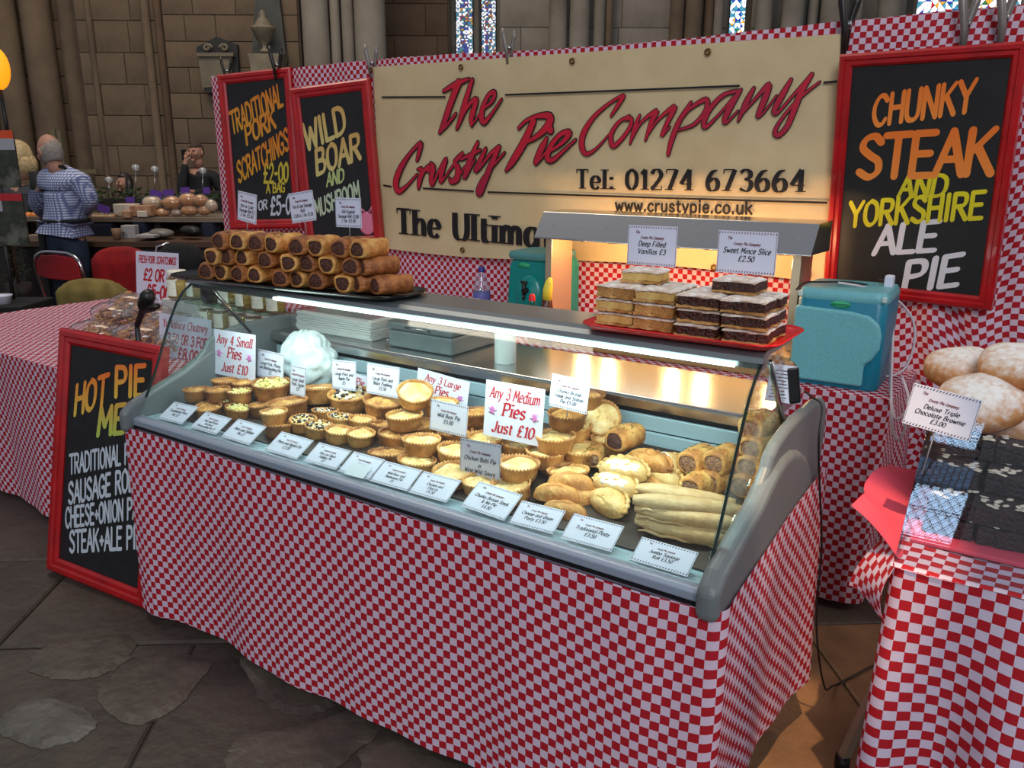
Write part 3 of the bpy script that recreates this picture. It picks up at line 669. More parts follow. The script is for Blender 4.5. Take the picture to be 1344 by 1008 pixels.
# backdrop cloth on a frame
mb = MB(); r = random.Random(4)
nx, nz = 220, 40; vs = []; uv = []; X0, X1 = -2.17, 3.3
for i in range(nx+1):
    x = X0+(X1-X0)*i/nx
    for j in range(nz+1):
        t_ = j/nz; z = .05+(2.105-.05)*t_ - .012*math.sin(x*2.2)
        g = math.exp(-((x-2.22)/.22)**2)*(1-t_)**.6
        y = BY+.014*math.sin(x*7+1)*(1-t_*.7)+.008*math.sin(x*17+t_*2)-.05*g*(1+math.sin(x*42+z*6)*.8)-.05*g
        vs.append((x, y, z)); uv.append((x-X0+(.06*math.sin(z*7)*g), z+g*.05*math.sin(x*20)))
mb.add(vs, [(i*(nz+1)+j, (i+1)*(nz+1)+j, (i+1)*(nz+1)+j+1, i*(nz+1)+j+1) for i in range(nx) for j in range(nz)], True, uv)
vs = []; uv = []
for i in range(13):
    y = BY+.55*i/12
    for j in range(nz+1): z = .05+2.05*j/nz; vs.append((X0-.01+.008*math.sin(i*1.3), y, z)); uv.append((-(y-BY), z))
mb.add(vs, [(i*(nz+1)+j, (i+1)*(nz+1)+j, (i+1)*(nz+1)+j+1, i*(nz+1)+j+1) for i in range(12) for j in range(nz)], True, uv)
bd = tag(mb.obj('backdrop_cloth', M_CLOTH), 'tall red and white checked cloth screen hanging behind the stall', 'backdrop cloth')
bd['kind'] = 'thing'
t = thing('backdrop_frame', 'slim metal frame holding up the checked cloth screen', 'frame')
for x in (-2.12, -.75, 1.75, 3.2): MB().tube([(x, BY+.05, 0), (x, BY+.05, 2.09)], .016, 8).obj('upright', M_STEEL, t)
MB().tube([(-2.15, BY+.05, 2.085), (3.25, BY+.05, 2.085)], .014, 8).obj('top_rail', M_STEEL, t)

# banner
ban = thing('banner', 'cream vinyl pie company banner with red script and black phone number', 'banner')
BN = BY-.055
mb = MB(); nx, nz = 60, 20; a0, a1 = ony(490, 88, BN), ony(1112, 44, BN); b0, b1 = ony(500, 325, BN), ony(1090, 369, BN)
def bpt(s_, t_):
    p = (a0*(1-s_)+a1*s_)*t_+(b0*(1-s_)+b1*s_)*(1-t_)
    y = -.0025*math.sin(s_*9+1)*(1-t_)-.005*math.exp(-((s_-.05-.12*(1-t_))/.035)**2)*t_-.004*math.exp(-((s_-.97+.1*(1-t_))/.03)**2)*t_
    sag = -.016*math.sin(s_*PI*2.2)*(1-t_)
    return V((p.x, p.y+y, p.z+sag))
vs = [bpt(i/nx, j/nz) for i in range(nx+1) for j in range(nz+1)]
mb.add(vs, [(i*(nz+1)+j, (i+1)*(nz+1)+j, (i+1)*(nz+1)+j+1, i*(nz+1)+j+1) for i in range(nx) for j in range(nz)], True)
mb.obj('banner_sheet', mat('cream_vinyl', (.83, .75, .58), .55, c2=(.79, .70, .53), scale=4, bump=.05), ban)
for px, py in ((487, 92), (605, 88), (751, 80), (929, 68), (1140, 90), (1060, 360), (607, 328), (937, 351)):
    c_ = ony(px, py, BN-.012); MB().lathe([(.006, 0), (.006, .004), (.014, .004), (.015, 0)], 14, (0, 0, 0), m=Matrix.Translation(c_) @ Matrix.Rotation(PI/2, 4, 'X')).obj('eyelet', mat('brass', (.45, .36, .2), .35, .9), ban)
# script wordmark: brush strokes drawn on the sheet
PB = Plane2((0, BN-.0135, 1.6), (1, 0, 0), (0, 0, 1))
c3 = lambda x, y: (470+x/4.033, 60+y/4.033)
c4 = lambda x, y: (780+x/4.033, 60+y/4.033)
S3 = [[(452,240,12),(520,202,22),(586,176,10)], [(532,196,34),(492,300,30),(458,400,28),(432,460,14)], [(436,455,12),(475,415,12),(518,360,10)],
 [(604,182,18),(565,310,28),(545,380,24),(523,438,12)], [(540,395,8),(590,310,16),(626,284,22),(612,340,26),(600,385,24),(602,420,14)], [(602,420,8),(640,370,8),(672,325,10)],
 [(662,335,8),(712,292,14),(722,248,20),(692,262,18),(660,330,22),(655,385,26),(670,405,20),(712,355,12),(760,284,8)],
 [(312,606,14),(325,560,22),(333,514,18),(280,565,16),(225,650,30),(200,725,34),(215,770,26),(255,745,14),(312,682,8)],
 [(315,655,8),(338,655,20),(325,720,26),(320,755,12)], [(326,730,10),(350,665,16),(378,640,24),(374,664,18)],
 [(384,620,10),(400,645,24),(388,700,26),(394,736,14),(430,660,12),(466,598,18),(444,670,26),(438,722,14),(478,672,8)],
 [(474,676,8),(530,600,12),(560,566,16),(512,612,16),(530,650,30),(525,700,32),(494,720,20),(484,700,10)], [(520,715,8),(566,640,8)],
 [(634,512,14),(600,590,26),(575,660,26),(566,702,12),(620,600,8)], [(545,602,10),(600,575,16),(648,552,10)],
 [(676,546,14),(645,615,24),(622,662,20),(650,640,12),(700,575,14),(746,536,18)], [(748,536,16),(710,620,26),(670,720,28),(645,782,26),(634,762,16),(662,700,10),(720,630,10),(776,566,8)],
 [(852,436,12),(890,398,12),(955,372,18),(1015,374,30),(1008,420,32),(950,478,20),(868,524,8)], [(930,400,26),(880,510,34),(820,610,30),(785,660,12)],
 [(1016,440,30),(1020,448,30)], [(1000,490,12),(972,545,28),(938,622,16),(965,600,10),(1000,558,8)],
 [(1012,562,8),(1080,515,16),(1120,462,24),(1075,468,18),(1022,530,22),(1003,590,26),(1028,606,20),(1080,565,12),(1152,498,8)]]
S4 = [[(90,370,14),(135,300,24),(156,262,16),(80,305,16),(0,375,24),(-55,460,36),(-66,530,36),(-42,572,26),(10,545,14),(84,464,8)],
 [(186,372,14),(130,405,18),(90,470,28),(98,530,28),(140,500,22),(190,430,22),(196,385,20),(170,392,12)],
 [(240,370,14),(215,435,26),(190,518,10)], [(200,495,8),(250,405,14),(330,345,26),(305,400,28),(272,498,12)], [(285,470,8),(340,390,14),(425,322,26),(400,380,28),(356,478,14),(400,430,8)],
 [(512,300,14),(450,400,28),(410,500,28),(392,576,18)], [(440,430,8),(500,340,14),(590,285,26),(592,340,24),(530,415,18),(448,446,10)],
 [(772,238,14),(690,258,20),(620,325,24),(582,400,28),(592,430,20),(660,365,12),(745,265,12)], [(776,234,16),(728,310,32),(692,385,26),(700,406,14),(762,345,8)],
 [(845,225,16),(805,300,30),(764,396,12)], [(775,370,8),(850,285,14),(925,205,26),(900,290,32),(866,372,20),(900,350,10),(965,265,8)],
 [(1042,180,16),(995,262,30),(955,340,26),(972,354,14),(1060,255,12),(1150,155,16)], [(1152,152,18),(1100,235,30),(1055,350,28),(1020,430,26),(975,474,24),(958,450,20),(1000,378,14),(1090,275,12),(1194,192,8)]]
red_s, blk_s = MB(), MB()
for S, f_ in ((S3, c3), (S4, c4)):
    for si, st in enumerate(S):
        q = catmull([tuple(p) for p in st], 5); P2 = [PB.hit(*f_(x, y)) for x, y, w_ in q]; sc2 = (V(PB.hit(*f_(100, 0)))-V(PB.hit(*f_(0, 0)))).length/100
        for extra, mbb, z in ((8, blk_s, 0), (0, red_s, .0022)):
            vs, fs = [], []; ribbon(P2, [(max(w_*.78, 6)+extra)*sc2 for x, y, w_ in q], vs, fs, True); mbb.add([(x, y, z+si*5e-5+i_*2e-7) for i_, (x, y) in enumerate(vs)], fs)
def put(mb, P, name, m, parent):
    o = mb.obj(name, m, None); o.parent = parent; o.matrix_world = P.mat() if parent is None else (parent.matrix_world.inverted() @ P.mat()); return o
put(blk_s, PB, 'script_outline', M_INK, ban); put(red_s, PB, 'script_lettering', mat('crimson_ink', (.80, .07, .17), .5, c2=(.62, .08, .22), scale=1.2), ban)
BTS = []; tel = MB(); slo = MB(); web = MB()
for a, b in (((501, 127.5), (585, 127.2)), ((663, 124.5), (780, 120.2)), ((780, 120.2), (971, 112.6)), ((1081, 108.4), (1099, 107)), ((503, 243), (514, 244.8)), ((555, 247), (622, 251)), ((640, 252), (860, 259.5)), ((860, 259.5), (1086, 266))):
    vs, fs = [], []; ribbon([PB.hit(*a), PB.hit(*b)], [.0085, .0085], vs, fs, False); b_ = MB(); b_.add([(x, y, .001) for x, y in vs], fs); BTS.append(b_)
line_px(PB, 'Tel: 01274 673664', (757, 247.5), (1056, 252), (0, -25), .001, tel, w_=2.1, nib=0, thin=.28, serif=True, gap=1.5)
line_px(PB, 'The Ultimate', (522, 306.5), (748, 328), (-1, -33), .001, slo, w_=2.4, nib=0, thin=.26, serif=True, gap=1.5)
line_px(PB, 'www.crustypie.co.uk', (808, 276.2), (987, 280.8), (0, -15.5), .001, web, w_=1.8, gap=1.5)
[put(b_, PB, 'ruled_line', M_INK, ban) for b_ in BTS]; put(tel, PB, 'phone_number', M_INK, ban); put(slo, PB, 'slogan', M_INK, ban); put(web, PB, 'web_address', M_INK, ban)

# hand painted boards
def grad(name, top, bot):
    m, nt, b = newmat(name); N, L = nt.nodes, nt.links; tc = N.new('ShaderNodeTexCoord'); sp = N.new('ShaderNodeSeparateXYZ'); r = N.new('ShaderNodeValToRGB')
    L.new(tc.outputs['Generated'], sp.inputs[0]); L.new(sp.outputs[1], r.inputs[0]); r.color_ramp.elements[0].color = lin(bot); r.color_ramp.elements[1].color = lin(top)
    L.new(r.outputs[0], b.inputs['Base Color']); b.inputs['Roughness'].default_value = .5; return m
def painted_board(label, corners, p, n, fw, th, lines, deco=None, group=None):
    P, w_, h = quad_plane(corners, p, n)
    root = thing('painted_board', label, 'sign board', group=group); root.matrix_world = P.mat()
    x, y = w_/2, h/2
    MB().box((-x+fw*.6, -y+fw*.6, -.012), (x-fw*.6, y-fw*.6, 0)).obj('board_panel', M_BOARD, root)
    prof = [(0, -.018), (0, .012), (fw*.18, .020), (fw*.45, .020), (fw*.55, .013), (fw*.82, .013), (fw, .004), (fw, -.018)]
    mb = MB(); cs = [(-x, -y, 1, 1), (x, -y, -1, 1), (x, y, -1, -1), (-x, y, 1, -1)]
    for k in range(4):
        A, B = cs[k], cs[(k+1) % 4]; o_ = MB(); m_ = len(prof)
        vs = [(A[0]+A[2]*a, A[1]+A[3]*a, b) for a, b in prof]+[(B[0]+B[2]*a, B[1]+B[3]*a, b) for a, b in prof]
        o_.add(vs, [(i, (i+1) % m_, m_+(i+1) % m_, m_+i) for i in range(m_)]).obj('frame_rail', M_RED, root, fix=True)
    P0 = Plane2(P.o+P.n*.0, P.u, P.v)
    for text, b0, b1, up, m_, kw in lines:
        mb = MB(); line_px(P0, text, b0, b1, up, .0012, mb, **kw); mb.obj('painted_words', m_, root)
    return root, P0
BW = dict(w_=2.0, gap=1.0, nib=.7, thin=.72)
OR_ = grad('orange_paint', (.93, .45, .12), (.96, .56, .22)); OY = grad('orange_to_gold_paint', (.92, .42, .14), (.80, .68, .30)); YE = grad('yellow_paint', (.90, .84, .10), (.84, .76, .12))
OYL = grad('amber_paint', (.86, .46, .12), (.82, .60, .16)); WH = mat('white_paint', (.86, .84, .86), .5); WG = mat('chalky_white_paint', (.76, .79, .82), .5)
WHE = grad('wheat_paint', (.80, .62, .34), (.82, .77, .48)); LIME = mat('pale_lime_paint', (.70, .76, .48), .5); MINT = mat('pale_mint_paint', (.72, .78, .66), .5); GOLD = mat('gold_paint', (.80, .72, .22), .5)
k1 = lambda x, y: (1080+x/2.652, 40+y/2.652)
painted_board('large red framed chalkboard advertising chunky steak pie, hung right of the banner', [(1101, 72), (1349, 53), (1305, 408), (1084, 382)], (2.0, 1.90, 1.5), (-.13, -.985, -.10), .047, .03, [
    ('CHUNKY', k1(172, 332), k1(520, 280), (4, -38), OR_, BW), ('STEAK', k1(118, 512), k1(588, 497), (6, -53), OR_, dict(w_=1.95, gap=.6, nib=.7, thin=.72)),
    ('AND', k1(262, 580), k1(425, 576), (5, -27), YE, BW), ('YORKSHIRE', k1(90, 682), k1(555, 652), (3, -31), YE, BW),
    ('ALE', k1(178, 778), k1(392, 764), (6, -36), WH, BW), ('PIE', k1(276, 908), k1(470, 884), (7, -38), WH, BW)])
k2 = lambda x, y: (270+x/4.2, 80+y/4.2)
painted_board('narrow red framed chalkboard advertising pork scratchings, hung at the far left of the screen', [(284, 96), (378, 92), (401, 296), (306, 304)], (-1.8, 1.90, 1.6), (.22, -.97, .06), .056, .03, [
    ('TRADITIONAL', k2(148, 402), k2(428, 242), (-4, -27), OYL, BW), ('PORK', k2(226, 462), k2(388, 364), (-3, -24), OYL, BW),
    ('SCRATCHINGS', k2(182, 672), k2(462, 484), (-3, -26), OYL, BW), (u'£2-00', k2(320, 672), k2(456, 664), (0, -24), GOLD, BW), ('A BAG', k2(335, 728), k2(436, 722), (0, -12), GOLD, BW),
    ('OR', k2(292, 824), k2(340, 815), (0, -12), WG, BW), (u'£5-00', k2(358, 848), k2(500, 838), (0, -23), WG, BW)])
rb, Pb = painted_board('red framed chalkboard advertising wild boar and mushroom pie, hung beside the banner', [(381, 113), (485, 107), (503, 318), (404, 330)], (-.95, 1.88, 1.6), (.22, -.97, .04), .056, .03, [
    ('WILD', k2(556, 492), k2(775, 388), (-5, -33), WHE, BW), ('BOAR', k2(612, 628), k2(855, 535), (-2, -32), WHE, BW),
    ('AND', k2(668, 692), k2(762, 664), (0, -17), LIME, BW), ('MUSHROOM', k2(606, 862), k2(852, 752), (-2, -21), MINT, BW)])
mb = MB(); a_ = Pb.hit(482, 293); mb.blob((a_[0], a_[1], .002), (.055, .065, .004), 16, 8); mb.tube([(a_[0]-.03, a_[1]+.05, .003), (a_[0]-.045, a_[1]+.09, .003), (a_[0]-.01, a_[1]+.065, .003)], .008, 5); mb.tube([(a_[0]+.02, a_[1]+.055, .003), (a_[0]+.04, a_[1]+.09, .003), (a_[0]+.045, a_[1]+.04, .003)], .008, 5)
mb.obj('painted_pink_pig', mat('pink_paint', (.86, .48, .58), .5), rb)
k5 = lambda x, y: (60+x/2.653, 420+y/2.653)
OG = grad('orange_to_lime_paint', (.93, .42, .14), (.88, .74, .28)); OG2 = grad('amber_to_lime_paint', (.90, .58, .22), (.66, .78, .34))
A_ = onz(65, 747, .01); B_ = onz(196, 799, .01); tl = ony(85, 430, .10)
u_ = (B_-A_).normalized(); up_ = (ony(85, 430, .10)-A_); nn_ = u_.cross(up_).normalized()
painted_board('tall red framed hot pie menu chalkboard standing on the floor against the counter end', [(82, 430), (216, 455), (196, 799), (65, 746)], (-.05, -.005, .02), (.103, -.976, .191), .058, .03, [
    ('HOT', k5(100, 330), k5(212, 294), (3, -38), OG, BW), ('PIE', k5(242, 266), k5(346, 262), (1, -38), OG, BW), ('MENU', k5(180, 402), k5(372, 380), (3, -36), OG2, BW),
    ('TRADITIONAL PASTY', k5(84, 535), k5(372, 482), (0, -24), WG, BW), ('SAUSAGE ROLLS', k5(80, 640), k5(352, 582), (0, -27), WG, BW),
    ('CHEESE+ONION PASTY', k5(70, 722), k5(382, 680), (0, -25), WG, BW), ('STEAK+ALE PIE', k5(84, 808), k5(335, 792), (0, -27), WG, BW)])
# ================================================================ BAKED GOODS
def food(name, base, mid, dark, scale=18, rand=.12, rough=.55, bump=.35, bscale=90):
    return mat(name, base, rough, c2=dark, c3=mid, scale=scale, detail=6, bump=bump, bscale=bscale, lo=.34, hi=.70, rand=rand)
F_CRUST = food('pie_crust', (.84, .64, .37), (.74, .51, .27), (.56, .34, .16), rough=.45)
F_CRUST_D = food('browned_pie_crust', (.70, .48, .25), (.57, .36, .18), (.40, .23, .10), rough=.45)
F_LID = food('pie_lid', (.96, .88, .66), (.90, .74, .46), (.66, .42, .20), 24, rough=.4, bump=.6)
F_LID_D = food('browned_pie_lid', (.88, .70, .40), (.74, .50, .25), (.48, .28, .12), 26, rough=.4, bump=.6)
F_MASH = food('cheesy_mash_topping', (.95, .92, .68), (.90, .84, .52), (.72, .62, .28), 40, bump=.9)
F_BITS_D = mat('dark_fruit_topping', (.13, .09, .12), .35, rand=.1)
F_BITS_W = mat('pale_topping_cubes', (.86, .82, .74), .5)
F_PUFF = food('puff_pastry', (.90, .70, .40), (.78, .52, .25), (.55, .32, .14), 22, bump=.6, bscale=60)
F_PUFF_D = food('deep_browned_pastry', (.72, .46, .24), (.58, .34, .17), (.38, .20, .09), 26, bump=.6, bscale=70)
F_MEAT = mat('dark_sausage_filling', (.24, .13, .10), .6, c2=(.42, .24, .17), scale=120, bump=.8, bscale=200)
F_MEAT_P = mat('mottled_meat_filling', (.42, .26, .18), .55, c2=(.70, .52, .38), scale=110, bump=.8, bscale=180)
F_HERB = mat('herb_crumbs', (.33, .42, .16), .8, c2=(.20, .28, .10), scale=200)
F_PASTY = food('pasty_pastry', (.93, .80, .55), (.86, .68, .40), (.68, .46, .24), 12, bump=.4)
F_LONG = food('pale_roll_pastry', (.88, .76, .56), (.80, .64, .42), (.66, .48, .28), 9, bump=.3)
F_SUGAR = mat('icing_sugar_top', (.93, .90, .87), .8, c2=(.70, .52, .34), scale=30, bump=.3, lo=.40, hi=.75)
F_VAN = food('vanilla_slice_pastry', (.84, .66, .40), (.72, .52, .28), (.56, .38, .19), 30, bump=.5)
F_CUST = mat('set_custard', (.86, .74, .44), .5, c2=(.78, .62, .34), scale=20)
F_MINCE = mat('dark_mincemeat', (.17, .08, .06), .3, c2=(.32, .16, .10), scale=80, bump=1.0, bscale=140)
def sugared():
    m, nt, b = newmat('sugared_bun'); N, L = nt.nodes, nt.links; tc = N.new('ShaderNodeTexCoord'); sp = N.new('ShaderNodeSeparateXYZ'); L.new(tc.outputs['Generated'], sp.inputs[0])
    n = N.new('ShaderNodeTexNoise'); n.inputs['Scale'].default_value = 55; n.inputs['Detail'].default_value = 6; L.new(tc.outputs['Object'], n.inputs['Vector'])
    ma = N.new('ShaderNodeMath'); ma.operation = 'MULTIPLY_ADD'; ma.inputs[1].default_value = .55; L.new(n.outputs['Fac'], ma.inputs[0]); zs = N.new('ShaderNodeMath'); zs.operation = 'MULTIPLY'; zs.inputs[1].default_value = .72; L.new(sp.outputs[2], zs.inputs[0]); L.new(zs.outputs[0], ma.inputs[2])
    r = N.new('ShaderNodeValToRGB'); e = r.color_ramp.elements; e[0].position = .48; e[0].color = lin((.66, .38, .18)); e[1].position = 1.05 if 0 else 1.0; e[1].color = lin((.93, .91, .89)); k = e.new(.74); k.color = lin((.78, .56, .36))
    L.new(ma.outputs[0], r.inputs[0]); L.new(r.outputs[0], b.inputs['Base Color']); b.inputs['Roughness'].default_value = .75; return m
F_BUN = sugared()

def pie_meshes(r, h, kind, seed):
    q = random.Random(seed); lob = int(round(r*2*PI/.0095)); ph = q.uniform(0, 6); e1, e2 = q.uniform(-.02, .02), q.uniform(0, 6)
    crust, lid = {'plain': (F_CRUST, F_LID), 'brown': (F_CRUST_D, F_LID_D), 'mash': (F_CRUST_D, F_MASH), 'fruit': (F_CRUST, F_LID)}[kind]
    def fn(rr, z, a):
        k = 1+e1*math.sin(2*a+e2)+(.018*math.sin(3*a+ph) if z > h*.5 else 0)
        if z > h*.88 and rr > r*.91: k += .016*math.sin(lob*a); z += .0024*math.sin(lob*a)
        return rr*k, z
    n = min(lob*4, 132)
    A = MB().lathe([(0, 0), (r*.84, 0), (r*.89, h*.05), (r*.95, h*.45), (r*.975, h*.80), (r*1.04, h*.91), (r*1.055, h*.98), (r*1.02, h*1.045), (r*.965, h*1.05), (r*.925, h*.98), (r*.90, h*.84)], n, fn=fn)
    dome = q.uniform(-.02, .14)*r
    def fl(rr, z, a): return rr*(1+e1*math.sin(2*a+e2)), z+.0022*math.sin(3*a+rr*180+ph)+.0012*math.cos(5*a-rr*90)
    B = MB().lathe([(r*.93, h*.84), (r*.86, h*.86), (r*.70, h*.89+dome*.5), (r*.45, h*.92+dome*.9), (r*.2, h*.93+dome), (0, h*.90+dome)], 26, fn=fl)
    out = [('crust', A.mesh('pie_crust', crust), None), ('pie_lid', B.mesh('pie_lid', lid), None)]
    if kind in ('fruit', 'mash'):
        D, W = MB(), MB()
        for i in range(46 if kind == 'fruit' else 30):
            a = q.uniform(0, 2*PI); rr = r*.84*math.sqrt(q.random()); s_ = r*q.uniform(.07, .13); z = h*.97+dome*(1-rr/r)+s_*.4
            (D if (kind == 'fruit' and q.random() < .6) else W).blob((rr*math.cos(a), rr*math.sin(a), z), (s_, s_*q.uniform(.7, 1.1), s_*.7), 6, 4)
        if D.v: out.append(('fruit_topping', D.mesh('fruit_topping', F_BITS_D), 'stuff'))
        out.append(('crumb_topping', W.mesh('crumb_topping', F_BITS_W if kind == 'fruit' else F_MASH), 'stuff'))
    return out
PIELIB = {}
def deckz(y): return .742+.121*(max(y, .1)-.10)+.001
def solve(px, py, h):
    """point whose height is h above the sloping deck"""
    p = onz(px, py, .8)
    for _ in range(25): p = onz(px, py, deckz(p.y)+h)
    return p
PH = {'s': .039, 'm': .042, 'l': .054, 't': .040}
PR = {'s': .042, 'm': .053, 'l': .066, 't': .026}
PIES = []
def pie(px, py, size, lift, kind, label, tilt=0, az=0, group='pies in the display counter'):
    PIES.append([px, py, size, lift, kind, label, tilt, az, group])
# (pixel of the rim's centre, size, height of what it stands on)
pie(258, 511, 's', .034, 'brown', 'brown pie at the extreme left end of the counter display, in the rear row')
pie(284.5, 511, 's', .034, 'brown', 'second brown pie from the left end, beside the first in the rear row')
pie(316, 513, 's', .034, 'mash', 'cheese-topped small pie right of the two brown pies at the left end')
pie(294, 499, 's', .036, 'brown', 'brown pie half hidden behind the two at the left end')
pie(321, 501, 's', .036, 'brown', 'brown pie directly beneath the four small pies sign')
pie(292, 526, 't', 0, 'mash', 'tiny mash-topped pie standing behind the second front card')
pie(271, 534, 's', 0, 'brown', 'brown pie low between the first and second front cards')
pie(314, 534, 's', 0, 'mash', 'pale green cheese-topped pie behind the third front card')
pie(341, 531, 's', .0, 'brown', 'wide-lidded small pie just behind the card for pork and stilton pie')
pie(363, 540, 's', .030, 'plain', 'golden small pie raised on a lower pie behind the third front card')
pie(355, 566, 's', 0, 'brown', 'brown pie lowest in the heap, right of the third front card')
pie(355, 502, 'l', .03, 'mash', 'large mash-topped pie beneath the grey card beside the four small pies sign')
pie(388, 524, 'l', .0, 'brown', 'large broad brown pie with a card standing in its lid')
pie(408, 511, 'l', .012, 'plain', 'large golden pie in front of the white carrier bag')
pie(455, 516, 'l', .012, 'fruit', 'large pie heaped with dark fruit and pale cubes, centre left of display')
pie(385, 553, 's', 0, 'fruit', 'leftmost small pie topped with dark fruit')
pie(419, 541, 's', .0, 'fruit', 'small dark fruit-topped pie behind its two neighbours')
pie(414, 556, 's', .0, 'fruit', 'front small pie with dark fruit topping above the front cards')
pie(446, 547, 's', .0, 'fruit', 'small dark fruit pie just below the large fruit-topped pie')
pie(472, 549, 's', .0, 'plain', 'small pale pie right of the small dark fruit pies')
pie(498, 558, 's', .0, 'brown', 'small pie low between the pale pies and the double stack')
pie(445, 564, 's', .0, 'plain', 'small golden pie right of the front dark fruit pie')
pie(475, 566, 's', .0, 'plain', 'small domed pie left of the double stack')
pie(503, 524, 'l', .012, 'brown', 'large brown pie under the large pork card')
pie(531, 544, 'm', .054, 'plain', 'medium pie carrying the tilted pie on top of it')
pie(544, 514, 'm', .098, 'plain', 'medium pie tilted towards the viewer on top of the stack', 26, 48)
pie(519, 568, 'm', .012, 'brown', 'medium brown-lidded pie in front of the tilted pie stack')
pie(566, 577, 'm', .030, 'plain', 'medium pie with flat crimped lid on the second tier, centre of display')
pie(505, 595, 'm', 0, 'brown', 'medium pie lying low behind the front cards, left of centre')
pie(545, 604, 'm', 0, 'plain', 'medium cream-lidded pie just behind the wild boar front card')
pie(556, 555, 'm', .012, 'brown', 'shadowed medium pie behind the flat crimped pie')
pie(578, 527, 'm', .045, 'plain', 'medium pie partly hidden behind the wild boar pie card')
pie(588, 614, 'm', 0, 'plain', 'medium pie beside the left edge of the chicken balti card, lowest level')
pie(598, 588, 'm', .012, 'plain', 'medium pie peeping out left of the chicken balti card')
pie(600, 570, 'm', .026, 'brown', 'medium brown pie just below the wild boar pie card')
pie(626, 540, 'm', .050, 'brown', 'stacked pie beside the left edge of the three medium pies sign')
pie(620, 556, 'm', .012, 'brown', 'shadowed pie underneath the stack left of the three medium pies sign')
pie(638, 576, 'm', .026, 'plain', 'medium pie under the lower left corner of the three medium pies sign')
pie(668, 584, 'm', .012, 'plain', 'medium pie under the lower right corner of the three medium pies sign')
pie(651, 606, 'm', 0, 'plain', 'medium pie half covered by the right edge of the chicken balti card')
pie(691, 603, 'm', .026, 'plain', 'pale domed medium pie at the front of the right hand heap')
pie(719, 596, 'm', .026, 'plain', 'open crimped medium pie just behind the pale domed pie')
pie(673, 636, 'm', 0, 'plain', 'pale smooth medium pie low behind the steak and ale card')
pie(612, 634, 's', 0, 'plain', 'small golden pie below the chicken balti card')
pie(733, 569, 'm', .062, 'plain', 'golden medium pie third from the top in the right hand stack')
pie(744, 542, 'm', .095, 'brown', 'wide brown pie second from the top, under the steak and stilton card')
pie(766, 560, 'm', .05, 'plain', 'medium pie wedged behind the right hand stack')
pie(782, 574, 'm', .02, 'plain', 'medium pie low at the rear of the right hand stack')
pie(753, 592, 'm', .026, 'plain', 'medium pie at the foot of the right hand stack')
pie(786, 545, 'm', .05, 'plain', 'pie lying on its side at the rear of the right hand stack', 55, 40)
pie(782, 512, 'm', .10, 'brown', 'topmost brown pie of the right hand stack beside its card')
pie(744, 608, 'm', 0, 'plain', 'flattened pie at the base of the right hand heap')
# settle the pies of each tier so that they touch without sinking into one another
P_ = []
for q in PIES:
    h, r = PH[q[2]], PR[q[2]]; p = solve(q[0], q[1], q[3]+h); P_.append([p.x, p.y, p.z-h, r, h])
for it in range(60):
    for i in range(len(P_)):
        for j in range(i+1, len(P_)):
            a, b = P_[i], P_[j]
            if a[2]+a[4]*.8 < b[2] or b[2]+b[4]*.8 < a[2]: continue
            d = math.hypot(a[0]-b[0], a[1]-b[1]); m_ = (a[3]+b[3])*.97
            if d < m_ and d > 1e-5:
                k = (m_-d)*.22; ux, uy = (a[0]-b[0])/d, (a[1]-b[1])/d; a[0] += ux*k; a[1] += uy*k; b[0] -= ux*k; b[1] -= uy*k
    for a in P_:
        a[0] = min(max(a[0], .012+a[3]), LEN-.05); a[1] = min(max(a[1], .12+a[3]*.6), .592-a[3])
# every raised pie stands on another one
for q, s_ in list(zip(PIES, P_)):
    if q[3] >= .045 and not q[6] and s_[2]-deckz(s_[1]) > .03:
        h = s_[2]-deckz(s_[1])
        if h > .036: PIES.append([0, 0, 's' if q[2] == 's' else 'm', 0, 'brown', 'lower pie carrying the '+q[5].split(' of ')[0].split(', ')[0][:70].rsplit(' ', 1)[0] if len(q[5].split()) > 12 else 'lower pie beneath the '+q[5], 0, 0, q[8]]); P_.append([s_[0]+.004, s_[1]+.006, deckz(s_[1]), .05, .042])
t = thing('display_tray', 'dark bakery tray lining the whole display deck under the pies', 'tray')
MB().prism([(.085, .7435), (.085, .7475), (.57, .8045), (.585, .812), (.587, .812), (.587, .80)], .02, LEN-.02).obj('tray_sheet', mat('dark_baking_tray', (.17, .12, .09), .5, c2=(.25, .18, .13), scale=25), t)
for q, s_ in zip(PIES, P_):
    px, py, size, lift, kind, label, tilt, az, grp = q; key = (size, kind, random.randrange(3))
    if key not in PIELIB: PIELIB[key] = pie_meshes(PR[size], PH[size], kind, hash(key[:2]) % 100+key[2]*7 if False else len(PIELIB)*13+5)
    x, y, z = s_[0], s_[1], max(s_[2], deckz(s_[1]))
    rm = Matrix.Rotation(math.radians(az), 4, 'Z') @ Matrix.Rotation(math.radians(tilt), 4, 'X')
    t = thing('pie', label, 'pie', (x, y, z+(PR[size]*math.sin(math.radians(tilt))*.5 if tilt else 0)), group=grp)
    t.rotation_euler = rm.to_euler() if tilt else (math.atan(.12)*(1 if lift < .02 else 0)+rnd(-.04, .04), rnd(-.04, .04), rnd(0, 6))
    for nm, me, kd in PIELIB[key]:
        o = link(nm, me, t)
        if kd: o['kind'] = kd

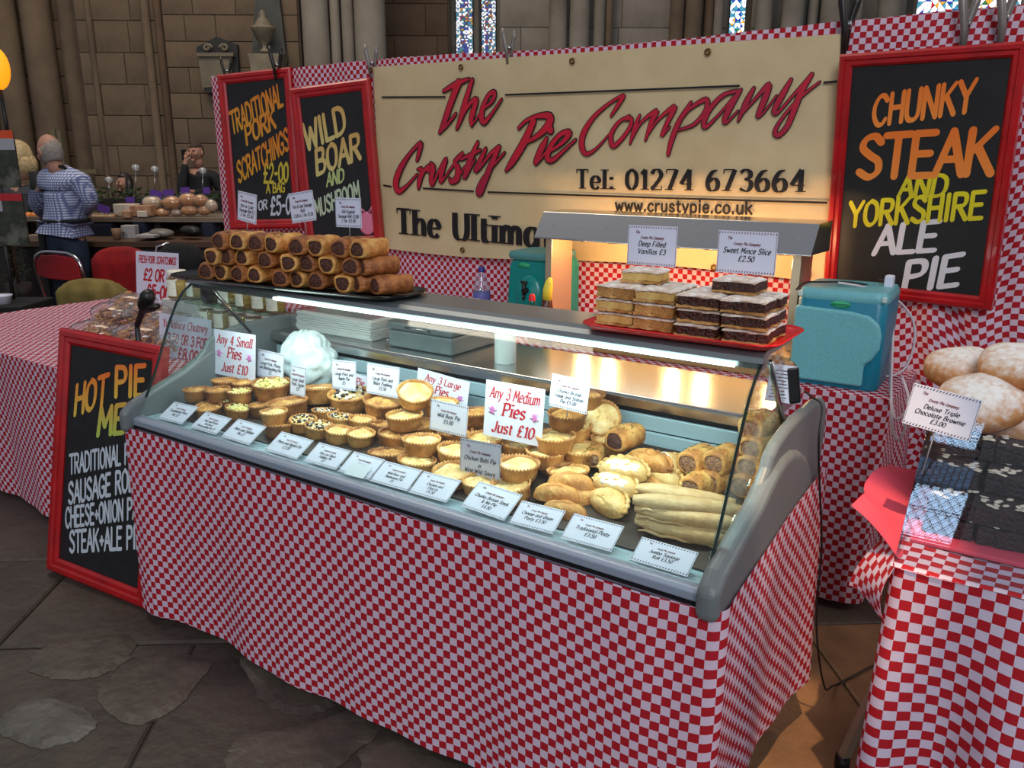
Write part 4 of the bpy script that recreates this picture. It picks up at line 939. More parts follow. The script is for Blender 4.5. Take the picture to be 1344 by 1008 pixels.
# ---- rolls with cut ends
def roll_meshes(r, L, crust, fill, seed, herb=False, sq=.8, bulge=.1, jit=.04):
    q = random.Random(seed); n = 20; ph = q.uniform(0, 6)
    def ring(x, k):
        vs = []
        for i in range(n):
            a = 2*PI*i/n; c, s_ = math.cos(a), math.sin(a); m_ = (abs(c)**2.6+abs(s_)**2.6)**(-1/2.6)
            rr = r*k*m_*(1+jit*math.sin(3*a+ph+x*40)+.02*math.sin(7*a+x*90+ph)); vs.append(V((x, c*rr*1.04, r+s_*rr*.92)))
        return vs
    xs = [-L/2, -L/2, -L/2+.004, -L*.3, -L*.1, L*.12, L*.3, L/2-.004, L/2, L/2]; ks = [.72, .93, 1.0, 1+bulge*.6, 1+bulge, 1+bulge*.8, 1+bulge*.5, 1.0, .93, .72]
    vs = []; [vs.extend(ring(x, k)) for x, k in zip(xs, ks)]
    A = MB(); m_ = len(xs)
    A.add(vs, [(i*n+j, i*n+(j+1) % n, (i+1)*n+(j+1) % n, (i+1)*n+j) for i in range(m_-1) for j in range(n)], True)
    BB = []
    for sg in (-1, 1):
        B = MB(); BB.append(B); x = sg*(L/2-.003); vv = [V((x+sg*.004, 0, r))]
        for k in (.4, .84):
            for i in range(n):
                a = 2*PI*i/n; rr = r*k*(1+q.uniform(-.04, .04)); vv.append(V((x+sg*q.uniform(0, .005)*(1 if k < .7 else 0), math.cos(a)*rr, r+math.sin(a)*rr*.92)))
        B.add(vv, [(0, 1+i, 1+(i+1) % n) for i in range(n)]+[(1+i, 1+n+i, 1+n+(i+1) % n, 1+(i+1) % n) for i in range(n)], True)
    out = [('pastry', A.mesh('pastry', crust), None), *[('filling', B.mesh('filling', fill), None) for B in BB]]
    if herb:
        H = MB()
        for i in range(60):
            a = q.uniform(.3, PI-.3); x = q.uniform(-L*.42, L*.42); rr = r*1.03*(1+bulge*.7)
            c, s_ = math.cos(a), math.sin(a); m2 = (abs(c)**2.6+abs(s_)**2.6)**(-1/2.6)
            H.blob((x, c*rr*m2*1.02, r+s_*rr*m2*.92), (.0022, .0016, .0012), 5, 3)
        out.append(('herb_topping', H.mesh('herb_topping', F_HERB), 'stuff'))
    return out
def place(name, lib, label, cat, p, rz, group, tiltx=0, tilty=0):
    t = thing(name, label, cat, p, group=group); t.rotation_euler = (Matrix.Rotation(rz, 4, 'Z') @ Matrix.Rotation(tilty, 4, 'Y') @ Matrix.Rotation(tiltx, 4, 'X')).to_euler()
    for nm, me, kd in lib:
        o = link(nm, me, t)
        if kd: o['kind'] = kd
    return t
RL = [roll_meshes(.0295, .118, F_PUFF if i % 2 else F_PUFF_D, F_MEAT, 20+i, herb=i in (1, 4), bulge=.10, jit=.075) for i in range(6)]
SHZ = 1.204
# black tray carrying the pile
t = thing('serving_tray', 'black oval tray holding the pile of cut sausage rolls on the counter top', 'tray', (.49, .295, SHZ), .10)
mb = MB(); prof = []
def rrect(w_, h, r, n=6):
    p = []
    for cx, cy, a in ((w_/2-r, h/2-r, 0), (-w_/2+r, h/2-r, 90), (-w_/2+r, -h/2+r, 180), (w_/2-r, -h/2+r, 270)): p += arc(cx, cy, r, a, a+90, n)
    return p
def tray_mesh(w_, h, lip, r, m, parent, name='tray_body', th=.003):
    mb = MB(); rings = [(w_-.05, h-.05, 0), (w_-.04, h-.04, .001), (w_-.01, h-.01, lip*.8), (w_, h, lip), (w_-.004, h-.004, lip+th), (w_-.018, h-.018, lip*.8), (w_-.046, h-.046, th+.001), (w_-.06, h-.06, th)]
    P = [[(x, y, z) for x, y in rrect(a, b, max(r-(w_-a)/2, .01))] for a, b, z in rings]; n = len(P[0])
    mb.add([v for k in P for v in k], [(i*n+j, i*n+(j+1) % n, (i+1)*n+(j+1) % n, (i+1)*n+j) for i in range(len(P)-1) for j in range(n)], True)
    mb.add(P[0], [tuple(range(n))[::-1]]); mb.add(P[-1], [tuple(range(n))]); return mb.obj(name, m, parent)
tray_mesh(.99, .23, .012, .10, mat('black_lacquer_tray', (.05, .05, .055), .22), t)
k6 = lambda x, y: (240+x/3.953, 200+y/3.953)
ROWS = [('bottom', 0, [(112, 582), (200, 606), (292, 622), (372, 630), (500, 612), (600, 655), (692, 665), (828, 680)], 0),
        ('middle', .052, [(150, 487), (225, 522), (318, 545), (426, 542), (540, 512), (636, 552), (745, 582), (865, 580)], 1),
        ('top', .104, [(188, 402), (275, 430), (372, 425), (466, 445), (585, 425), (682, 470), (808, 470), (915, 492)], 2)]
ORD = ['first', 'second', 'third', 'fourth', 'fifth', 'sixth', 'seventh', 'eighth', 'ninth', 'tenth']
DR = math.radians(101)
for nm, dz, pts, _ in ROWS:
    xs = []
    for i, (x, y) in enumerate(pts):
        p = onz(*k6(x, y), SHZ+.006+dz+.028)
        xs.append(p)
    # the row follows the pile; ends face the customer
    for i, p in enumerate(xs):
        yc = .192+.10*(p.x-.1)+rnd(-.006, .004); p = ony(*k6(*pts[i]), yc)
        c_ = V((p.x, p.y, 0))+V((math.cos(DR), math.sin(DR), 0))*.055
        place('sausage_roll', RL[(i*5+int(dz*100)) % 6], '%s sausage roll from the left in the %s layer on the black tray' % (ORD[i], nm), 'sausage roll',
              (c_.x, c_.y, SHZ+.006+dz), DR+rnd(-.14, .10), 'sausage rolls piled on the black tray', rnd(-.06, .06))
for (x, y, dz, lb) in ((1012, 665, 0, 'sausage roll showing its browned side, second from the right end of the bottom layer'), (1112, 645, 0, 'sausage roll lying at the far right end of the black tray'), (1040, 565, .052, 'sausage roll showing its browned side at the right end of the middle layer')):
    p = ony(*k6(x, y), .32); place('sausage_roll', RL[0 if x < 1100 else 2], lb, 'sausage roll', (p.x-.03, .33, SHZ+.006+dz), DR-.5, 'sausage rolls piled on the black tray')

# jumbo rolls lying lengthwise at the right
def long_meshes(r, L, m, seed):
    q = random.Random(seed); n = 16; ph = q.uniform(0, 6); vs = []; st = 16
    for k in range(st+1):
        t_ = k/st; x = -L/2+L*t_; e = min(1, math.sin(PI*min(max(t_, .02), .98))**.28); sway = .006*math.sin(t_*5+ph)
        for i in range(n):
            a = 2*PI*i/n; rr = r*e*(1+.05*math.sin(2*a+ph+t_*3)+.03*math.sin(5*a+t_*11+ph)); vs.append(V((x, sway+math.cos(a)*rr*1.15, r*.88+math.sin(a)*rr*.88)))
    mb = MB().add(vs, [(i*n+j, i*n+(j+1) % n, (i+1)*n+(j+1) % n, (i+1)*n+j) for i in range(st) for j in range(n)], True)
    mb.add(vs[:n], [tuple(range(n))[::-1]]); mb.add(vs[-n:], [tuple(range(n))])
    S = MB()
    for s_ in (.25, .5, .75): pass
    seam = MB(); pts = [(-L*.44+L*.88*k/12, -r*1.02+.004*math.sin(k), r*.45+.003*math.sin(k*1.7)) for k in range(13)]; seam.tube(pts, [.002]+[.004]*11+[.002], 6)
    return [('pastry', mb.mesh('pastry', m), None), ('seam', seam.mesh('seam', m), None)]
LL = [long_meshes(.026, .25, F_LONG, 3), long_meshes(.025, .25, F_LONG, 8), long_meshes(.022, .24, F_LONG, 14)]
def longroll(pa, pb, lift, lib, lb):
    a = solve(*pa, lift+.026); b = solve(*pb, lift+.026); c_ = (a+b)/2; d = b-a
    y = max(c_.y, .175+abs(d.y/d.length)*.10); place('jumbo_sausage_roll', LL[lib], lb, 'sausage roll', (c_.x, y, deckz(y)+lift), math.atan2(d.y, d.x), 'jumbo sausage rolls', 0)
longroll((845, 660), (958, 666), .048, 0, 'topmost long pale sausage roll, stretched along the heap at the right end')
longroll((836, 682), (948, 698), .032, 1, 'second long pale sausage roll from the top of the heap')
longroll((826, 702), (935, 722), .014, 2, 'third long sausage roll from the top, with layered flaky side')
longroll((822, 714), (930, 738), 0, 0, 'lowest long sausage roll, behind the jumbo sausage roll card')
longroll((868, 643), (930, 650), .03, 2, 'short orange-tinged roll end peeping out behind the long rolls')
longroll((880, 668), (978, 672), 0, 1, 'long roll hidden at the rear bottom of the jumbo heap')

# thick herb rolls
TL = [roll_meshes(.033, .10, F_PUFF, F_MEAT_P, 61, True), roll_meshes(.033, .10, F_PUFF, F_MEAT, 62, True), roll_meshes(.024, .08, F_PUFF, F_MEAT_P, 63, True)]
def thick(px, py, lift, lib, rz, lb, tx=0):
    R_ = (.033, .033, .024)[lib]; L_ = (.1, .1, .08)[lib]; p = solve(px, py, lift+R_); c_ = p+V((math.cos(rz), math.sin(rz), 0))*L_/2
    c_.y = min(c_.y, .585-L_/2*abs(math.sin(rz))-R_*abs(math.cos(rz))); c_.x = min(c_.x, LEN-.015-L_/2*abs(math.cos(rz))-R_*abs(math.sin(rz)))
    place('herb_sausage_roll', TL[lib], lb, 'sausage roll', (c_.x, c_.y, deckz(c_.y)+lift), rz, 'thick herb-topped rolls', tx)
a6 = math.radians(80)
thick(806, 582, .052, 1, a6, 'thick green-topped roll with dark filling behind the pasties')
thick(777, 606, .02, 2, a6+.5, 'small cut roll wedged between pies and pasties')
thick(902, 612, .038, 0, a6, 'thick roll with tall mottled cut face, left of the three beside the glass')
thick(936, 612, .05, 0, a6, 'thick green-topped roll above another just inside the end glass')
thick(929, 638, .0, 0, a6, 'thick roll underneath the green-topped pair near the end glass')
thick(984, 566, .135, 0, a6, 'topmost thick roll of the column seen through the end glass')
thick(990, 594, .09, 0, a6, 'second thick roll of the column seen through the end glass')
thick(982, 618, .045, 0, a6, 'third thick roll down the column seen through the end glass')
thick(972, 642, .0, 0, a6, 'lowest thick roll of the column seen through the end glass')
thick(905, 645, .0, 0, a6, 'dark-shadowed roll beneath the tall mottled one')

# pasties
def pasty_meshes(a, b, h, seed, crimp=True, m=F_PASTY, top=None):
    q = random.Random(seed); ph = q.uniform(0, 6); n = 28; k = 8; vs = []; fs = []
    def out(t_, s_):
        an = PI*t_; x = a*math.cos(an); y = b*math.sin(an)   # half moon: straight edge at y = 0
        return x*s_, (y*1.0)*s_
    # domed half moon from an oval grid
    for i in range(k+1):
        s_ = i/k
        for j in range(n):
            t_ = 2*PI*j/n; x = a*s_*math.cos(t_); y = b*s_*math.sin(t_)
            if y < 0: y *= .55
            z = h*math.sqrt(max(0, 1-s_**2.4))*(1+.05*math.sin(4*t_+ph))+.004
            z += .0018*math.sin(x*160+ph)*math.sin(y*140)
            vs.append(V((x*(1+.03*math.sin(3*t_+ph)), y, z)))
    fs = [(i*n+j, i*n+(j+1) % n, (i+1)*n+(j+1) % n, (i+1)*n+j) for i in range(k) for j in range(n)]
    A = MB().add(vs, fs, True); base = [V((v.x, v.y, 0)) for v in vs[-n:]]; A.add(vs[-n:]+base, [(j, (j+1) % n, n+(j+1) % n, n+j) for j in range(n)]+[tuple(n+j for j in range(n))[::-1]], True)
    o = [('pastry', A.mesh('pastry', m), None)]
    if crimp:
        E_ = MB(); pts = []
        for j in range(41):
            t_ = PI*j/40; pts.append((a*1.03*math.cos(t_), b*1.03*math.sin(t_)+.002, .006+.0035*math.sin(j*1.6)+.004*math.sin(t_)))
        E_.tube(pts, [.004+.0025*abs(math.sin(j*.8)) for j in range(41)], 7); o.append(('crimped_edge', E_.mesh('crimped_edge', m), None))
    if top:
        T = MB()
        T.blob((0, b*.10, h*.86), (a*.66, b*.46, h*.34), 16, 8, fn=lambda v: 1+.10*math.sin(5*v.x*2+ph)+.08*math.sin(7*v.y+ph)); o.append(('melted_topping', T.mesh('melted_topping', top), None))
    return o
M_CREAM = mat('melted_cheese', (.97, .97, .92), .4, c2=(.90, .86, .70), scale=25, bump=.4)
PL = [pasty_meshes(.062, .045, .034, 1, False, F_PUFF), pasty_meshes(.066, .05, .03, 2, True, F_PASTY, M_CREAM), pasty_meshes(.066, .05, .032, 3, True, F_PASTY), pasty_meshes(.07, .04, .034, 4, True, F_PUFF)]
def pasty(px, py, lift, lib, rz, lb, tx=0):
    p = solve(px, py, lift+.02); place('pasty', PL[lib], lb, 'pasty', (p.x, p.y, deckz(p.y)+lift), rz, 'pasties in the display counter', tx)
pasty(748, 630, .034, 0, .3, 'golden oval pasty at the top of the pair left of the cheesy pasties')
pasty(730, 645, .020, 0, .25, 'golden oval pasty in front of its twin, above the cheese and onion card', .1)
pasty(740, 668, 0, 0, .1, 'golden pasty lowest in the heap just behind the cheese and onion card')
pasty(768, 650, 0, 0, .9, 'golden pasty tucked under the oval pair')
pasty(852, 601, .062, 3, -.35, 'large arched pasty at the very top of the pasty heap', .35)
pasty(866, 622, .03, 2, -.5, 'smooth folded pasty right of the arched one', .2)
pasty(873, 605, .03, 1, -.9, 'pale pasty leaning behind the arched one beside the thick rolls', .3)
pasty(818, 613, .056, 1, .1, 'half moon pasty with melted cream cheese, upper of the cheesy pair', .45)
pasty(806, 632, .034, 1, -.2, 'half moon pasty dripping with melted cheese, lower of the cheesy pair', .5)
pasty(797, 655, .012, 2, -.5, 'pasty wrapped in shiny clear film behind the traditional pasty card', .55)
pasty(850, 632, .012, 3, -.4, 'pasty underneath the heap beside the long rolls', .1)
p = solve(797, 655, .02)

# ---- slices on the red tray
t = thing('serving_tray', 'red rectangular tray of iced slices on the right end of the counter top', 'tray', (1.825, .355, SHZ+.001), .02)
tray_mesh(.48, .27, .014, .05, mat('red_melamine_tray', (.80, .06, .10), .28), t)
TZ0 = SHZ+.006
def slice_meshes(w_, d, hs, mats_, seed):
    q = random.Random(seed); out = []; z = 0
    for (nm, h, g), m_ in zip(hs, mats_):
        mb = MB(); nx, ny = 8, 6; vs = []
        for lay in (0, 1):
            for j in range(ny+1):
                for i in range(nx+1):
                    x = (i/nx-.5)*w_*g; y = (j/ny-.5)*d*g; e = (i in (0, nx)) or (j in (0, ny)); k = q.uniform(-.0025, .0025) if e else 0
                    cx_ = .004 if e and lay and nm == 'top_pastry' else 0
                    vs.append(V((x+k, y+k, z+(h if lay else 0)+(q.uniform(-.0012, .0012))-cx_)))
        N_ = (nx+1)*(ny+1); idx = lambda l, j, i: l*N_+j*(nx+1)+i; fs = []
        for j in range(ny):
            for i in range(nx): fs.append((idx(1, j, i), idx(1, j, i+1), idx(1, j+1, i+1), idx(1, j+1, i))); fs.append((idx(0, j, i), idx(0, j+1, i), idx(0, j+1, i+1), idx(0, j, i+1)))
        for i in range(nx): fs.append((idx(0, 0, i), idx(0, 0, i+1), idx(1, 0, i+1), idx(1, 0, i))); fs.append((idx(0, ny, i+1), idx(0, ny, i), idx(1, ny, i), idx(1, ny, i+1)))
        for j in range(ny): fs.append((idx(0, j+1, 0), idx(0, j, 0), idx(1, j, 0), idx(1, j+1, 0))); fs.append((idx(0, j, nx), idx(0, j+1, nx), idx(1, j+1, nx), idx(1, j, nx)))
        mb.add(vs, fs, False); z += h; out.append((nm, mb.mesh(nm, m_), None))
    return out
VS = [slice_meshes(.100, .075, (('base_pastry', .007, 1), ('custard_filling', .018, .97), ('top_pastry', .007, 1.01)), (F_VAN, F_VAN if k else F_CUST, F_SUGAR), 31+k) for k in range(2)]
MS = [slice_meshes(.100, .075, (('base_pastry', .006, 1), ('mincemeat_filling', .019, .98), ('top_pastry', .007, 1.0)), (F_VAN, F_MINCE, F_SUGAR), 41+k) for k in range(2)]
SL = [('vanilla slice', VS, 1.705, .365), ('dark mincemeat slice', MS, 1.925, .345)]
COLS = [('front left', -.053, -.037), ('front right', .053, -.037), ('rear right', .053, .040), ('rear left', -.053, .040)]
for nm, lib, x, y in SL:
    for k in range(3):
        for cn, dx, dy in COLS:
            place('iced_slice', lib[random.random() < .4], '%s at the %s of its stack, %s layer on the red tray' % (nm, cn, ('bottom', 'middle', 'top')[k]), 'cake slice',
                  (x+dx+rnd(-.004, .004), y+dy+rnd(-.003, .003), TZ0+k*.0335), rnd(-.05, .05)+.03, nm+'s on the red tray', rnd(-.02, .02))
    place('iced_slice', lib[0], '%s laid alone on top of the whole stack' % nm, 'cake slice', (x+(-.012 if 'van' in nm else .01), y+(.01), TZ0+3*.0335+.001), .12 if 'van' in nm else -.05, nm+'s on the red tray', .02)
# ================================================================ PRICE CARDS AND SIGNS
HDR = dict(w_=1.9, gap=1.1)
def hatch(mb, w_, h, z, st=.0065, ww=.0018, m=.0022, ln=.0042):
    for yy, sg in ((h/2-m-ln/2, 1), (-h/2+m+ln/2, 1)):
        n = int(w_/st)
        for i in range(n):
            x = -w_/2+(i+.5)*w_/n; vs, fs = [], []; ribbon([(x-.0012, yy-ln/2), (x+.0012, yy+ln/2)], [ww, ww], vs, fs, False); mb.add([(a, b, z) for a, b in vs], fs)
    for xx in (-w_/2+.002, w_/2-.002):
        vs, fs = [], []; ribbon([(xx, -h/2+.003), (xx, h/2-.003)], [.0008, .0008], vs, fs, False); mb.add([(a, b, z) for a, b in vs], fs)
def card(label, corners, p, n, lines, kind='price', pick=None, group=None, red=False, cat='price card', bend=0):
    P, w_, h = quad_plane(corners, p, n); root = thing('price_card' if kind == 'price' else 'sign_card', label, cat, group=group); root.matrix_world = P.mat()
    MB().box((-w_/2, -h/2, -.0008), (w_/2, h/2, 0)).obj('card_sheet', M_WHITE, root)
    z = .0006
    if kind == 'price':
        mb = MB(); hatch(mb, w_, h, z); o = mb.obj('printed_border', M_DKRED if red else M_INK, root); o['kind'] = 'stuff'
        hd = MB(); hh = h*.062
        line_loc('The', -w_*.30, h*.30, hh, z, hd, slant=.35, **HDR); line_loc('Crusty Pie Company', 0, h*.17, hh, z, hd, maxw=w_*.82, slant=.35, **HDR)
        hd.obj('printed_heading', M_DKRED, root)
        tx = MB(); k = len(lines); y0 = -h*.02
        for i, l in enumerate(lines):
            hh = h*(.13 if k <= 2 else .11); line_loc(l, 0, y0-i*h*(.19 if k <= 2 else .155), hh, z, tx, maxw=w_*.80, slant=.22, w_=1.85, nib=.6, thin=.5, gap=1.2)
        tx.obj('printed_words', M_INK, root)
    else:
        tx = MB()
        for l, cx, y, hh, mw, kw in lines: line_loc(l, cx*w_, y*h, hh*h, z, tx, maxw=mw*w_, slant=.2 if 'slant' not in kw else kw.pop('slant'), **kw)
        tx.obj('painted_words', M_REDINK, root)
    if pick:
        MB().tube([(0, -h/2+.02, -.003), (0, -h/2-pick, -.003)], .0016, 6).obj('card_pick', mat('clear_grey_pick', (.5, .5, .52), .3), root)
    return root, w_, h
FP, FN = (0, .034, .757), (0, -math.sin(math.radians(30)), math.cos(math.radians(30)))
FC = [('combined pork pie', [(226.4,526.7),(259.7,533.5),(239.6,557.6),(209,549)], ['Traditional Pork', 'Pie £2'], 'white price card at the far left end of the front row'),
 ('', [(270.9,540.2),(303.8,549),(283.5,571),(248.7,560)], ['Pork and Pickle', 'Yorkshire', 'Blackpudding Pie £2'], 'second white price card from the left in the front row'),
 ('', [(311.5,549),(348.3,559.6),(328,584.7),(291.2,573)], ['Pork and Stilton', 'Pie £2'], 'white pork and stilton price card, third from the left in the front row'),
 ('', [(371.3,566.4),(412.3,578.3),(388.6,603),(345.5,590)], ['Pork and Apple Pie', '£2.00'], 'fourth white price card from the left in the front row, below the dark fruit pies'),
 ('', [(419.9,580.4),(462,592.3),(440,616),(397.2,604.2)], ['Pork and Black', 'Pudding Pie', '£2'], 'pork and black pudding price card, fifth from the left in the front row'),
 ('', [(464,592.3),(505.1,603),(484.6,630),(444,618)], ['Venison', 'Pie', '£4.50'], 'price card with a loose strip of paper over it, sixth from the left in front'),
 ('', [(505,605),(555.3,616.8),(533.6,645.3),(485.5,630.2)], ['Wild Boar and', 'Mushroom Pie', '£5'], 'wild boar and mushroom price card, seventh from the left in the front row'),
 ('', [(556.3,618.5),(604.5,630.2),(587,660.3),(535.2,645.3)], ['Chicken and', 'Chorizo', '£4.50'], 'handwritten looking price card, eighth from the left in the front row'),
 ('', [(627.3,629.5),(684.9,650.3),(662.5,683),(606.5,665.4)], ['Chunky British Steak', '& Ale Pie', '£4.50'], 'chunky steak and ale price card leaning in the front row'),
 ('', [(687.6,657.7),(743.8,670.4),(724.4,701.2),(665.1,684.5)], ['Cheese and Onion', 'Pasty £3.50'], 'cheese and onion pasty price card in the front row'),
 ('', [(752.8,673.7),(819.8,690.5),(801.4,724.6),(736.1,705.5)], ['Traditional Pasty', '£3.50'], 'traditional pasty price card in the front row'),
 ('', [(843.2,704.5),(918.6,725.6),(900.2,756.8),(826.5,734)], ['Jumbo Sausage', 'Roll £3.50'], 'jumbo sausage roll price card at the right end of the front row')]
for _, q, l, lb in FC: card(lb, q, FP, FN, l)
st = [(462, 606), (487, 612), (478, 629), (453, 622)]
P, w_, h = quad_plane(st, (0, .034, .7645), FN); o = MB().box((-w_/2, -h/2, -.0005), (w_/2, h/2, 0)).obj('paper_strip', mat('thin_paper', (.82, .84, .86), .6)); o.matrix_world = P.mat(); tag(o, 'loose strip of white paper lying over the sixth front price card', 'paper strip')
YN = (0, -1, .12)
SC = [([(341,458),(374,465.8),(370.5,501.5),(334.7,492.8)], .37, ['Large Pork, Pickle', 'and Blackpudding Pie', '£5'], 'grey-white card standing in the large mash-topped pie', .02),
 ([(385,479),(404.4,483.2),(397.6,520.9),(377.3,516)], .325, ['Large Small', 'Pork Apple', '£5'], 'narrow card standing in the broad brown pie', .02),
 ([(437.7,472),(470.6,474.8),(463.8,513.5),(433.8,508.7)], .385, ['Large Pork and', 'Apple Pie', '£5'], 'upright card behind the large fruit-topped pie beside the white bag', .02),
 ([(485,475.8),(526.7,483.5),(520.9,522.2),(477.4,515.4)], .40, ['Large Pork and', 'Black Pudding', '£5.50'], 'large pork and black pudding card standing in a large brown pie', .02),
 ([(573,525),(619.6,534.8),(607,573.5),(556.7,560.9)], .27, ['Wild Boar Pie', '£5.00'], 'wild boar pie card tilted right of the double stack', .03),
 ([(607,573.5),(660,586),(653.5,634.5),(601,625.7)], .175, ['Chicken Balti Pie', 'or', 'Wine Wild Sauce', '£4.50'], 'chicken balti pie card standing low in the centre of the display', .02),
 ([(727.7,491),(780,501.6),(764.5,543.2),(717,530.6)], .30, ['Chunky British', 'Steak and Stilton', 'Pie £5.00'], 'steak and stilton pie card on top of the right hand pie stack', .02)]
for q, y, l, lb, pk in SC: card(lb, q, (0, y, .85), YN, l, pick=pk)
TC = [([(315,250.6),(341.7,257),(331.6,293.6),(308.8,287.3)], .27, ['Hot or Cold', 'Sausage Roll £3', '2 for £5.50'], 'leftmost of the three cards above the sausage roll pile, tilted right', .04),
 ([(381.2,253.6),(412,248.8),(412.8,289),(380.6,294)], .27, ['Pork & Leek Sausage', 'Roll', '£3.00 or 2 for £5.50'], 'middle card above the sausage roll pile, in front of the two chalkboards', .04),
 ([(444.4,259.5),(479.3,260.2),(469,299),(436.3,297.4)], .25, ['Old English', 'Sausage Roll £3.00', '2 for £5.50'], 'card above the right part of the sausage roll pile, before the wild boar chalkboard', .03),
 ([(825.8,295),(891.3,298),(885.2,350.8),(821.8,346.3)], .42, ['Deep Filled', 'Vanillas £3'], 'deep filled vanillas card on a pick above the pale slices', .03),
 ([(943.8,301.4),(1022.5,306),(1015.8,362),(939.5,357)], .40, ['Sweet Mince Slice', '£2.50'], 'sweet mince slice card on a pick above the dark slices', .03)]
for q, y, l, lb, pk in TC: card(lb, q, (0, y, 1.35), (0, -1, .02), l, pick=pk, red=y > .3)
card('deluxe triple chocolate brownie card standing behind the acrylic guard', [(1199.5,501.8),(1288,525.9),(1273,580),(1184.4,555.4)], (0, .50, 1.05), (0, -1, .1), ['Deluxe Triple', 'Chocolate Brownie', '£3.00'], pick=.1)
B_ = lambda **k: dict(dict(w_=1.7, nib=.5, thin=.35, gap=1.1, serif=True), **k)
def deal(txt): return [(txt, 0, .20, .20, .84, B_()), ('Pies', 0, -.09, .23, .46, B_(w_=2.0)), (u'Just £10', 0, -.40, .20, .84, B_(w_=2.0))]
pk_ = mat('pink_print', (.80, .48, .72), .6)
for txt, q, y, lb in (('Any 4 Small', [(286.4,432),(341.5,441),(329,499.6),(274.8,489)], .33, 'white any four small pies sign with red lettering at the left end'),
                  ('Any 3 Large', [(554.8,483.5),(622,503.8),(606,546),(538,526)], .50, 'white any three large pies sign leaning at the back, half hidden by pies'),
                  ('Any 3 Medium', [(644.5,499.7),(721,511.3),(705.4,586.7),(628,568.3)], .30, 'white any three medium pies sign in the middle of the display')):
    r_, w_, h = card(lb, q, (0, y, .88), YN, deal(txt), 'deal', pick=.03, cat='sign')
    mb = MB()
    for sx in (-1, 1):
        c_ = (sx*w_*.36, -.02*h, .0012); mb.blob(c_, (w_*.045, h*.075, .0006), 8, 4)
        for a in range(5): an = a*1.2+sx; mb.tube([c_, (c_[0]+math.cos(an)*w_*.08, c_[1]+math.sin(an)*h*.09, .0012)], .0012, 4)
    mb.obj('printed_motifs', pk_, r_)['kind'] = 'stuff'
card('small white scrap of a sign behind the large pork card, showing red letters', [(460,489),(482,494),(479,518),(460,512)], (0, .50, .87), YN, [('Pie', .1, -.1, .4, .6, B_())], 'deal', cat='sign')
card('white two or three for five pounds scratchings sign leaning behind the jars', [(186.5,330.6),(241.4,332),(228,402),(171.3,393.4)], (0, 1.14, .95), YN, [('FRESH PORK SCRATCHINGS', 0, .28, .13, .88, dict(w_=1.8, gap=.6)), (u'£2 OR 3', 0, -.06, .22, .76, dict(w_=2.0, gap=1)), (u'£5-00', 0, -.40, .25, .88, dict(w_=2.1, gap=1))], 'deal', cat='sign', pick=.05)
card('white Yorkshire chutney offer sign at the left end of the counter', [(214.8,409.8),(283.9,422.5),(271,482),(204,472)], (0, .62, .9), YN, [('Yorkshire Chutney', 0, .22, .17, .86, B_()), (u'£3.50 OR 3 FOR', 0, -.10, .20, .84, dict(w_=1.9, gap=1)), (u'£8.00', .05, -.42, .24, .8, dict(w_=2.1, gap=1))], 'deal', cat='sign', pick=.05)

# ================================================================ ON AND BEHIND THE COUNTER
WT = .949
t = thing('cash_box', 'closed grey metal cash box on the steel worktop', 'cash box', (.705, .79, WT))
gm = mat('grey_painted_metal', (.40, .44, .45), .4, c2=(.36, .40, .41), scale=8)
MB().box((-.145, -.13, 0), (.145, .13, .062)).obj('box_body', gm, t, bevel=.008); MB().box((-.149, -.134, .064), (.149, .134, .094)).obj('lid', gm, t, bevel=.010, seg=3)
MB().tube([(-.05, -.134, .075), (-.05, -.146, .080), (.05, -.146, .080), (.05, -.134, .075)], .004, 6).obj('handle', M_STEEL, t)
t = thing('paper_stack', 'thick stack of white wrapping paper in clear film on the worktop', 'paper stack', (.27, .80, WT))
pm = mat('white_wrapping_paper', (.86, .87, .86), .6)
for i in range(9):
    a, b, g = rnd(-.006, .006), rnd(-.008, .008), .0005
    MB().box((-.21+a, -.13+b, i*.008+g), (.19+a, .13+b, i*.008+.0072)).obj('paper_sheaf', pm, t, bevel=.002)
o = MB().box((-.222, -.146, .0), (.208, .142, .082)).obj('clear_film', M_FILM, t, bevel=.012)
t = thing('wire_whisk', 'small coil of wire lying beside the grey cash box', 'wire', (.53, .70, WT)); MB().tube([(.018*math.cos(a)*(1-a/30), .018*math.sin(a), .004+a*.001) for a in [k*.6 for k in range(24)]], .0016, 5).obj('coil', M_STEEL, t)
# carrier bag and packet inside the counter's left rear
def crumple(n, k, c, r, m, seed, amp=.10, freq=7):
    q = random.Random(seed); D = [(V((q.gauss(0, 1), q.gauss(0, 1), q.gauss(0, 1))).normalized(), q.uniform(0, 6)) for _ in range(16)]
    def f(v):
        s_ = 0
        for i, (d, p) in enumerate(D): s_ += abs(math.sin(v.dot(d)*freq*(1+i*.15)+p))/(1+i*.25)
        return 1+amp*(s_/4-.8)
    return MB().blob(c, r, n, k, f)
t = thing('carrier_bag', 'crumpled white plastic carrier bag stuffed in the rear left of the display', 'carrier bag', (.30, .515, deckz(.515)+.01))
mb = crumple(72, 48, (0, 0, .082), (.112, .068, .096), None, 5, .42, 3.4); q_ = mb.obj('bag_body', mat('white_plastic_film', (.84, .90, .91), .3, trans=0), t)
for s_ in (-1, 1): MB().tube([(s_*.02, 0, .145), (s_*.045, .0, .178), (s_*.015-.02, .0, .190), (-.02, 0, .150)], [.012, .010, .010, .014], 8).obj('handle', MATS['white_plastic_film'], t)
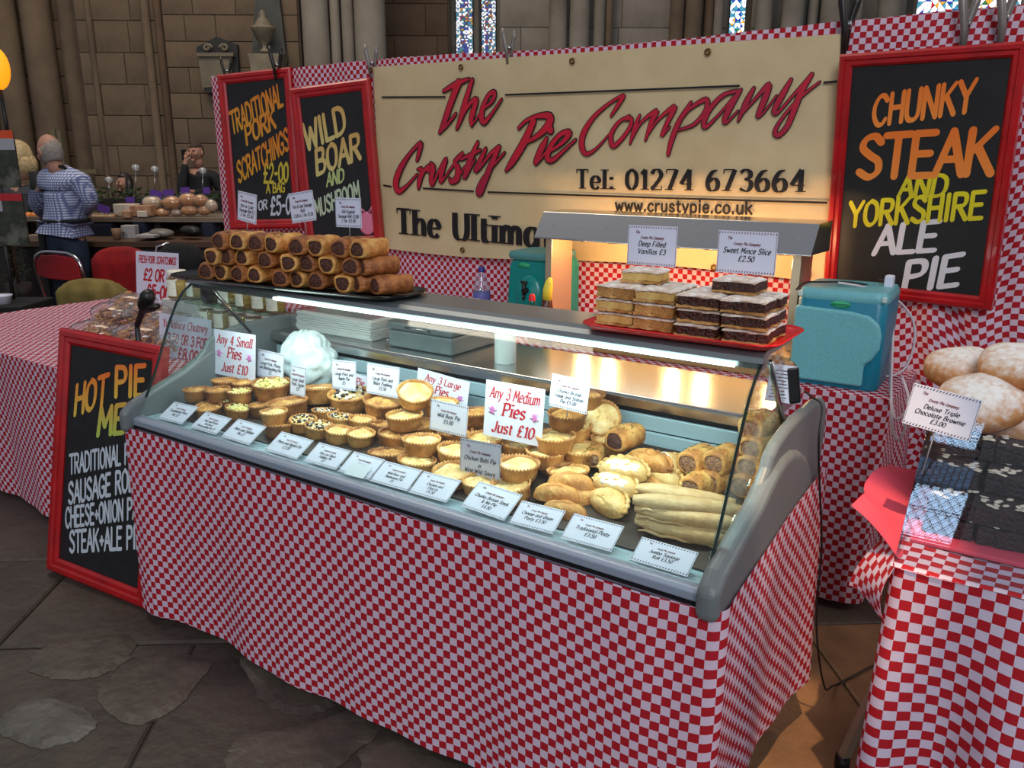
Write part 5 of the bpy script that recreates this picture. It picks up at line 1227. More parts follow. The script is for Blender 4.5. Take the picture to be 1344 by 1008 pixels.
t = thing('snack_packet', 'red and white packet beside the white carrier bag', 'packet', (.285, .56, deckz(.56)+.075)); crumple(20, 12, (0, 0, .02), (.045, .016, .026), None, 9, .12).obj('wrapper', mat('red_wrapper', (.84, .12, .10), .3), t); MB().blob((.006, -.016, .018), (.016, .004, .012), 10, 6).obj('white_badge', M_WHITE, t)
MB().box((-.05, -.015, -.08), (.05, .03, .0)).obj('carton', mat('teal_carton', (.42, .58, .60), .5), t, bevel=.004)

# heated display gantry on the back table
BT = BZ+.005
t = thing('heated_gantry', 'stainless heat lamp gantry on the back table in front of the banner', 'heat lamp gantry', (1.19, 1.62, BT))
bz = .09
MB().box((-.56, -.12, 0), (.56, .22, bz)).obj('base', mat('pale_birch_board', (.74, .58, .38), .5, c2=(.66, .50, .32), scale=7), t, bevel=.006)
HT, HB = 1.378-BT, 1.268-BT
hood = MB().prism([(.20, HT+.004), (.02, HT), (-.055, HB+.006), (-.055, HB), (-.045, HB), (.03, HT-.010), (.20, HT-.008)], -.60, .58).obj('hood', M_STEEL2, t, bevel=.0015)
for x in (-.60, .575): MB().prism([(.20, HT), (.02, HT-.002), (-.05, HB+.004), (.20, HB)], x, x+.004).obj('hood_end', M_STEEL, t)
for i in range(9): MB().blob((-.52+i*.13, -.018-.0, HT-.05), (.004, .003, .004), 8, 5).obj('rivet', M_STEEL, t)
for x, l_ in ((-.545, 1), (.52, 0)):
    MB().box((x, -.02, bz), (x+.008, .17, HB+.02)).obj('leg', mat('warm_steel', (.78, .70, .60), .3, .7), t, bevel=.002); MB().box((x-.012, -.028, bz), (x+.02, -.018, HB+.01)).obj('leg_flange', MATS['warm_steel'], t, bevel=.002)
lmp = mat('heat_lamp_glow', (1, .80, .50), .4, emit=8)
for i, x in enumerate((-.40, -.27, .03, .16, .45)):
    s_ = MB().lathe([(.014, .055), (.016, .03), (.026, .008), (.028, .0), (.024, .0), (.014, .03)], 18, (x, .06, HB-.012)).obj('lamp_shade', mat('bronze_shade', (.42, .28, .18), .4, .5), t)
    MB().lathe([(0, .004), (.016, .006), (.020, .018), (.012, .034), (.008, .05)], 14, (x, .06, HB-.014)).obj('heat_bulb', lmp, t)
    plight('heat_lamp_light', (1.19+x, 1.675, BT+HB-.045), 2.6, (1, .58, .26), .02)

# turquoise insulated carriers
M_TEAL = mat('turquoise_plastic', (.03, .46, .56), .4); M_TEAL2 = mat('speckled_pale_turquoise', (.42, .69, .72), .45, c2=(.37, .63, .66), scale=300, lo=.45, hi=.6)
def rbox(mb, w_, d, h, r, z0=0, y0=0, top=1.0, n=6):
    P = []
    for z, k in ((z0, .96), (z0+.01, 1), (z0+h-.012, top), (z0+h, top*.96)):
        P.append([(x*k, y0+y*k, z) for x, y in rrect(w_, d, r, n)])
    m_ = len(P[0]); mb.add([v for q in P for v in q], [(i*m_+j, i*m_+(j+1) % m_, (i+1)*m_+(j+1) % m_, (i+1)*m_+j) for i in range(3) for j in range(m_)], True)
    mb.add(P[0], [tuple(range(m_))[::-1]]); mb.add(P[-1], [tuple(range(m_))]); return mb
t = thing('insulated_carrier', 'large turquoise insulated food carrier standing beneath the steak pie chalkboard', 'insulated carrier', (1.895, 1.66, BT), .04)
rbox(MB(), .30, .30, .315, .035).obj('body', M_TEAL, t); rbox(MB(), .305, .305, .04, .04, .305, top=.97).obj('lid', M_TEAL2, t)
# pale front moulding with an arched shoulder and a stepped lower corner
fp = [(-.149, .018), (.10, .018), (.10, .095), (.122, .115), (.143, .155), (.145, .20), (.135, .24), (.10, .268), (.04, .278), (-.149, .284)]
MB().prism([(x, z) for x, z in fp], -.172, -.15, 'y').obj('front_moulding', M_TEAL2, t, bevel=.010, seg=3, fix=True)
MB().lathe([(0, 0), (.034, 0), (.034, .003), (0, .003)], 20, m=Matrix.Translation((-.0, -.150, .297)) @ Matrix.Rotation(PI/2, 4, 'X') @ Matrix.Diagonal((1, .36, 1, 1))).obj('green_badge', mat('green_badge', (.20, .66, .45), .5), t)
mb = MB(); line_loc('ContainerXtra', 0, -.003, .008, .0, mb, maxw=.055, w_=1.4); o = mb.obj('badge_lettering', mat('dark_green_ink', (.02, .30, .25), .5), t); o.matrix_local = Matrix.Translation((0, -.1536, .297)) @ Matrix.Rotation(PI/2, 4, 'X')
for sx in (-1, 1): MB().box((sx*.138-.008, -.158, .315), (sx*.138+.008, -.148, .335)).obj('latch', mat('white_latch', (.72, .80, .78), .4), t, bevel=.004)
t = thing('drinks_dispenser', 'turquoise insulated drinks dispenser with a black tap left of the heat lamp gantry', 'drinks dispenser', (.495, 1.74, BT), .02)
M_TEALD = mat('deep_turquoise', (.02, .50, .48), .3)
sh = [(-.14, 0), (.14, 0), (.135, .30), (.125, .34), (-.10, .34), (-.12, .30)]
MB().prism(sh, -.06, .17, 'y').obj('body', M_TEALD, t, bevel=.02, seg=3, fix=True); rbox(MB(), .25, .25, .035, .04, .335, .05).obj('lid', mat('pale_teal_lid', (.30, .52, .52), .5), t)
MB().blob((0, -.06, .17), (.075, .03, .10), 20, 12).obj('tap_recess_moulding', M_TEALD, t); MB().prism([(-.14, 0), (-.14, .035), (-.105, .07), (-.085, .06), (.09, .05), (.115, .07), (.14, .03), (.14, 0)], -.12, -.05, 'y').obj('drip_tray', mat('cream_tray', (.72, .76, .64), .5), t, bevel=.006, fix=True)
MB().tube([(0, -.085, .20), (0, -.115, .20)], .012, 10).tube([(0, -.11, .185), (0, -.11, .235)], .010, 10).tube([(-.016, -.11, .24), (.016, -.11, .24)], .006, 8).tube([(0, -.11, .185), (0, -.116, .16)], .007, 8).obj('tap', M_BLACK, t)
MB().lathe([(0, 0), (.034, 0), (.034, .003), (0, .003)], 20, m=Matrix.Translation((-.03, -.062, .31)) @ Matrix.Rotation(PI/2, 4, 'X') @ Matrix.Diagonal((1, .34, 1, 1))).obj('green_badge', MATS['green_badge'], t)
# bottles
p = ony(632, 350, 1.60); tz = p.z
t = thing('water_bottle', 'clear plastic water bottle with blue cap and blue label behind the counter', 'bottle', (p.x, 1.6, BT)); hh = tz-BT
MB().lathe([(0, 0), (.036, 0), (.040, .01), (.040, hh*.42), (.037, hh*.5), (.040, hh*.58), (.036, hh*.72), (.02, hh*.86), (.014, hh*.92), (.014, hh*.95)], 22).obj('bottle_body', glass('bottle_plastic', (.90, .90, .94), 2, .05, 1.45, .12, (.8, .8, .9)), t)
MB().lathe([(.0405, hh*.20), (.0412, hh*.21), (.0412, hh*.60), (.0405, hh*.61)], 22).obj('label', mat('blue_label', (.36, .36, .62), .5), t)
MB().lathe([(0, hh), (.015, hh), (.016, hh*.93), (.016, hh*.92)], 16).obj('cap', mat('blue_cap', (.12, .16, .48), .4), t)
mb = MB()
for i in range(5): mb.box((-.020, -.0425, hh*(.26+i*.055)), (.020, -.0415, hh*(.275+i*.055)))
mb.box((-.024, -.0420, hh*.24), (.024, -.0414, hh*.52)); mb.obj('label_text_panel', mat('cream_panel', (.82, .80, .80), .6), t)
p = ony(685, 384, 1.42)
t = thing('shaker', 'small glass shaker with a red cap beside the brown sauce bottle', 'shaker', (p.x, 1.50, BT)); hh = ony(685, 384, 1.5).z-BT
MB().lathe([(0, 0), (.018, 0), (.02, .01), (.02, hh-.05), (.014, hh-.03)], 16).obj('jar', M_JAR, t); MB().lathe([(0, hh), (.010, hh-.002), (.014, hh-.012), (.015, hh-.03)], 16).obj('cap', mat('red_cap', (.85, .10, .16), .4), t)
p = ony(712, 366, 1.46); hh = p.z-BT
t = thing('sauce_bottle', 'brown sauce bottle with a slanted yellow top beside the turquoise dispenser', 'bottle', (p.x, 1.50, BT))
MB().lathe([(0, 0), (.024, 0), (.026, .01), (.026, hh*.55), (.022, hh*.66), (.018, hh*.70)], 18).obj('bottle_body', mat('brown_sauce', (.30, .14, .10), .25), t)
MB().tube([(0, 0, hh*.68), (.002, 0, hh*.82), (.008, 0, hh*.93), (.014, 0, hh)], [.021, .021, .017, .008], 14).obj('cap', mat('yellow_top', (.90, .80, .25), .4), t)
# card terminal on the right end, with its black cord
t = thing('card_reader', 'card reader with a white paper slip leaning on the right end of the counter', 'card reader', (1.995, .66, .985), .5)
MB().box((-.012, -.02, 0), (.02, .05, .10), Matrix.Rotation(-.15, 4, 'Y')).obj('reader_body', M_BLACK, t, bevel=.006); MB().box((-.075, -.018, .0), (-.008, -.015, .10), Matrix.Rotation(.1, 4, 'Y')).obj('paper_slip', M_WHITE, t)
mb = MB()
for i in range(9): mb.box((-.066, -.0195, .012+i*.009), (-.022-.004*(i % 3), -.0187, .014+i*.009), Matrix.Rotation(.1, 4, 'Y'))
mb.obj('slip_print', M_INK, t)['kind'] = 'stuff'
def cord(pts, r, m, name, lb, k=6, cat='cable'):
    mb = MB(); mb.tube([V(p) for p in catmull([tuple(p) for p in pts], k)], r, 6); return tag(mb.obj(name, m), lb, cat)
cord([(2.02, .68, 1.015), (2.05, .64, 1.012), (2.085, .60, 1.004), (2.096, .56, .93), (2.10, .60, .80), (2.11, .66, .6), (2.11, .70, .35), (2.13, .80, .10), (2.13, .95, .01), (2.17, 1.05, .006), (2.22, 1.15, .006), (2.26, 1.02, .006), (2.30, 1.1, .006), (2.24, 1.22, .006)], .0028, M_BLACK, 'power_cord', 'thin black cord hanging down the counter end to the floor')
# plug and white flex by the carrier
M_FLEX = mat('white_flex', (.80, .74, .76), .5)
px_ = lambda x, y, Y: tuple(ony(x, y, Y))
t = thing('mains_plug', 'white three pin plug dangling over the turquoise carrier lid', 'plug', px_(1166, 372, 1.72))
MB().box((-.012, -.02, -.03), (.018, .02, .03)).obj('plug_body', M_WHITE, t, bevel=.006)
for z in (-.012, .012, .0): MB().box((-.034, -.008 if z else .006, z-.002), (-.012, -.002 if z else .012, z+.002)).obj('pin', mat('brass_pin', (.3, .28, .25), .3, .9), t)
cord([px_(1100, 371, 1.60), px_(1120, 374, 1.62), px_(1150, 381, 1.70), px_(1180, 396, 1.78), px_(1198, 420, 1.80), px_(1200, 450, 1.80), px_(1190, 480, 1.78), px_(1174, 492, 1.74), px_(1158, 494, 1.70)], .0045, M_FLEX, 'white_flex', 'white flex curling in a wide loop right of the turquoise carrier')
cord([px_(1168, 384, 1.72), px_(1172, 400, 1.74), px_(1172, 440, 1.74), px_(1170, 490, 1.60), px_(1170, 530, 1.42), px_(1172, 565, 1.40), px_(1178, 577, 1.40), px_(1186, 568, 1.40), px_(1190, 545, 1.41), px_(1192, 520, 1.43), px_(1184, 495, 1.5)], .0050, M_FLEX, 'white_flex', 'white flex hanging straight down then looping at the back table corner')
cord([px_(1165, 385, 1.74), px_(1168, 450, 1.74), px_(1168, 500, 1.58), px_(1173, 545, 1.42), px_(1182, 548, 1.42), px_(1190, 538, 1.43)], .0045, M_FLEX, 'white_flex', 'second white flex hanging beside the first at the back table corner')
cord([px_(1045, 380, 1.52), px_(1056, 371, 1.56), px_(1080, 370, 1.6), px_(1120, 371, 1.66), px_(1150, 378, 1.74), px_(1176, 392, 1.8)], .0032, M_BLACK, 'black_lead', 'black lead draped across the lid of the turquoise carrier')

# spring clips along the top rail
CLP = mat('dark_steel_clip', (.16, .14, .13), .35, .4); CLG = mat('grey_clip', (.50, .47, .45), .4, .3)
for i, (x, y, hg, m, lb) in enumerate(((298, 92, 30, CLP, 'black spring clamp on the left corner of the pork scratchings board'), (363, 84, 40, CLP, 'dark clamp on the right corner of the pork scratchings board'), (488, 82, 36, CLG, 'grey clamp holding the left corner of the banner'),
                      (668, 62, 34, CLG, 'clear plastic clamp on the top rail above the banner'), (1112, 30, 56, CLP, 'brown clamp above the right corner of the banner'), (1268, 30, 50, CLG, 'grey clamp above the chunky steak board'), (1318, 22, 52, CLG, 'grey clamp at the upper right above the chunky steak board'))):
    p = ony(x, y, 1.985); s_ = hg/36*.055*1.6
    t = thing('spring_clamp', lb, 'clamp', p)
    MB().tube([(0, -.012, -s_*.9), (0, -.022, -s_*.2), (-s_*.12, -.030, s_*.5), (-s_*.2, -.028, s_*1.0)], [s_*.07, s_*.10, s_*.12, s_*.09], 8).obj('jaw', m, t)
    MB().tube([(0, .014, -s_*.7), (0, .02, -s_*.1), (s_*.15, .022, s_*.5), (s_*.25, .02, s_*.9)], [s_*.07, s_*.10, s_*.12, s_*.09], 8).obj('jaw', m, t)
    MB().tube([(-s_*.12, 0, -s_*.05), (s_*.12, 0, -s_*.05)], s_*.12, 10).obj('spring', M_STEEL, t)

# ================================================================ LEFT TABLE GOODS
LT = TZ+.008
M_LID = mat('cream_jar_lid', (.92, .90, .82), .5); M_LAB = mat('cream_paper_label', (.95, .94, .86), .7, c2=(.88, .87, .78), scale=60, lo=.55, hi=.6); M_CHUT = mat('chutney', (.80, .70, .44), .5, c2=(.66, .52, .28), scale=60); M_CHUTD = mat('dark_chutney', (.20, .15, .15), .5)
def jar_lib(r, h, dark=False):
    a = MB().lathe([(0, 0), (r*.9, 0), (r, h*.05), (r, h*.70), (r*.86, h*.80), (r*.80, h*.84)], 22); b = MB().lathe([(0, h*.03), (r*.93, h*.05), (r*.95, h*.68), (0, h*.70)], 18)
    c_ = MB().lathe([(r*.86, h*.82), (r*.90, h*.84), (r*.90, h*.975), (r*.84, h), (0, h)], 22); d = MB()
    vs = []; 
    for i in range(15):
        an = -PI*.95+PI*.9*i/14
        for z in (h*.12, h*.70): vs.append((r*1.015*math.cos(an), r*1.015*math.sin(an), z))
    d.add(vs, [(2*i, 2*i+2, 2*i+3, 2*i+1) for i in range(14)], True)
    e = MB()
    for k in range(5):
        for s_ in range(2+k % 2): an = -PI*.7+.35*s_+k*.02; x = r*1.03; e.add([(x*math.cos(an), x*math.sin(an), h*(.24+k*.06)), (x*math.cos(an+.25), x*math.sin(an+.25), h*(.24+k*.06)), (x*math.cos(an+.25), x*math.sin(an+.25), h*(.255+k*.06)), (x*math.cos(an), x*math.sin(an), h*(.255+k*.06))], [(0, 1, 2, 3)])
    return [('jar_glass', a.mesh('jar_glass', M_JAR), None), ('chutney', b.mesh('chutney', M_CHUTD if dark else M_CHUT), None), ('lid', c_.mesh('lid', M_LID), None), ('paper_label', d.mesh('paper_label', M_CHUTD if dark == 2 else M_LAB), None), ('label_print', e.mesh('label_print', M_INK), 'stuff')]
JB = jar_lib(.050, .140); JS = jar_lib(.043, .118); JD = jar_lib(.043, .118, 2)
YJ = .95
t = thing('display_riser', 'low covered riser under the lower row of chutney jars', 'riser', (-.53, YJ, LT)); MB().box((-.34, -.055, 0), (.34, .055, .052)).obj('riser_block', mat('white_board', (.80, .80, .78), .6), t, bevel=.003)
for i, px in enumerate((276, 294, 314, 336, 356, 374)):
    p = ony(px, 436, YJ); place('chutney_jar', JS, '%s chutney jar from the left in the lower row, seen through the counter glass' % ORD[i], 'jar', (p.x, YJ, LT+.053), rnd(-.7, -.3), 'chutney jars on the left table')
t = thing('glass_shelf', 'small glass shelf board lying across the lower row of chutney jars', 'shelf', (-.60, YJ, LT+.170)); MB().box((-.40, -.06, 0), (.40, .06, .006)).obj('shelf_pane', glass('greenish_pane', (.80, .90, .86), 1.5, 0, 1.5, .15, (.6, .75, .68)), t)
t = thing('display_riser', 'tall white riser box carrying the leftmost front jars', 'riser', (-1.0, YJ+.02, LT)); MB().box((-.20, -.07, 0), (-.02, .07, .17)).obj('riser_block', MATS['white_board'], t, bevel=.003)
MB().box((-.02, -.07, .0), (.085, .07, .17)).obj('riser_end', MATS['white_board'], t, bevel=.003)
for i, (px, lib, y, lb) in enumerate(((236, JB, YJ-.02, 'large chutney jar with pale label standing in front of the scratchings sign'), (258, JS, YJ+.03, 'chutney jar half hidden right of the large front jar'), (277, JD, YJ-.0, 'chutney jar with a dark label in the upper row'), (299, JS, YJ, 'upper row chutney jar immediately right of the dark labelled one'), (322, JS, YJ, 'upper row chutney jar below the left end of the black tray'), (343, JS, YJ, 'upper row chutney jar second from the right under the black tray'), (362, JS, YJ, 'rightmost upper row chutney jar beneath the black tray'))):
    p = ony(px, 400, y); place('chutney_jar', lib, lb, 'jar', (p.x, y, LT+.177), rnd(-.8, -.3), 'chutney jars on the left table')
# bags of pork scratchings
M_SCR = mat('pork_scratchings', (.62, .36, .18), .5, c2=(.82, .60, .38), c3=(.72, .48, .26), scale=30, bump=.6, bscale=80)
def scr_bag(i, x, y, z, r, lb, rz):
    q = random.Random(i); t = thing('scratchings_bag', lb, 'snack bag', (x, y, z), rz, 'bags of pork scratchings')
    L = MB()
    for k in range(90):
        a = q.uniform(0, 2*PI); e = math.sqrt(q.random()); px_, py_ = math.cos(a)*e*r[0]*.86, math.sin(a)*e*r[1]*.86; zz = q.uniform(.12, .95)*r[2]*2*math.sqrt(max(.05, 1-e*e))*.9
        s_ = q.uniform(.010, .020); mt = Matrix.Translation((px_, py_, zz+.004)) @ Matrix.Rotation(q.uniform(0, 6), 4, 'Z') @ Matrix.Rotation(q.uniform(0, 3), 4, 'X')
        if k % 3: L.tube([mt @ V((s_*1.1*math.cos(u), s_*.8*math.sin(u), .003*math.sin(3*u))) for u in [q.uniform(.2, .5)+j*.8 for j in range(6)]], [s_*.15, s_*.38, s_*.42, s_*.36, s_*.4, s_*.2], 5)
        else: L.blob((0, 0, 0), (s_*1.2, s_*.8, s_*.4), 7, 4, lambda v: 1+.3*math.sin(6*v.x+k), mt)
    L.obj('scratchings', M_SCR, t)['kind'] = 'stuff'
    B = crumple(26, 14, (0, 0, r[2]), (r[0], r[1], r[2]), None, i+40, .12, 6); B.v = [(x, y, max(z_, .001)) for x, y, z_ in B.v]; B.obj('clear_bag', M_FILM, t)
    N_ = crumple(14, 8, (r[0]*.9, 0, r[2]*1.3), (.035, .045, .02), None, i+80, .4, 9); N_.obj('tied_neck', M_FILM, t)
for i, (px, py, z, r, lb) in enumerate(((128, 436, .05, (.13, .10, .055), 'bag of pork scratchings at the front left of the heap, above the menu board'), (185, 440, .05, (.14, .10, .055), 'bag of pork scratchings at the front of the heap, behind the menu board top'), (232, 448, .05, (.12, .09, .05), 'bag of pork scratchings tucked behind the menu board corner'),
                          (150, 412, .12, (.13, .10, .055), 'bag of pork scratchings at the upper left of the heap, nearest the olive chair'), (196, 414, .12, (.14, .10, .055), 'bag of pork scratchings in the middle of the heap beneath the sign'), (225, 424, .10, (.12, .10, .05), 'bag of pork scratchings right of the black scoop handle'), (172, 398, .16, (.10, .08, .05), 'small bag of pork scratchings left of the price sign foot'))):
    p = onz(px, py, LT+z); scr_bag(i, p.x, p.y, LT+max(0, z-.05), r, lb, rnd(-1, 1))
a, b = onz(180, 427, LT+.20), onz(196, 384, LT+.33)
t = thing('scoop', 'black plastic scoop handle sticking up from the scratchings bags', 'scoop', tuple(a)); MB().tube([(0, 0, .01), (-.01, .0, LT-a.z+.05), (-.03, .02, LT-a.z+.004)], [.010, .012, .03], 8).obj('scoop_bowl', M_BLACK, t)
d = (ony(196, 384, a.y)-a); e = ony(207, 402, a.y)-a
MB().tube([V((0, 0, 0)), d*.45, d*.6, d*.9, d*1.02], [.012, .014, .028, .030, .018], 10).obj('handle', M_BLACK, t); MB().tube([d*.45, d*.5+(e-d*.5)*.6, e], [.014, .018, .012], 8).obj('thumb_grip', M_BLACK, t)

# ================================================================ RIGHT HAND TABLE
RX, RY, RZ = 2.325, .325, .75
mb = MB(); top_sheet(mb, RX, 3.5, RY, 1.36, RZ+.003)
cloth_sheet(mb, [(RX, 1.36), (RX, RY+.03)]+arc(RX+.03, RY+.03, .03, 180, 270)+[(3.5, RY)], RZ+.003, lambda s_: .17 if s_ > .95 else .25+.04*math.sin(s_*7), amp=.022, seed=21, rows=34, cols_per_m=60, wave=9, out=lambda s_, t: (.05*t*math.exp(-((s_-1.04)/.05)**2)-.03*t*math.exp(-((s_-1.16)/.07)**2)+.03*t*math.exp(-((s_-1.28)/.07)**2)))
tag(mb.obj('checked_tablecloth', M_CLOTH_BIG), 'red and white checked cloth draped over the near right brownie table', 'tablecloth')
mb = MB()
fl = [(onz(1166, 690, RZ+.012)), (ony(1170, 738, RY-.02)), (ony(1165, 812, RY-.035)), (ony(1116, 806, RY+.06)), (ony(1114, 768, RY+.10))]
g = 12; A0, A1, B0, B1 = onz(1172, 695, RZ+.010), V((RX+.012, RY-.012, RZ+.008)), ony(1114, 768, RY+.10), ony(1163, 812, RY-.035)
vs = []; uv = []
for i in range(g+1):
    for j in range(g+1):
        s_, t_ = i/g, j/g; p = (A0*(1-s_)+A1*s_)*(1-t_)+(B0*(1-s_)+B1*s_)*t_; p = p+V((-.015*math.sin(t_*PI), -.02*math.sin(t_*PI), .01*math.sin(s_*5)*t_)); vs.append(p); uv.append((s_*.20, t_*.16))
mb.add(vs, [(i*(g+1)+j, (i+1)*(g+1)+j, (i+1)*(g+1)+j+1, i*(g+1)+j+1) for i in range(g) for j in range(g)], True, uv)
tag(mb.obj('folded_cloth_corner', M_CLOTH_BIG), 'turned over cloth flap at the corner of the brownie table', 'cloth flap')
t = thing('trestle_table', 'trestle table under the brownie display with pale timber legs', 'table')
MB().box((RX+.03, RY+.03, RZ-.03), (3.48, 1.33, RZ)).obj('tabletop', M_WOOD, t)
lg = mat('pale_timber', (.62, .58, .50), .6)
fa, fb = onz(1105, 1004, .01), ony(1128, 925, .60)
for x0, y0, x1, y1 in ((fa.x, fa.y, 2.40, .66), (2.33, 1.22, 2.42, 1.15), (3.3, .5, 3.3, .55), (3.3, 1.2, 3.3, 1.15)):
    l_ = MB().tube([(x0, y0, .03), (x1, y1, RZ-.03)], .016, 4, smooth=False).obj('leg', lg, t); MB().tube([(x0, y0, 0), (x0, y0, .04)], .02, 10).obj('rubber_foot', M_BLACK, l_)
# red paper sheet under the brownies
mb = MB(); q_ = [V((2.20, .50, .80)), V((2.335, .36, .757)), V((2.36, .95, .757)), V((2.22, .80, .83))]
pm_ = mat('pink_red_paper', (.84, .28, .36), .7); vs = []; n_ = 8
for i in range(n_+1):
    for j in range(n_+1):
        s_, t_ = i/n_, j/n_; p = (q_[0]*(1-s_)+q_[1]*s_)*(1-t_)+(q_[3]*(1-s_)+q_[2]*s_)*t_; vs.append(p+V((.012*math.sin(t_*9), 0, .012*math.sin(t_*11+s_*3))))
mb.add(vs, [(i*(n_+1)+j, (i+1)*(n_+1)+j, (i+1)*(n_+1)+j+1, i*(n_+1)+j+1) for i in range(n_) for j in range(n_)], True)
tag(mb.obj('red_paper', pm_), 'creased red paper sheet jutting out left of the brownies', 'paper')
# acrylic guard
t = thing('acrylic_guard', 'clear acrylic guard sloping over the brownies and mirroring a leaded window', 'sneeze guard', (RX+.005, .345, RZ+.006))
MB().prism([(0, 0), (.255, .270), (.258, .267), (.004, -.001)], 0, 1.1).obj('sloping_sheet', M_ACRYL, t)
MB().prism([(.01, 0), (.258, .262), (.45, .262), (.45, 0)], 0, .004).obj('side_sheet', M_ACRYL, t)
# brownies in tiers, sprinkled with flaked almonds
F_BR = mat('dark_brownie', (.115, .085, .085), .55, c2=(.20, .15, .15), scale=50, bump=1.0, bscale=110, rand=.15); F_ALM = mat('flaked_almond', (.84, .80, .72), .6)
def brownie(seed):
    q = random.Random(seed); w_, d, h = .10, .085, .042; mb = MB(); n = 7; vs = []
    m_ = slice_meshes(w_, d, (('brownie_slab', h, 1),), (F_BR,), seed)[0][1]
    A = MB()
    for k in range(16):
        x, y = q.uniform(-.045, .045), q.uniform(-.038, .038); mt = Matrix.Translation((x, y, h+.002+k*.0003)) @ Matrix.Rotation(q.uniform(0, 6), 4, 'Z') @ Matrix.Rotation(q.uniform(-.2, .2), 4, 'X'); A.blob((0, 0, 0), (.011, .0065, .0012), 8, 4, None, mt)
    return [('brownie_slab', m_, None), ('flaked_almonds', A.mesh('flaked_almonds', F_ALM), 'stuff')]
BL = [brownie(70+i) for i in range(3)]; q = random.Random(5); cnt = 0
CN = ['first', 'second', 'third', 'fourth', 'fifth', 'sixth']
rows = [(.565, 2), (.66, 3), (.755, 4)]
for ri, (y, hl) in enumerate(rows):
    for ci in range(4):
        for k in range(hl):
            if ri < 2 and k < hl-1 and ri != 0: continue
            place('brownie', BL[(ci+k+ri) % 3], 'dark almond brownie, %s from the left in the %s row, %s tier' % (CN[ci], ('front', 'middle', 'rear')[ri], ('lowest', 'second', 'third', 'top')[k]), 'brownie', (2.405+ci*.108+q.uniform(-.006, .006), y, RZ+.018+k*.0455), q.uniform(-.08, .08), 'almond brownies')
t = thing('brownie_board', 'red lined board under the tiers of brownies', 'board', (2.61, .65, RZ+.006)); MB().box((-.27, -.18, 0), (.60, .18, .011)).obj('board_sheet', pm_, t, bevel=.003)
# middle tiers stand on crumbled slabs
t = thing('brownie_riser', 'low dark riser hidden below the middle row of brownies', 'riser', (2.58, .64, RZ+.0175)); MB().box((-.22, -.04, 0), (.22, .04, .089)).obj('riser_block', mat('cocoa_board', (.15, .11, .10), .8), t)
# sugared buns on a stand behind
t = thing('bun_crate', 'brown crate supporting the sugared buns behind the brownies', 'crate', (2.75, .98, RZ+.006))
cm = mat('crate_brown', (.30, .19, .12), .7)
for z in (.0, .06): MB().box((-.45, -.15, z), (.45, -.14, z+.045)).obj('crate_slat', cm, t, bevel=.002); MB().box((-.45, .14, z), (.45, .15, z+.045)).obj('crate_slat', cm, t, bevel=.002)
MB().box((-.45, -.15, .105), (.45, .15, .115)).obj('crate_top', cm, t, bevel=.002)
def bun_mesh(r, h, seed):
    q = random.Random(seed); ph = q.uniform(0, 6); f = lambda v: 1+.10*(abs(v.z)*2)*(1-abs(v.z))+.035*math.sin(3*v.x*2+ph)+.03*math.sin(4*v.y+ph*2)-.05*max(0, v.z)**2*math.exp(-((v.x/.3)**2+(v.y/.3)**2))
    a = MB().blob((0, 0, h*.5), (r, r*.92, h*.5), 32, 18, f)
    return [('bun_body', a.mesh('bun_body', F_BUN), None)]
UL = [bun_mesh(.098, .115, 1), bun_mesh(.088, .10, 2)]; uz = RZ+.006+.116
for i, (px, py, dz, tx, lb) in enumerate(((1290, 524, .045, -.55, 'large sugar-dusted bun leaning towards the viewer behind the brownie card'), (1336, 478, .11, -.3, 'sugar-dusted bun on top of the pile at the right edge'), (1268, 487, .085, -.2, 'smaller sugared bun peeping over behind the large leaning one'), (1262, 590, .0, .1, 'bun at the bottom of the pile behind the acrylic guard'), (1335, 575, .0, 0, 'shaded bun at the lower right behind the acrylic guard'))):
    y = (.88, .95, 1.05, .90, .93)[i]; p = ony(px, py, y); place('sugared_bun', UL[i % 2], lb, 'bun', (p.x, y, max(uz if i > 2 else RZ+.1, p.z-.05)), rnd(0, 1), 'sugared buns', 0, 0).rotation_euler = (abs(tx)*1.0, 0, rnd(-.2, .2))
# ================================================================ THE MARKET BEYOND
def pz(px, py, d): return ond(px, py, d)
def cam_box(name, px0, px1, y0, y1, d, th, m, parent=None, bevel=0, z0=None, fix=False):
    a, b = pz(px0, y1, d), pz(px1, y0, d); u0, u1 = (a-CAM).dot(R0), (b-CAM).dot(R0); za = a.z if z0 is None else z0; zb = b.z
    ps = [cz(u0, d, za), cz(u1, d, za), cz(u1, d+th, za), cz(u0, d+th, za)]
    return MB().add(ps+[p+V((0, 0, zb-za)) for p in ps], [(0,3,2,1),(4,5,6,7),(0,1,5,4),(1,2,6,5),(2,3,7,6),(3,0,4,7)]).obj(name, m, parent, bevel=bevel)
M_DK = mat('dark_wood', (.16, .11, .08), .6, c2=(.11, .08, .06), scale=5)
t = thing('market_counter', 'long wooden bread stall counter in front of the church wall', 'market counter')
cam_box('upper_board', -90, 300, 286, 290, 6.9, .55, mat('worn_board', (.50, .44, .36), .6, c2=(.40, .34, .28), scale=4), t)
cam_box('lower_board', -90, 300, 318, 323, 6.45, .9, mat('brown_board', (.36, .25, .17), .5, c2=(.27, .18, .12), scale=4), t)
cam_box('front_panel', -90, 300, 323, 350, 6.5, .03, M_DK, t, z0=.35)
for px in (-60, 40, 128, 290): cam_box('leg', px, px+6, 323, 400, 6.5, .05, M_DK, t, z0=0)
for px in (-60, 30, 122, 205, 280): cam_box('upright', px, px+5, 289, 320, 7.0, .05, M_DK, t)
cam_box('back_cloth', -80, 300, 290, 318, 7.3, .02, mat('grey_brown_cloth', (.30, .25, .21), .9), t)
navy = mat('navy_cloth', (.09, .12, .19), .85)
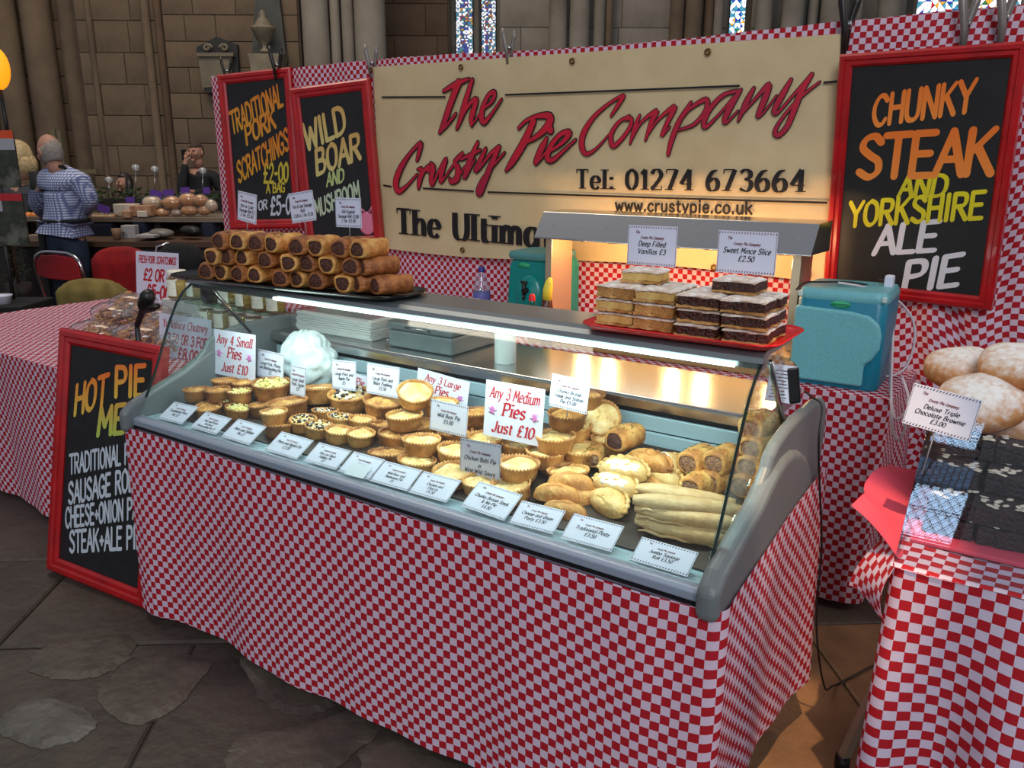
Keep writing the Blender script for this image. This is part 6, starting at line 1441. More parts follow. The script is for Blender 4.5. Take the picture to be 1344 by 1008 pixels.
def tagd(o, lb, cat, grp=None): return tag(o, lb, cat, grp)
for px0, px1, lb in ((112, 147, 'dark navy cloth bundle under the bread shelf right of the man'), (174, 190, 'narrow navy cloth hanging under the bread shelf'), (264, 280, 'navy cloth under the bread shelf beside the checked screen')):
    tagd(cam_box('folded_cloth', px0, px1, 291, 318, 6.9, .2, navy, bevel=.03), lb, 'cloth')
t = thing('paper_cup', 'brown paper cup on the lower board of the bread stall', 'cup', pz(154, 314, 6.6)); MB().lathe([(0, 0), (.028, 0), (.038, .085), (.036, .085), (.026, .004)], 16).obj('cup', mat('kraft_card', (.50, .38, .28), .6), t)
for px, w_, y0, lb in ((168, 16, 296, 'white carton stack right of the paper cup'), (163, 9, 304, 'small white box behind the paper cup')):
    tagd(cam_box('white_box', px-w_/2, px+w_/2, y0, 313, 6.7, .08, mat('off_white_card', (.66, .64, .62), .7), bevel=.004), lb, 'box')
tagd(cam_box('paper_sheets', 176, 202, 309, 312, 6.5, .25, mat('off_white_card', (.66, .64, .62), .7)), 'loose white papers on the lower board of the bread stall', 'papers')
tagd(crumple(24, 12, pz(212, 306, 6.7), (.11, .08, .035), None, 3, .2).obj('film_bundle', mat('grey_film', (.46, .43, .40), .4)), 'bundle of greyish plastic film on the lower board', 'plastic film')
tagd(crumple(20, 10, pz(250, 303, 6.7), (.10, .06, .04), None, 4, .3).obj('black_bundle', M_BLACK), 'black crumpled bag on the lower board near the checked screen', 'bag')
tagd(cam_box('wooden_block', 33, 56, 309, 318, 6.6, .12, mat('pale_block', (.50, .44, .36), .7), bevel=.005), 'pale wooden block left of the man on the stall', 'block')
# bread and cakes
BRD = [mat('wrapped_bread', (.78, .56, .34), .35, c2=(.66, .42, .22), scale=14, rand=.12), mat('floury_bread', (.80, .70, .58), .5, c2=(.68, .56, .44), scale=12)]
def loaf(i, px, py, w_, h, m, lb, film=True):
    d = 7.05; c_ = pz(px, py, d); k = d/F_PX; t = thing('bread_loaf', lb, 'bread', c_-V((0, 0, h*k/2)), YAW, 'wrapped bread on the far stall')
    q = random.Random(i); ph = q.uniform(0, 6)
    MB().blob((0, 0, h*k/2), (w_*k/2*.93, w_*k/2*.7, h*k/2*.93), 18, 10, lambda v: 1+.06*math.sin(5*v.x+ph)).obj('loaf', BRD[m], t)
    if film: crumple(18, 10, (0, 0, h*k/2+.002), (w_*k/2, w_*k/2*.76, h*k/2), None, i, .14, 6).obj('clear_wrap', M_FILM, t)
for i, (px, py, w_, h, m, lb) in enumerate(((200, 266, 26, 17, 1, 'pale wrapped loaf at the top left of the bread pile'), (226, 266, 27, 17, 0, 'golden wrapped loaf in the upper row, second from the left'), (247, 262, 24, 17, 0, 'golden wrapped loaf in the upper row, third from the left'), (263, 263, 22, 15, 0, 'wrapped loaf in the upper row nearest the checked screen'),
        (212, 279, 24, 12, 0, 'wrapped loaf low in the pile, first right of the tray bakes'), (232, 279, 16, 10, 1, 'small pale wrapped roll in the lower row'), (249, 276, 24, 14, 0, 'wrapped loaf in the lower row beside the small roll'), (268, 276, 20, 13, 0, 'wrapped loaf in the lower row nearest the checked screen'), (277, 270, 18, 16, 1, 'pale loaf partly behind the edge of the checked screen'))):
    loaf(i, px, py, w_, h, m, lb)
ck = mat('white_iced_cake', (.80, .74, .66), .6); ckb = mat('layered_cake_side', (.60, .40, .28), .6, c2=(.72, .56, .42), scale=20)
for i, (px, y0, y1, w_, m, lb) in enumerate(((156, 268, 281, 14, ck, 'white iced cake block at the left of the tray bakes'), (170, 268, 282, 13, ck, 'white iced cake block right beside the first'), (178, 270, 284, 14, ckb, 'layered cake slab showing its brown cut side'), (191, 270, 283, 12, ckb, 'second layered cake slab beside the loaves'), (186, 277, 285, 12, ck, 'small boxed cake in front of the layered slabs'), (165, 277, 286, 10, ckb, 'low cut cake in front of the white iced blocks'))):
    tagd(cam_box('cake_block', px-w_/2, px+w_/2, y0, y1, 6.95-.02*i, .12, m, bevel=.006), lb, 'cake', 'tray bakes on the far stall')
for i in range(7):
    px = 118+i*5.5; c_ = pz(px, 284.5, 6.98); t_ = MB().blob(c_+V((0, 0, .003)), (.022, .03, .014), 10, 6).obj('biscuit', BRD[i % 2]); tag(t_, '%s flat biscuit from the man in the row to his right' % ORD[i], 'biscuit', 'flat biscuits beside the man')
orc = mat('orange_cake', (.88, .52, .18), .5, c2=(.78, .42, .14), scale=20)
for i in range(8):
    px = -2+i*8; c_ = pz(px, 283, 7.0+.03*(i % 2)); o = crumple(14, 8, c_, (.034, .04, .028), None, i, .18).obj('orange_bun', orc); tag(o, '%s orange glazed bun from the left edge on the far stall' % ORD[i], 'bun', 'orange buns left of the man')
pur = mat('purple_card', (.36, .20, .56), .6)
for px, py, w_, h, a, lb in ((171, 262, 11, 7, 0, 'purple card above the white iced cakes'), (205, 255, 15, 10, .3, 'tilted purple card above the pale loaf'), (221, 253, 14, 8, 0, 'purple card above the golden loaf'), (243, 250, 12, 8, -.1, 'purple card third from the left above the loaves'), (271, 250, 9, 8, 0, 'purple card beside the checked screen'), (136, 274, 16, 9, .3, 'large tilted purple card just right of the man')):
    c_ = pz(px, py, 7.25); k = 7.25/F_PX; mt = Matrix.Translation(c_) @ Matrix.Rotation(YAW, 4, 'Z') @ Matrix.Rotation(a, 4, 'Y')
    t = thing('purple_card', lb, 'price card', c_); MB().box((-w_*k/2, -.002, -h*k/2), (w_*k/2, .002, h*k/2), Matrix.Rotation(YAW, 4, 'Z') @ Matrix.Rotation(a, 4, 'Y')).obj('card', pur, t); MB().box((-.003, 0, -h*k/2-.14), (.003, .004, -h*k/2)).obj('card_stick', M_BLACK, t)
# green seedlings behind the stall
mb = MB(); q = random.Random(2)
for i in range(520):
    px = q.uniform(128, 292); base = 262+q.uniform(-2, 4) if px < 195 else 262; c_ = pz(px, base-q.uniform(0, 14 if px < 195 else 8), 7.5+q.uniform(0, .3)); s_ = q.uniform(.012, .028)
    mt = Matrix.Translation(c_) @ Matrix.Rotation(q.uniform(0, 6), 4, 'Z') @ Matrix.Rotation(q.uniform(-1, 1), 4, 'X'); mb.add([mt @ V(p) for p in ((-s_, 0, 0), (0, -s_*.5, .004), (s_, 0, 0), (0, s_*.5, .004))], [(0, 1, 2, 3)])
o = mb.obj('seedling_foliage', mat('seedling_green', (.16, .26, .08), .7, c2=(.10, .17, .05), scale=8)); tag(o, 'low band of green seedlings behind the bread stall', 'seedlings', kind='stuff')
tagd(cam_box('plant_trough', 120, 300, 262, 276, 7.6, .3, M_DK), 'long dark trough holding the green seedlings', 'plant trough')
for px, y0, lb in ((143, 236, 'thin glass flower stake nearest the man'), (178, 220, 'tall glass flower stake behind the seated woman'), (203, 222, 'tall glass flower stake left of the man on the phone'), (266, 224, 'glass flower stake in front of the man on the phone')):
    a, b = pz(px, y0, 7.8), pz(px, 262, 7.8); t = thing('glass_stake', lb, 'ornament', b); MB().tube([V((0, 0, 0)), a-b], .004, 6).obj('stake', M_STEEL, t); MB().blob(a-b, (.035, .035, .03), 12, 8).obj('glass_bloom', glass('pale_bloom_glass', (.85, .85, .85), 4, .05, 1.5, .2), t)
# posters and plants at the left edge
def poster(px0, px1, y0, y1, d, band, lb, ph):
    a, b = pz(px0, y1, d), pz(px1, y0, d); w_ = (b-a).dot(R0); h = b.z-a.z; t = thing('poster_board', lb, 'poster', cz((a-CAM).dot(R0), d, a.z), YAW)
    MB().box((0, 0, 0), (w_, .015, h)).obj('poster_sheet', mat('green_grey_photo_print', (.22, .23, .20), .6, c2=(.36, .36, .32), c3=(.14, .16, .11), scale=7), t)
    MB().box((0, -.002, h*.86), (w_, 0, h)).obj('title_band', band, t); MB().box((0, -.002, h*.66), (w_*.6 if ph else w_, 0, h*.86)).obj('white_band', mat('poster_white', (.60, .60, .62), .6), t)
    MB().tube([(w_*.5, .02, -.6), (w_*.5, .02, h)], .012, 6).obj('stand', M_BLACK, t)
poster(-30, 16, 171, 246, 5.6, mat('orange_band', (.80, .28, .12), .6), 'tall poster with an orange heading at the upper left edge', 0)
poster(-30, 28, 254, 322, 5.2, mat('red_band', (.66, .10, .14), .6), 'poster with a red heading below the orange one', 1)
t = thing('potted_conifer', 'dark little conifer in a pot at the left edge below the posters', 'plant', pz(24, 372, 5.4)); q = random.Random(8)
MB().lathe([(0, -.12), (.06, -.12), (.08, 0), (.07, 0), (0, -.01)], 14).obj('pot', mat('dark_pot', (.14, .10, .08), .7), t); MB().tube([(0, 0, 0), (0, 0, .36)], .010, 6).obj('stem', M_WOOD, t)
mb = MB()
for i in range(700):
    z = q.uniform(.04, .48); r_ = .085*(1-z/.55)+.012; a = q.uniform(0, 6.28); rr = r_*q.uniform(.3, 1); mt = Matrix.Translation((rr*math.cos(a), rr*math.sin(a), z)) @ Matrix.Rotation(a, 4, 'Z') @ Matrix.Rotation(q.uniform(-1, 1), 4, 'Y'); mb.add([mt @ V(p) for p in ((0, 0, 0), (.012, -.004, 0), (.026, 0, 0), (.012, .004, 0))], [(0, 1, 2, 3)])
mb.obj('needles', mat('conifer_green', (.13, .18, .08), .7), t)['kind'] = 'stuff'
t = thing('orange_lantern', 'glowing orange paper lantern on a dark pole at the far left edge', 'lantern', pz(-4, 90, 6.0)); MB().blob((0, 0, 0), (.08, .08, .14), 18, 12).obj('shade', mat('lit_orange_paper', (1, .62, .10), .5, emit=1.0), t); MB().tube([(0, 0, -.12), (.02, 0, -.55)], .014, 8).obj('pole', M_BLACK, t)

# ---------------------------------------------------------------- people
def skin(name, J, E_, parent, m, sub=2):
    """J: {joint: (point, radius)}; E_: joint pairs. Grows one continuous tapered surface."""
    ks = list(J); me = bpy.data.meshes.new(name); me.from_pydata([tuple(J[k][0]) for k in ks], [(ks.index(a), ks.index(b)) for a, b in E_], [])
    o = bpy.data.objects.new(name, me); C.objects.link(o); md = o.modifiers.new('s', 'SKIN'); md.use_smooth_shade = True
    if not me.skin_vertices: me.skin_vertices.new()
    for i, k in enumerate(ks):
        r = J[k][1]; me.skin_vertices[0].data[i].radius = r if isinstance(r, tuple) else (r, r)
    me.skin_vertices[0].data[0].use_root = True
    s2 = o.modifiers.new('u', 'SUBSURF'); s2.levels = sub; s2.render_levels = sub
    dg = bpy.context.evaluated_depsgraph_get(); me2 = bpy.data.meshes.new_from_object(o.evaluated_get(dg)); bpy.data.objects.remove(o)
    me2.name = name; me2.materials.clear(); me2.materials.append(m); o = bpy.data.objects.new(name, me2); C.objects.link(o); o.parent = parent
    for p in me2.polygons: p.use_smooth = True
    return o
SK = mat('skin', (.70, .52, .43), .6, c2=(.62, .43, .35), scale=6); LIPM = mat('lips', (.52, .24, .22), .5); EYM = mat('eyes', (.06, .05, .05), .3)
def add_head(body, pos, h, yaw, pitch=0, face=1, skinm=None):
    """shape a head (face along -Y before turning) and merge it into the body mesh"""
    k = h/.24; mt = Matrix.Translation(pos) @ Matrix.Rotation(yaw, 4, 'Z') @ Matrix.Rotation(pitch, 4, 'X') @ Matrix.Scale(k, 4)
    def f(v):
        q = 1
        if v.z < -.1: q *= 1-.20*(-v.z-.1)*(1 if v.y < 0 else 1.4)
        if v.y < -.5 and v.z > .2: q *= .97
        return q
    A = MB().blob((0, 0, 0), (.076, .098, .120), 24, 16, f, mt)
    A.tube([(0, -.090, .020), (0, -.108, -.008), (0, -.116, -.026), (0, -.098, -.034)], [.009, .011, .015, .008], 8, m=mt)
    for s_ in (-1, 1):
        A.blob((s_*.077, .008, -.008), (.010, .020, .032), 10, 8, None, mt); A.blob((s_*.030, -.088, .028), (.020, .012, .007), 8, 5, None, mt); A.blob((s_*.042, -.070, -.018), (.022, .022, .026), 8, 6, None, mt)
    A.blob((0, -.078, -.092), (.026, .024, .020), 10, 6, None, mt); A.tube([(0, .01, -.07), (0, .02, -.17)], .052, 12, m=mt)
    B = MB()
    for s_ in (-1, 1): B.blob((s_*.030, -.092, .014), (.012, .007, .006), 8, 5, None, mt)
    L_ = MB().blob((0, -.094, -.058), (.022, .010, .006), 8, 5, None, mt)
    me = body.data; bm = bmesh.new(); bm.from_mesh(me); me.materials.append(EYM); me.materials.append(LIPM)
    for mb, mi in ((A, 0), (B, 1), (L_, 2)):
        vs = [bm.verts.new(v) for v in mb.v]
        for f_ in mb.f:
            try: fc = bm.faces.new([vs[i] for i in f_]); fc.material_index = mi; fc.smooth = True
            except ValueError: pass
    bm.to_mesh(me); bm.free(); return mt
def hair(mt, keep, m, parent, sx=1.06, name='hair', rough=.02):
    A = MB().blob((0, 0, .004), (.076*sx, .098*sx, .120*sx), 28, 20, lambda v: 1+rough*math.sin(9*v.x+5*v.z)); ks = {i for i, v in enumerate(A.v) if keep(v)}
    B = MB(); B.v = [tuple(mt @ V(v)) for v in A.v]; B.f = [f_ for f_ in A.f if all(i in ks for i in f_)]; B.sm = [True]*len(B.f)
    o = B.obj(name, m, parent); sd = o.modifiers.new('t', 'SOLIDIFY'); sd.thickness = .008; sd.offset = -1; return o
def hand(base, d, side, m, parent, s_=1.0):
    """palm with five bent fingers; d = pointing direction, side = thumb side"""
    d = V(d).normalized(); sd = (V(side)-d*V(side).dot(d)).normalized(); n = d.cross(sd); b = V(base)
    J = {'w': (b, .022*s_), 'p': (b+d*.05*s_, (.030*s_, .018*s_))}; E_ = [('w', 'p')]
    for i, (o_, l) in enumerate(((.028, .060), (.010, .070), (-.009, .065), (-.027, .050))):
        a = b+d*.075*s_+sd*o_*s_; J['a%d' % i] = (a, .010*s_); J['b%d' % i] = (a+(d*.5*l+n*.012)*s_, .009*s_); J['c%d' % i] = (a+(d*.75*l+n*.036)*s_, .007*s_); E_ += [('p', 'a%d' % i), ('a%d' % i, 'b%d' % i), ('b%d' % i, 'c%d' % i)]
    a = b+d*.022*s_+sd*.022*s_; J['t0'] = (a, .012*s_); J['t1'] = (a+(d*.025+sd*.026+n*.01)*s_, .011*s_); J['t2'] = (a+(d*.052+sd*.030+n*.022)*s_, .009*s_); E_ += [('w', 't0'), ('t0', 't1'), ('t1', 't2')]
    return J, E_
def merge(J, E_, J2, E2, pre, at):
    for k, v in J2.items(): J[pre+k] = v
    for a, b in E2: E_.append((pre+a, pre+b))
    E_.append((at, pre+'w'))
def gingham_shirt():
    m, nt, b = newmat('fine_checked_shirt'); N, L = nt.nodes, nt.links; tc = N.new('ShaderNodeTexCoord'); outs = []
    for k in (0, 2):
        w_ = N.new('ShaderNodeTexWave'); w_.wave_type = 'BANDS'; w_.bands_direction = 'X' if k == 0 else 'Z'; w_.inputs['Scale'].default_value = 17; L.new(tc.outputs['Object'], w_.inputs['Vector']); outs.append(w_.outputs['Fac'])
    mu = N.new('ShaderNodeMath'); mu.operation = 'MULTIPLY'; L.new(outs[0], mu.inputs[0]); L.new(outs[1], mu.inputs[1]); r = N.new('ShaderNodeValToRGB'); r.color_ramp.elements[0].position = .1; r.color_ramp.elements[1].position = .55
    r.color_ramp.elements[0].color = lin((.42, .46, .62)); r.color_ramp.elements[1].color = lin((.80, .82, .90)); L.new(mu.outputs[0], r.inputs[0]); L.new(r.outputs[0], b.inputs['Base Color']); b.inputs['Roughness'].default_value = .8; return m
JEAN = mat('blue_denim', (.14, .18, .25), .8, c2=(.20, .26, .34), scale=6); APR = mat('black_apron', (.055, .055, .065), .8)
# the stallholder with his back to us
D = 6.2; g = lambda x, y, dd=0: pz(x, y, D+dd)
fl0 = cz((78-672)/F_PX*D, D, 0)
man = thing('person', 'bald white-haired man in a checked shirt and black apron with his back turned', 'person')
def xf(J): return J
hip = g(86, 300); lk, rk = g(78, 392, -.0), g(98, 392, .06); lf, rf = V((lk.x, lk.y, .06)), V((rk.x, rk.y, .06))
def pt(a, z): return V((a.x, a.y, z))
J = {'hip': (hip, (.10, .08)), 'waist': (g(86, 280), (.11, .085)), 'chest': (g(86, 250, -.02), (.12, .08)), 'neck0': (g(80, 228, -.0), .055), 'neck': (g(75, 216, -.03), .055),
     'ls': (g(60, 238, .06), .045), 'rs': (g(106, 240, -.06), .045), 'le': (g(47, 268, .0), .038), 're': (g(120, 264, -.06), .038), 'lw': (g(58, 281, .30), .028), 'rw': (g(108, 280, .22), .028),
     'lh': (hip+R0*-.07+V((0, 0, -.06)), .07), 'rh': (hip+R0*.07+V((0, 0, -.06)), .07), 'lk': (pt(lk, .50), .06), 'rk': (pt(rk, .50), .06), 'lf': (pt(lf, .09), .045), 'rf': (pt(rf, .09), .045), 'lt': (pt(lf, .05)+F0*.16, .04), 'rt': (pt(rf, .05)+F0*.16, .04)}
E_ = [('hip', 'waist'), ('waist', 'chest'), ('chest', 'neck0'), ('neck0', 'neck'), ('neck0', 'ls'), ('neck0', 'rs'), ('ls', 'le'), ('rs', 're'), ('le', 'lw'), ('re', 'rw'), ('hip', 'lh'), ('hip', 'rh'), ('lh', 'lk'), ('rh', 'rk'), ('lk', 'lf'), ('rk', 'rf'), ('lf', 'lt'), ('rf', 'rt')]
for w_, d_ in (('lw', F0*.9-R0*.2), ('rw', F0*.9+R0*-.2)):
    J2, E2 = hand(J[w_][0]+V(d_).normalized()*.03, d_, V((0, 0, 1)), SK, None, 1.0); merge(J, E_, J2, E2, w_+'_', w_)
man.location = (fl0.x, fl0.y, 0)
def to_local(J, o): return {k: (v[0]-V(o.location), v[1]) for k, v in J.items()}
body = skin('body', to_local(J, man), E_, man, SK)
hd = g(66, 199, -.02); mt = add_head(body, hd-V(man.location), .245, YAW+PI+.95, .28)
hair(mt, lambda v: v[1] > -.035 and v[2] > -.085 and v[2] < .02+.045*min(1, max(0, v[1])/.09), mat('white_hair', (.60, .57, .54), .85, c2=(.50, .46, .43), scale=60), man, 1.025)
GR = 1.0
JS_ = {k: J[k] for k in ('hip', 'waist', 'chest', 'neck0', 'ls', 'rs', 'le', 're')}
JS_ = {'waist': (J['waist'][0], (.165, .135)), 'hip': (g(86, 291), (.155, .135)), 'chest': (J['chest'][0], (.165, .13)), 'neck0': (g(80, 230, -.0), (.13, .10)), 'neck': (g(77, 219, -.02), .068), 'ls': (J['ls'][0], .082), 'rs': (J['rs'][0], .082),
       'le': (J['le'][0], .062), 're': (J['re'][0], .060), 'lw': (J['lw'][0], .050), 'rw': (J['rw'][0], .050)}
skin('checked_shirt', to_local(JS_, man), [('waist', 'hip'), ('waist', 'chest'), ('chest', 'neck0'), ('neck0', 'neck'), ('neck0', 'ls'), ('neck0', 'rs'), ('ls', 'le'), ('rs', 're'), ('le', 'lw'), ('re', 'rw')], man, gingham_shirt())
JT = {'top': (g(86, 291), (.150, .125)), 'hip': (g(86, 301), (.160, .135)), 'lh': (hip+R0*-.075+V((0, 0, -.08)), .115), 'rh': (hip+R0*.075+V((0, 0, -.08)), .115), 'lk': (J['lk'][0], .085), 'rk': (J['rk'][0], .085), 'lf': (J['lf'][0], .075), 'rf': (J['rf'][0], .075)}
skin('jeans', to_local(JT, man), [('top', 'hip'), ('hip', 'lh'), ('hip', 'rh'), ('lh', 'lk'), ('rh', 'rk'), ('lk', 'lf'), ('rk', 'rf')], man, JEAN)
ML = V(man.location)
for nm, J0 in (('left', J['lf'][0]), ('right', J['rf'][0])): MB().blob(J0-ML+F0*.07+V((0, 0, -.035)), (.05, .13, .05), 14, 8, None, None).obj('shoe', M_BLACK, man)
mb = MB(); n_ = 20; vs = []
for i in range(n_+1):
    a = math.radians(70+i*8.6)      # wraps the front and left side, leaving the jeans showing at the back right
    for j in range(9):
        z = hip.z+.06-j*.085; r_ = 1+.05*j/8; d_ = R0*math.cos(a)*.175*r_+F0*math.sin(a)*.15*r_+R0*-.01; q_ = V((hip.x, hip.y, 0))+d_+V((0, 0, z)); vs.append(q_-ML+R0*.005*math.sin(i*1.7+j*.3))
mb.add(vs, [(i*9+j, (i+1)*9+j, (i+1)*9+j+1, i*9+j+1) for i in range(n_) for j in range(8)], True)
ap = mb.obj('apron', APR, man); sd = ap.modifiers.new('t', 'SOLIDIFY'); sd.thickness = .006
MB().tube([V(catm)-ML for catm in [V((hip.x, hip.y, hip.z+.06))+R0*math.cos(a)*.172+F0*math.sin(a)*.148 for a in [k*.3 for k in range(22)]]], .016, 6).obj('apron_strings', APR, man)
MB().tube([g(66, 228, .05)-ML, g(72, 219, -.06)-ML, g(82, 218, -.09)-ML, g(90, 225, -.02)-ML], .013, 6).obj('apron_neck_strap', APR, man)
def simple_person(label, px, head_py, hh, d, top, hairm, hairkeep, yaw, seated=False, arms=None, pitch=0, lower=None, hat=None, sx=1.08, spread=.19, lean=0):
    k = d/F_PX; H = pz(px, head_py, d); hs = hh*k; z0 = 0; u = (H-CAM).dot(R0); f0 = cz(u, d, 0)
    o = thing('person', label, 'person', f0); hl = H-f0; sh = hl.z-hs*1.05; hipz = hl.z-hs*3.4; hipz = max(hipz, .45)
    A = lambda a, b, z: V(R0)*a+V(F0)*b+V((0, 0, z))
    J = {'hip': (A(0, 0, hipz), (.13, .10)), 'chest': (A(lean*.5, 0, sh-.18), (.145, .10)), 'neck0': (A(lean, 0, sh), .07), 'neck': (A(lean, 0, sh+.07), .055), 'ls': (A(-spread+lean, 0, sh-.03), .05), 'rs': (A(spread+lean, 0, sh-.03), .05)}
    E_ = [('hip', 'chest'), ('chest', 'neck0'), ('neck0', 'neck'), ('neck0', 'ls'), ('neck0', 'rs')]
    arms = arms or {'l': (A(-spread-.05, -.02, sh-.30), A(-spread+.02, -.22, sh-.42)), 'r': (A(spread+.05, -.02, sh-.30), A(spread-.02, -.22, sh-.42))}
    for s_, (e, w_) in arms.items():
        J[s_+'e'] = (e, .04); J[s_+'w'] = (w_, .027); E_ += [(s_+'s', s_+'e'), (s_+'e', s_+'w')]; dv = (w_-e).normalized(); J2, E2 = hand(w_+dv*.02, dv, V(R0)*(1 if s_ == 'l' else -1), SK, None); merge(J, E_, J2, E2, s_+'h', s_+'w')
    for s_, sg in (('l', -1), ('r', 1)):
        kz = .5 if not seated else hipz; ky = 0 if not seated else -.42
        J[s_+'k'] = (A(sg*.09, ky, kz if seated else hipz*.52), .06); J[s_+'f'] = (A(sg*.09, ky, .08), .045); J[s_+'t'] = (A(sg*.09, ky-.14, .05), .04); J[s_+'q'] = (A(sg*.08, 0, hipz-.06), .09); E_ += [('hip', s_+'q'), (s_+'q', s_+'k'), (s_+'k', s_+'f'), (s_+'f', s_+'t')]
    body = skin('body', J, E_, o, SK); mt = add_head(body, hl+V(R0)*lean, hs, yaw, pitch); hair(mt, hairkeep, hairm, o, sx)
    JS2 = {'chest': (J['chest'][0], (.175, .13)), 'hip': (J['hip'][0], (.165, .13)), 'neck0': (J['neck0'][0], (.10, .085)), 'ls': (J['ls'][0], .075), 'rs': (J['rs'][0], .075)}; e2 = [('chest', 'hip'), ('chest', 'neck0'), ('neck0', 'ls'), ('neck0', 'rs')]
    for s_ in ('l', 'r'): JS2[s_+'e'] = (J[s_+'e'][0], .062); JS2[s_+'w'] = (J[s_+'w'][0], .042); e2 += [(s_+'s', s_+'e'), (s_+'e', s_+'w')]
    skin('jacket' if top is not None else 'top', JS2, e2, o, top)
    JT = {'hip': (J['hip'][0], (.16, .125))}; e3 = []
    for s_ in ('l', 'r'): JT[s_+'q'] = (J[s_+'q'][0], .105); JT[s_+'k'] = (J[s_+'k'][0], .08); JT[s_+'f'] = (J[s_+'f'][0], .07); e3 += [('hip', s_+'q'), (s_+'q', s_+'k'), (s_+'k', s_+'f')]
    skin('trousers', JT, e3, o, lower or APR)
    return o, mt, A, sh, J
BL_ = mat('blonde_hair', (.78, .68, .50), .6, c2=(.62, .52, .36), scale=40); DKH = mat('dark_brown_hair', (.09, .06, .05), .5); BRH = mat('short_brown_hair', (.24, .17, .13), .8)
o, mt, A, sh, J = simple_person('blonde woman in a grey top partly hidden behind the posters', 24, 207, 38, 7.95, mat('grey_knit', (.24, .24, .26), .9), BL_, lambda v: v[1] > -.045 or v[2] > .05, YAW+PI/2+.15-PI, sx=1.16, pitch=.1)
MB().blob((0, 0, 0), (.085, .085, .10), 20, 12, lambda v: 1+.06*math.sin(9*v.x), mt @ Matrix.Translation((0, .045, -.055))).obj('hair_bob', BL_, o)
A0_ = pz(47, 225, 7.85)-V(o.location); MB().tube([A0_, pz(52, 245, 7.85)-V(o.location), pz(52, 285, 7.85)-V(o.location)], [.06, .08, .09], 10).obj('dark_jacket_side', APR, o)
o, mt, A, sh, J = simple_person('seated woman with long dark hair and black clothes beyond the stall', 164, 240, 23, 9.6, APR, DKH, lambda v: v[1] > -.035 or v[2] > .07, YAW-.75, seated=True, sx=1.12)
for s_ in (-1, 1): MB().tube([mt @ V((s_*.06, .03, .05)), mt @ V((s_*.085, .02, -.05)), mt @ V((s_*.09, -.01, -.17)), mt @ V((s_*.08, -.03, -.26))], [.03, .04, .045, .02], 8).obj('long_hair', DKH, o)
t = thing('chair', 'dark chair under the seated woman', 'chair', o.location, YAW); MB().box((-.22, -.3, .40), (.22, .2, .44)).obj('seat', M_DK, t); MB().box((-.22, .2, .44), (.22, .24, .85)).obj('backrest', M_DK, t)
for x in (-.2, .2):
    for y in (-.27, .2): MB().tube([(x, y, 0), (x, y, .41)], .018, 8).obj('leg', M_DK, t)
spx, spd = 262, 10.2; kk = spd/F_PX
hl_ = pz(258, 200, spd)
o, mt, A, sh, J = simple_person('man in a black jacket holding a phone to his ear beside the screen', 258, 200, 25, spd, APR, BRH, lambda v: (v[1] > .0 and v[2] > -.04) or v[2] > .055, YAW-.35, sx=1.04, spread=.20, lean=.0,
    arms={'l': (V(R0)*-.17+V(F0)*-.14+V((0, 0, hl_.z-.52)), V(R0)*-.11+V(F0)*-.10+V((0, 0, hl_.z-.12))), 'r': (V(R0)*.25+V(F0)*.0+V((0, 0, hl_.z-.50)), V(R0)*.0+V(F0)*-.24+V((0, 0, hl_.z-.45)))})
ph_ = thing('mobile_phone', 'small dark phone held at the ear of the man beside the screen', 'phone', J['lw'][0]+V(o.location)+V((0, 0, .09))); MB().box((-.01, -.035, -.06), (.0, .035, .06)).obj('phone_body', M_BLACK, ph_, bevel=.004)

# ---------------------------------------------------------------- chairs by the left table
REDV = mat('red_vinyl', (.62, .05, .09), .5); CHR = mat('chrome_tube', (.80, .80, .82), .12, 1.0)
def fr_(d): return lambda u, w_, z: None
def chair_frame(t, w_, hgt, m, back=True): pass
d = 5.75; c_ = pz(76, 350, d); k = d/F_PX; zt = pz(76, 334, d).z; base = V((c_.x, c_.y, 0))
t = thing('folding_chair', 'folding chair with a red vinyl back and chrome tubes', 'chair', base, YAW-.45)
w_ = .225; mb = MB(); out = [(-w_, zt-.155), (-w_*.98, zt-.06), (-w_*.70, zt-.012), (0, zt), (w_*.70, zt-.012), (w_*.98, zt-.06), (w_, zt-.155), (w_*.5, zt-.175), (-w_*.5, zt-.175)]
MB().prism(out, -.012, .012, 'y').obj('backrest', REDV, t, bevel=.008, fix=True)
MB().tube([V(p) for p in catmull([(-w_-.03, .22, 0.0), (-w_-.02, .03, zt-.25), (-w_-.012, 0, zt-.06), (-w_*.72, 0, zt+.004), (0, 0, zt+.016), (w_*.72, 0, zt+.004), (w_+.012, 0, zt-.06), (w_+.02, .03, zt-.25), (w_+.03, .22, 0.0)], 5)], .011, 8).obj('tube_frame', CHR, t)
MB().box((-.19, -.36, .43), (.19, .02, .465)).obj('seat', REDV, t, bevel=.015)
for s_ in (-1, 1): MB().tube([(s_*.2, .02, .46), (s_*.2, -.34, 0)], .010, 8).obj('leg', CHR, t)
d = 5.95; c_ = pz(160, 350, d); zt = pz(160, 324, d).z; base = V((c_.x, c_.y, 0)); t = thing('coat_draped_chair', 'chair covered by a bright red coat behind the price sign', 'chair', base, YAW+.1+PI)
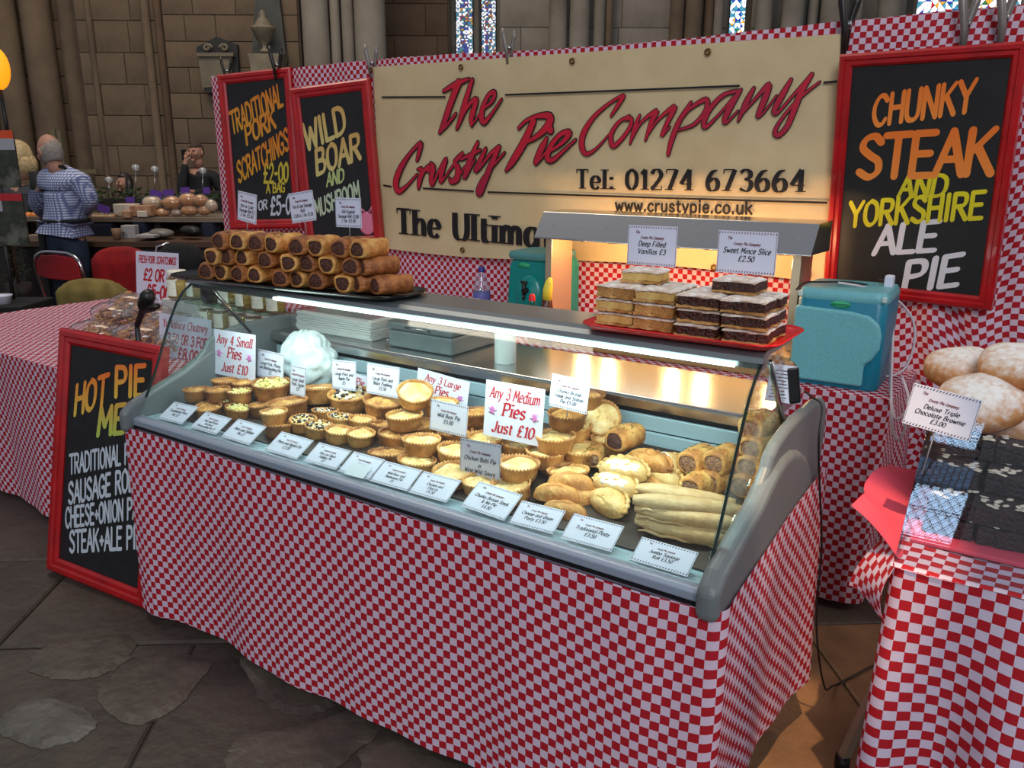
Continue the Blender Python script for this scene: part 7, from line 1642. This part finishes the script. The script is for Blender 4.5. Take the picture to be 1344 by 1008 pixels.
def drape_back(t, w_, zt, zb, m, name, seed, th=.05, lob=0, lean=.08):
    q = random.Random(seed); n = 30; r = 16; vs = []
    for side in (-1, 1):
        for j in range(r+1):
            z = zt+(zb-zt)*j/r
            for i in range(n+1):
                x = (i/n-.5)*2; cr = (1-abs(x)**4)*.0; topk = zt-(abs(x)**3.2)*.09; zz = min(z, topk)
                if j == 0: zz = topk
                y = side*(th*(.35+.65*min(1, j/3)))*(1-abs(x)**6*.5)+.007*math.sin(i*.7+j*.2+seed)+(.008*abs(math.sin(i*lob)) if lob else 0)*side+lean*(zt-z)*-.3
                vs.append((x*w_*(1+.05*j/r), y, zz))
    N_ = (n+1)*(r+1); f = []
    for s_ in (0, 1):
        for j in range(r):
            for i in range(n):
                a = s_*N_+j*(n+1)+i; q4 = (a, a+1, a+n+2, a+n+1); f.append(q4 if s_ == 0 else q4[::-1])
    for i in range(n): f.append((i+1, i, N_+i, N_+i+1)); f.append((r*(n+1)+i, r*(n+1)+i+1, N_+r*(n+1)+i+1, N_+r*(n+1)+i))
    for j in range(r): f.append((j*(n+1), (j+1)*(n+1), N_+(j+1)*(n+1), N_+j*(n+1))); f.append(((j+1)*(n+1)+n, j*(n+1)+n, N_+j*(n+1)+n, N_+(j+1)*(n+1)+n))
    return MB().add(vs, f, True).obj(name, m, t)
def four_legs(t, w_, dp, z, m):
    for x in (-w_, w_):
        for y in (-dp, .02): MB().tube([(x, y, 0), (x*.95, y*.95, z)], .013, 8).obj('leg', m, t)
drape_back(t, .195, zt, zt-.55, mat('red_wool', (.62, .05, .07), .9, c2=(.50, .03, .05), scale=6), 'red_coat', 2, .07, .45); MB().box((-.2, -.38, .42), (.2, .0, .46)).obj('seat', M_DK, t); four_legs(t, .18, .34, .43, CHR)
d = 5.2; c_ = pz(122, 385, d); zt = pz(122, 366, d).z; base = V((c_.x, c_.y, 0)); t = thing('velvet_chair', 'olive green velvet chair with a rounded tufted back behind the checked table', 'chair', base, YAW-.2+PI)
drape_back(t, .245, zt, zt-.42, mat('olive_velvet', (.42, .36, .16), .8, c2=(.52, .45, .22), scale=7), 'tufted_back', 5, .055, .32); MB().box((-.22, -.42, .42), (.22, .02, .50)).obj('seat', MATS['olive_velvet'], t, bevel=.03); four_legs(t, .18, .36, .43, M_BLACK)
d = 5.2; c_ = pz(238, 350, d); zt = pz(238, 320, d).z; base = V((c_.x, c_.y, 0)); t = thing('coat_draped_chair', 'black coat hung over a chair left of the sausage roll tray', 'chair', base, YAW+PI)
drape_back(t, .15, zt, zt-.5, mat('black_cloth', (.05, .05, .055), .9), 'black_coat', 7, .08); MB().box((-.2, -.38, .42), (.2, .0, .46)).obj('seat', M_DK, t); four_legs(t, .18, .34, .43, CHR)
MB().tube([(.16, 0, zt-.12), (.14, 0, zt-.02), (.06, 0, zt+.005)], .009, 8).obj('chrome_rail', CHR, t)
a = pz(8, 402, 4.95); t = thing('side_table', 'small table under a black cloth at the left edge', 'table', cz((a-CAM).dot(R0), 4.95, 0), YAW)
MB().box((-.45, -.02, a.z-.5), (.10, .36, a.z)).obj('black_cover', mat('black_cloth', (.05, .05, .055), .9), t, bevel=.01)
for x in (-.42, .09):
    for y in (.02, .32): MB().tube([(x, y, 0), (x, y, a.z-.48)], .014, 8).obj('leg', CHR, t)
t = thing('plastic_tub', 'white plastic tub on the black covered table at the left edge', 'tub', cz((pz(4, 398, 5.05)-CAM).dot(R0), 5.05, a.z)); MB().lathe([(0, 0), (.045, 0), (.055, .045), (.058, .047), (.058, .055), (0, .057)], 20).obj('tub', M_WHITE, t)
